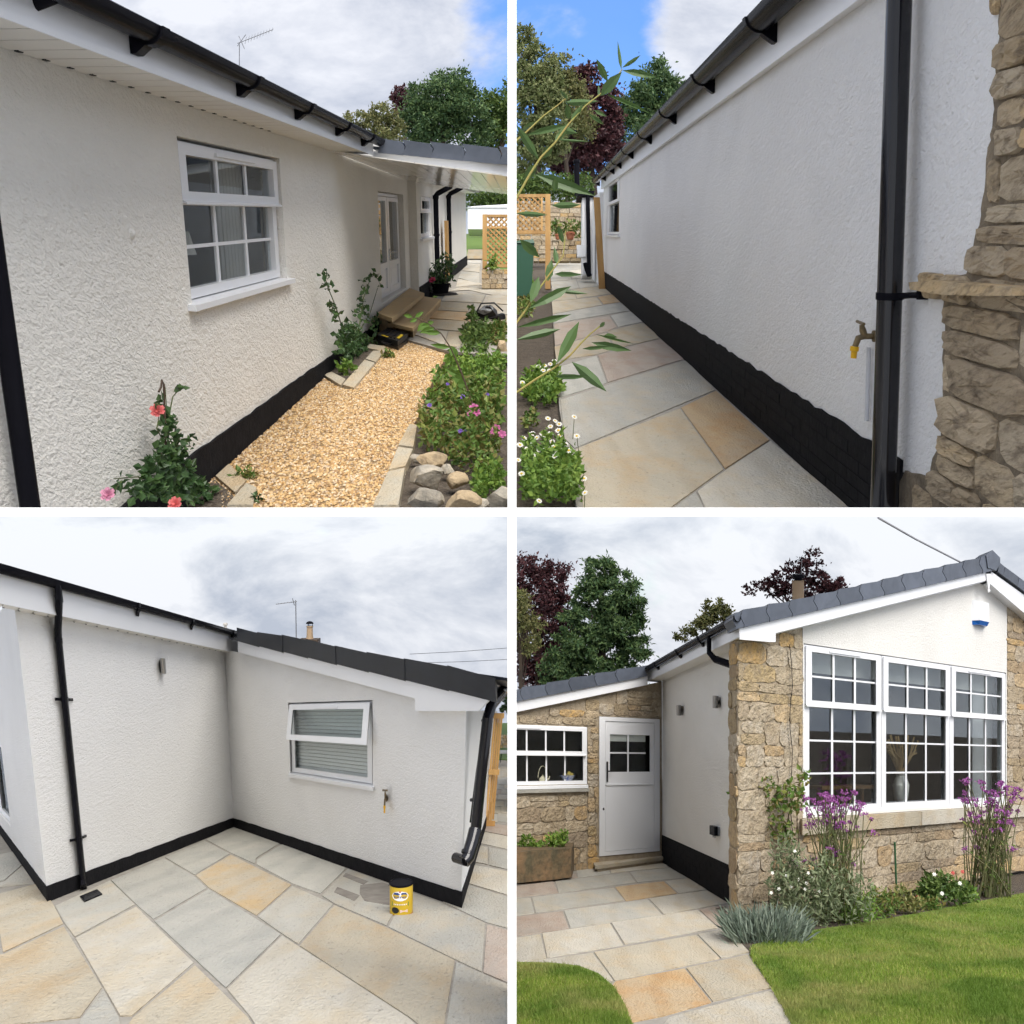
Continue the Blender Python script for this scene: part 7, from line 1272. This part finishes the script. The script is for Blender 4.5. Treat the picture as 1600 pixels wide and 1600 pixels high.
# lawns
LG = mat('lawn_blade', (0, 0, 0), (0.12, 0.20, 0.03), ns=1.0, ramp=(0.42, 0.60), c3=(0.42, 0.36, 0.15), ns3=1.3, a3=0.60, rough=0.6, trans=0.25, spec=.2, islramp=[(0.0, (0.15, 0.24, 0.03)), (1.0, (0.36, 0.39, 0.10)), (0.35, (0.21, 0.31, 0.045)), (0.7, (0.28, 0.35, 0.06)), (0.9, (0.40, 0.37, 0.14))])
LB = mat('lawn_base', (0.14, 0.22, 0.035), (0.18, 0.25, 0.045), 1, rough=0.95, ns=1.6, c3=(0.22, 0.19, 0.07), ns3=3, a3=.35, bump=1, bs=40, bd=.02)
lw1 = [(1175, 1480), (1275, 1456), (1330, 1448), (1450, 1427), (1535, 1410), (1620, 1394), (1640, 1640), (1262, 1640), (1236, 1600), (1206, 1545), (1172, 1494)]; lw2 = [(780, 1507), (860, 1508), (905, 1513), (935, 1525), (958, 1545), (975, 1572), (1000, 1640), (780, 1640)]
for nm, pl, n, lab in (('lawn', lw1, 100000, ''), ('lawn_island', lw2, 40000, '')):
    b_ = ground_piece(G, nm, pl, -0.04, 0.022, LB, None, bevel=0); prop(b_, kind='structure'); gg_ = grass(G, 'grass', pl, n, 0.030, 0.0032, LG, b_, h=0.018); prop(gg_, kind='stuff')
prop(ground_piece(G, 'soil_bed', [(1132, 1436), (1640, 1375), (1640, 1395), (1450, 1429), (1275, 1458), (1172, 1490), (1140, 1455)], -0.04, 0.014, M_soil(KB), None, bevel=0), kind='structure')
# ---- border plants
LM_lav = leafmat('lavender_leaf', [(0, (0.10, 0.14, 0.10)), (1, (0.24, 0.28, 0.22)), (0.5, (0.16, 0.20, 0.155))], trans=.1); LM_sage = leafmat('grey_green_leaf', [(0, (0.12, 0.16, 0.08)), (1, (0.30, 0.33, 0.20)), (0.5, (0.19, 0.23, 0.12))]); LM_straw = leafmat('straw_leaf', [(0, (0.20, 0.18, 0.06)), (1, (0.38, 0.32, 0.14)), (0.5, (0.16, 0.20, 0.06))])
zl = G.depth(G.g(1195, 1470)); rng_l = np.random.default_rng(71); lav = empty('lavender', G.W(G.g(1195, 1470)), 'rounded grey-green lavender bush at the corner of the stone pier', 'plant')
n_ = 1900; t_ = rng_l.random((n_, 2)); px_ = 1195 + (t_[:, 0] - .5) * 88; C_ = np.stack([ray(x, 1470 - 3 * (1 - abs(x - 1195) / 55)) * zl for x in px_]) + rng_l.normal(size=(n_, 3)) * np.array([0.02, 0.01, 0.12]); d_ = np.stack([(px_ - 1195) / 50 + rng_l.normal(size=n_) * .25, 1.0 + 0 * px_, rng_l.normal(size=n_) * .35], 1)
put_leaves(G, 'spikes', C_ + d_ * 0.11 * rng_l.random((n_, 1)), 26 * zl / F, LM_lav, lav, rng_l, elong=9, dirs=d_ * 1.6)
def verbena(label, base, stemsn, heads, spread, sd, leafspec, extra=0):
    zv = G.depth(G.g(*base)); s = zv / F; rg = random.Random(sd); t = empty('verbena', G.W(G.g(*base)), label, 'plant', 'tall verbenas'); ps = []; hd = []
    for i in range(stemsn):
        x1, y1 = heads(rg); b0 = base[0] + rg.uniform(-.45, .45) * spread; dz = rg.uniform(-.25, .1); ps.append([ray(b0, base[1]) * (zv + dz), ray((b0 * .6 + x1 * .4) + rg.uniform(-7, 7), (base[1] + y1) / 2) * (zv + dz), ray(x1, y1) * (zv + dz)]); hd.append(ray(x1, y1) * (zv + dz))
    stems(G, 'stem', ps, (1.0 * s, 0.6 * s), mat('verbena_stem', (0.11, 0.14, 0.05), (0.15, 0.13, 0.07), 1, rough=.7), t, 4)
    for (x1, y1), n in leafspec: pass
    pu = petal('verbena', (0.30, 0.08, 0.30), (0.42, 0.15, 0.40)); rg2 = np.random.default_rng(sd)
    for h_ in hd:
        r_ = rg2.uniform(2.4, 5.5) * s; P_ = h_ + rg2.normal(size=(20, 3)) * np.array([1, .5, 1]) * r_ * .55; V, Q = leaves(P_, 3.6 * s, rg2, elong=1.2, up=.6); fast('flower_head', towr(V), Q, pu, t)
    L_ = [p[0] + (p[2] - p[0]) * f for p in ps for f in rg2.random(5) * .8]; put_leaves(G, 'leaves', np.array(L_) + rg2.normal(size=(len(L_), 3)) * 2 * s, 9 * s, LM_mid, t, rg2, elong=4); return t
verbena('tall purple verbena in front of the left window, above the white flowers', (1310, 1440), 80, lambda r: (r.gauss(1302, 27), r.choice([r.uniform(1236, 1270), r.uniform(1245, 1290), r.uniform(1260, 1370)])), 80, 5, [])
verbena('tall purple verbena at the right edge in front of the stone pier', (1545, 1402), 80, lambda r: (r.uniform(1502, 1598), r.choice([r.uniform(1215, 1260), r.uniform(1235, 1290), r.uniform(1260, 1330)])), 80, 6, [])
zc4 = G.depth(G.g(1250, 1448)); cp4 = plant(G, 'rose_campion', 'silvery leafy clump with small white flowers beside the lavender', zc4, (1250, 1450), [(1240, 1420, 40, 28, 520), (1262, 1390, 36, 32, 420), (1225, 1380, 28, 30, 260), (1285, 1425, 28, 26, 260), (1240, 1355, 34, 30, 260), (1330, 1400, 40, 40, 340), (1225, 1325, 26, 26, 110), (1290, 1370, 30, 36, 240)], 11, LM_sage, [[(1240 + i * 6, 1450, 0), (1225 + i * 9, 1400, 0), (1212 + i * 11, 1358 + (i * 37 % 23), 0)] for i in range(9)], 0.8, sd=72, elong=3.2, up=.6)
for px, py in ((1229, 1368), (1263, 1364), (1247, 1374), (1217, 1389), (1258, 1389), (1260, 1380), (1207, 1364), (1205, 1395), (1236, 1385), (1270, 1372), (1242, 1330), (1280, 1392)): mb = MB(); daisy(mb, ray(px, py) * (zc4 - .1), 2.8 * zc4 / F, np.array([0, .5, -1]), rngd, 5); mb.build('flower', [wp, wp], cp4, clips=G.clips)
zv4 = G.depth(np.array([-0.15, 0.9, 1.0])); plant(G, 'climber', 'leafy climber scrambling over the lower part of the stone pier', zv4, (1200, 1440), [(1190, 1225, 26, 18, 90), (1235, 1245, 24, 30, 150), (1210, 1270, 22, 30, 90), (1165, 1245, 16, 14, 34), (1255, 1215, 10, 14, 30), (1170, 1310, 18, 20, 50), (1225, 1300, 20, 22, 60), (1145, 1245, 8, 10, 10)], 9, LM_mid, [[(1205, 1440, 0), (1195, 1340, 0), (1180, 1240, 0), (1190, 1195, 0)], [(1212, 1440, 0), (1220, 1330, 0), (1240, 1240, 0), (1262, 1205, 0)], [(1208, 1430, 0), (1180, 1350, 0), (1150, 1260, 0)], [(1218, 1420, 0), (1250, 1340, 0), (1245, 1280, 0)]], 1.2, sd=73, elong=1.5, stemm=M_cane)
def low(label, foot, spec, lp, lm, sd, elong=1.8, name='border_plant'): return plant(G, name, label, G.depth(G.g(*foot)), foot, spec, lp, lm, sd=sd, elong=elong, up=.5)
low('tuft of grassy green leaves at the foot of the tall purple verbena', (1345, 1444), [(1345, 1420, 26, 24, 320), (1320, 1428, 20, 16, 160)], 11, LM_bright, 74, 4)
low('yellowing straw-coloured plant in the middle of the border by the cane', (1400, 1430), [(1412, 1405, 16, 20, 200), (1425, 1415, 18, 14, 160), (1400, 1410, 16, 16, 120)], 9, LM_straw, 75, 2.6)
low('low feathery green plant right of the purple verbena', (1380, 1436), [(1378, 1410, 28, 22, 460)], 8, LM_mid, 76, 2.4)
gl4 = low('dense dark green mound with white flowers near the right verbena', (1480, 1418), [(1470, 1388, 34, 22, 620), (1500, 1395, 22, 16, 260), (1450, 1398, 20, 18, 240)], 8.5, LM_oak, 77)
low('pale leafy plant at the right end of the green mound', (1512, 1412), [(1514, 1398, 14, 12, 120)], 9, LM_bright, 78); low('small rusty plant on the lawn edge below the green mound', (1450, 1424), [(1455, 1412, 22, 10, 180)], 7, LM_mid, 79)
zz4 = G.depth(G.g(1480, 1418)) - .2
for px, py, m_ in ((1460, 1366, wp), (1472, 1396, wp), (1500, 1380, wp), (1489, 1364, petal('red', (0.5, .04, .05))), (1504, 1362, petal('red', (0.5, .04, .05))), (1434, 1402, petal('red', (0.5, .04, .05)))): mb = MB(); daisy(mb, ray(px, py) * zz4, 3.4 * zz4 / F, np.array([0, .5, -1]), rngd, 6); mb.build('flower', [m_, m_], gl4, clips=G.clips)
zk = G.depth(G.g(1402, 1425)); ck = MB(); ck.tube([ray(1402, 1425) * zk, ray(1398, 1316) * zk], 1.6 * zk / F, 6); prop(ck.build('garden_cane', mat('green_cane', (0.03, 0.09, 0.04), None, 1, rough=.4), None, clips=G.clips), 'thin green garden cane standing against the stone below the middle window', 'cane')
gd = ground_piece(G, 'gully_grate', [(1118, 1421), (1134, 1418), (1136, 1427), (1124, 1429)], 0.0, 0.014, mat('rusty_iron', (0.10, 0.06, 0.04), None, 1), None, bevel=.002); prop(gd, 'small rusty drain grate in the paving at the foot of the stone pier', 'drain grate')
# ---- trees behind
tree(G, 'copper_beech', 'tall dark purple copper beech at the left edge behind the wing roof', [(820, 890, 28, 38), (860, 915, 32, 40), (835, 950, 46, 50), (870, 970, 30, 46), (840, 1020, 46, 40), (830, 1060, 50, 34), (880, 1040, 40, 34)], 23.5, 16000, 6, LM_copper, (840, 1180), 150, .16, trunk=((845, 960), 6), fill=2000)
tree(G, 'conifer_tree', 'tall broad dark green conifer rising behind the wing roof', [(938, 892, 26, 30), (955, 915, 40, 40), (925, 930, 34, 40), (950, 965, 56, 44), (920, 985, 50, 40), (985, 960, 24, 50), (950, 1010, 62, 40), (895, 1020, 46, 34), (990, 1005, 22, 40), (930, 1045, 60, 26), (980, 1040, 30, 30), (880, 1050, 40, 26)], 22, 26000, 7, LM_dark, (945, 1180), 220, .13, trunk=((945, 960), 7), fill=3500, elong=2.6, up=-0.2)
tree(G, 'willow_tree', 'yellow-green drooping tree at the far left edge in front of the copper beech', [(818, 960, 22, 34), (826, 995, 24, 34), (808, 935, 14, 20)], 21, 2600, 6, LM_olive, (815, 1180), 60, .2, trunk=((815, 980), 4), up=-0.4, elong=2.5)
tree(G, 'broadleaf_tree', 'small olive tree showing above the gutter between conifer and gable', [(1112, 958, 18, 24), (1088, 975, 20, 18), (1130, 955, 18, 22), (1070, 990, 16, 12)], 23, 2300, 5.5, LM_olive, (1100, 1180), 50, .2, trunk=((1105, 980), 3), hollow=.2)
tree(G, 'copper_beech', 'sparse purple-leaved tree above the gable roof beside the clay flue', [(1255, 885, 34, 26), (1225, 912, 40, 26), (1290, 915, 36, 24), (1185, 915, 26, 14), (1260, 920, 50, 24), (1310, 918, 22, 12)], 26, 3400, 6, LM_copper, (1250, 1100), 90, .16, trunk=((1250, 930), 4), hollow=.2, limbs=14)
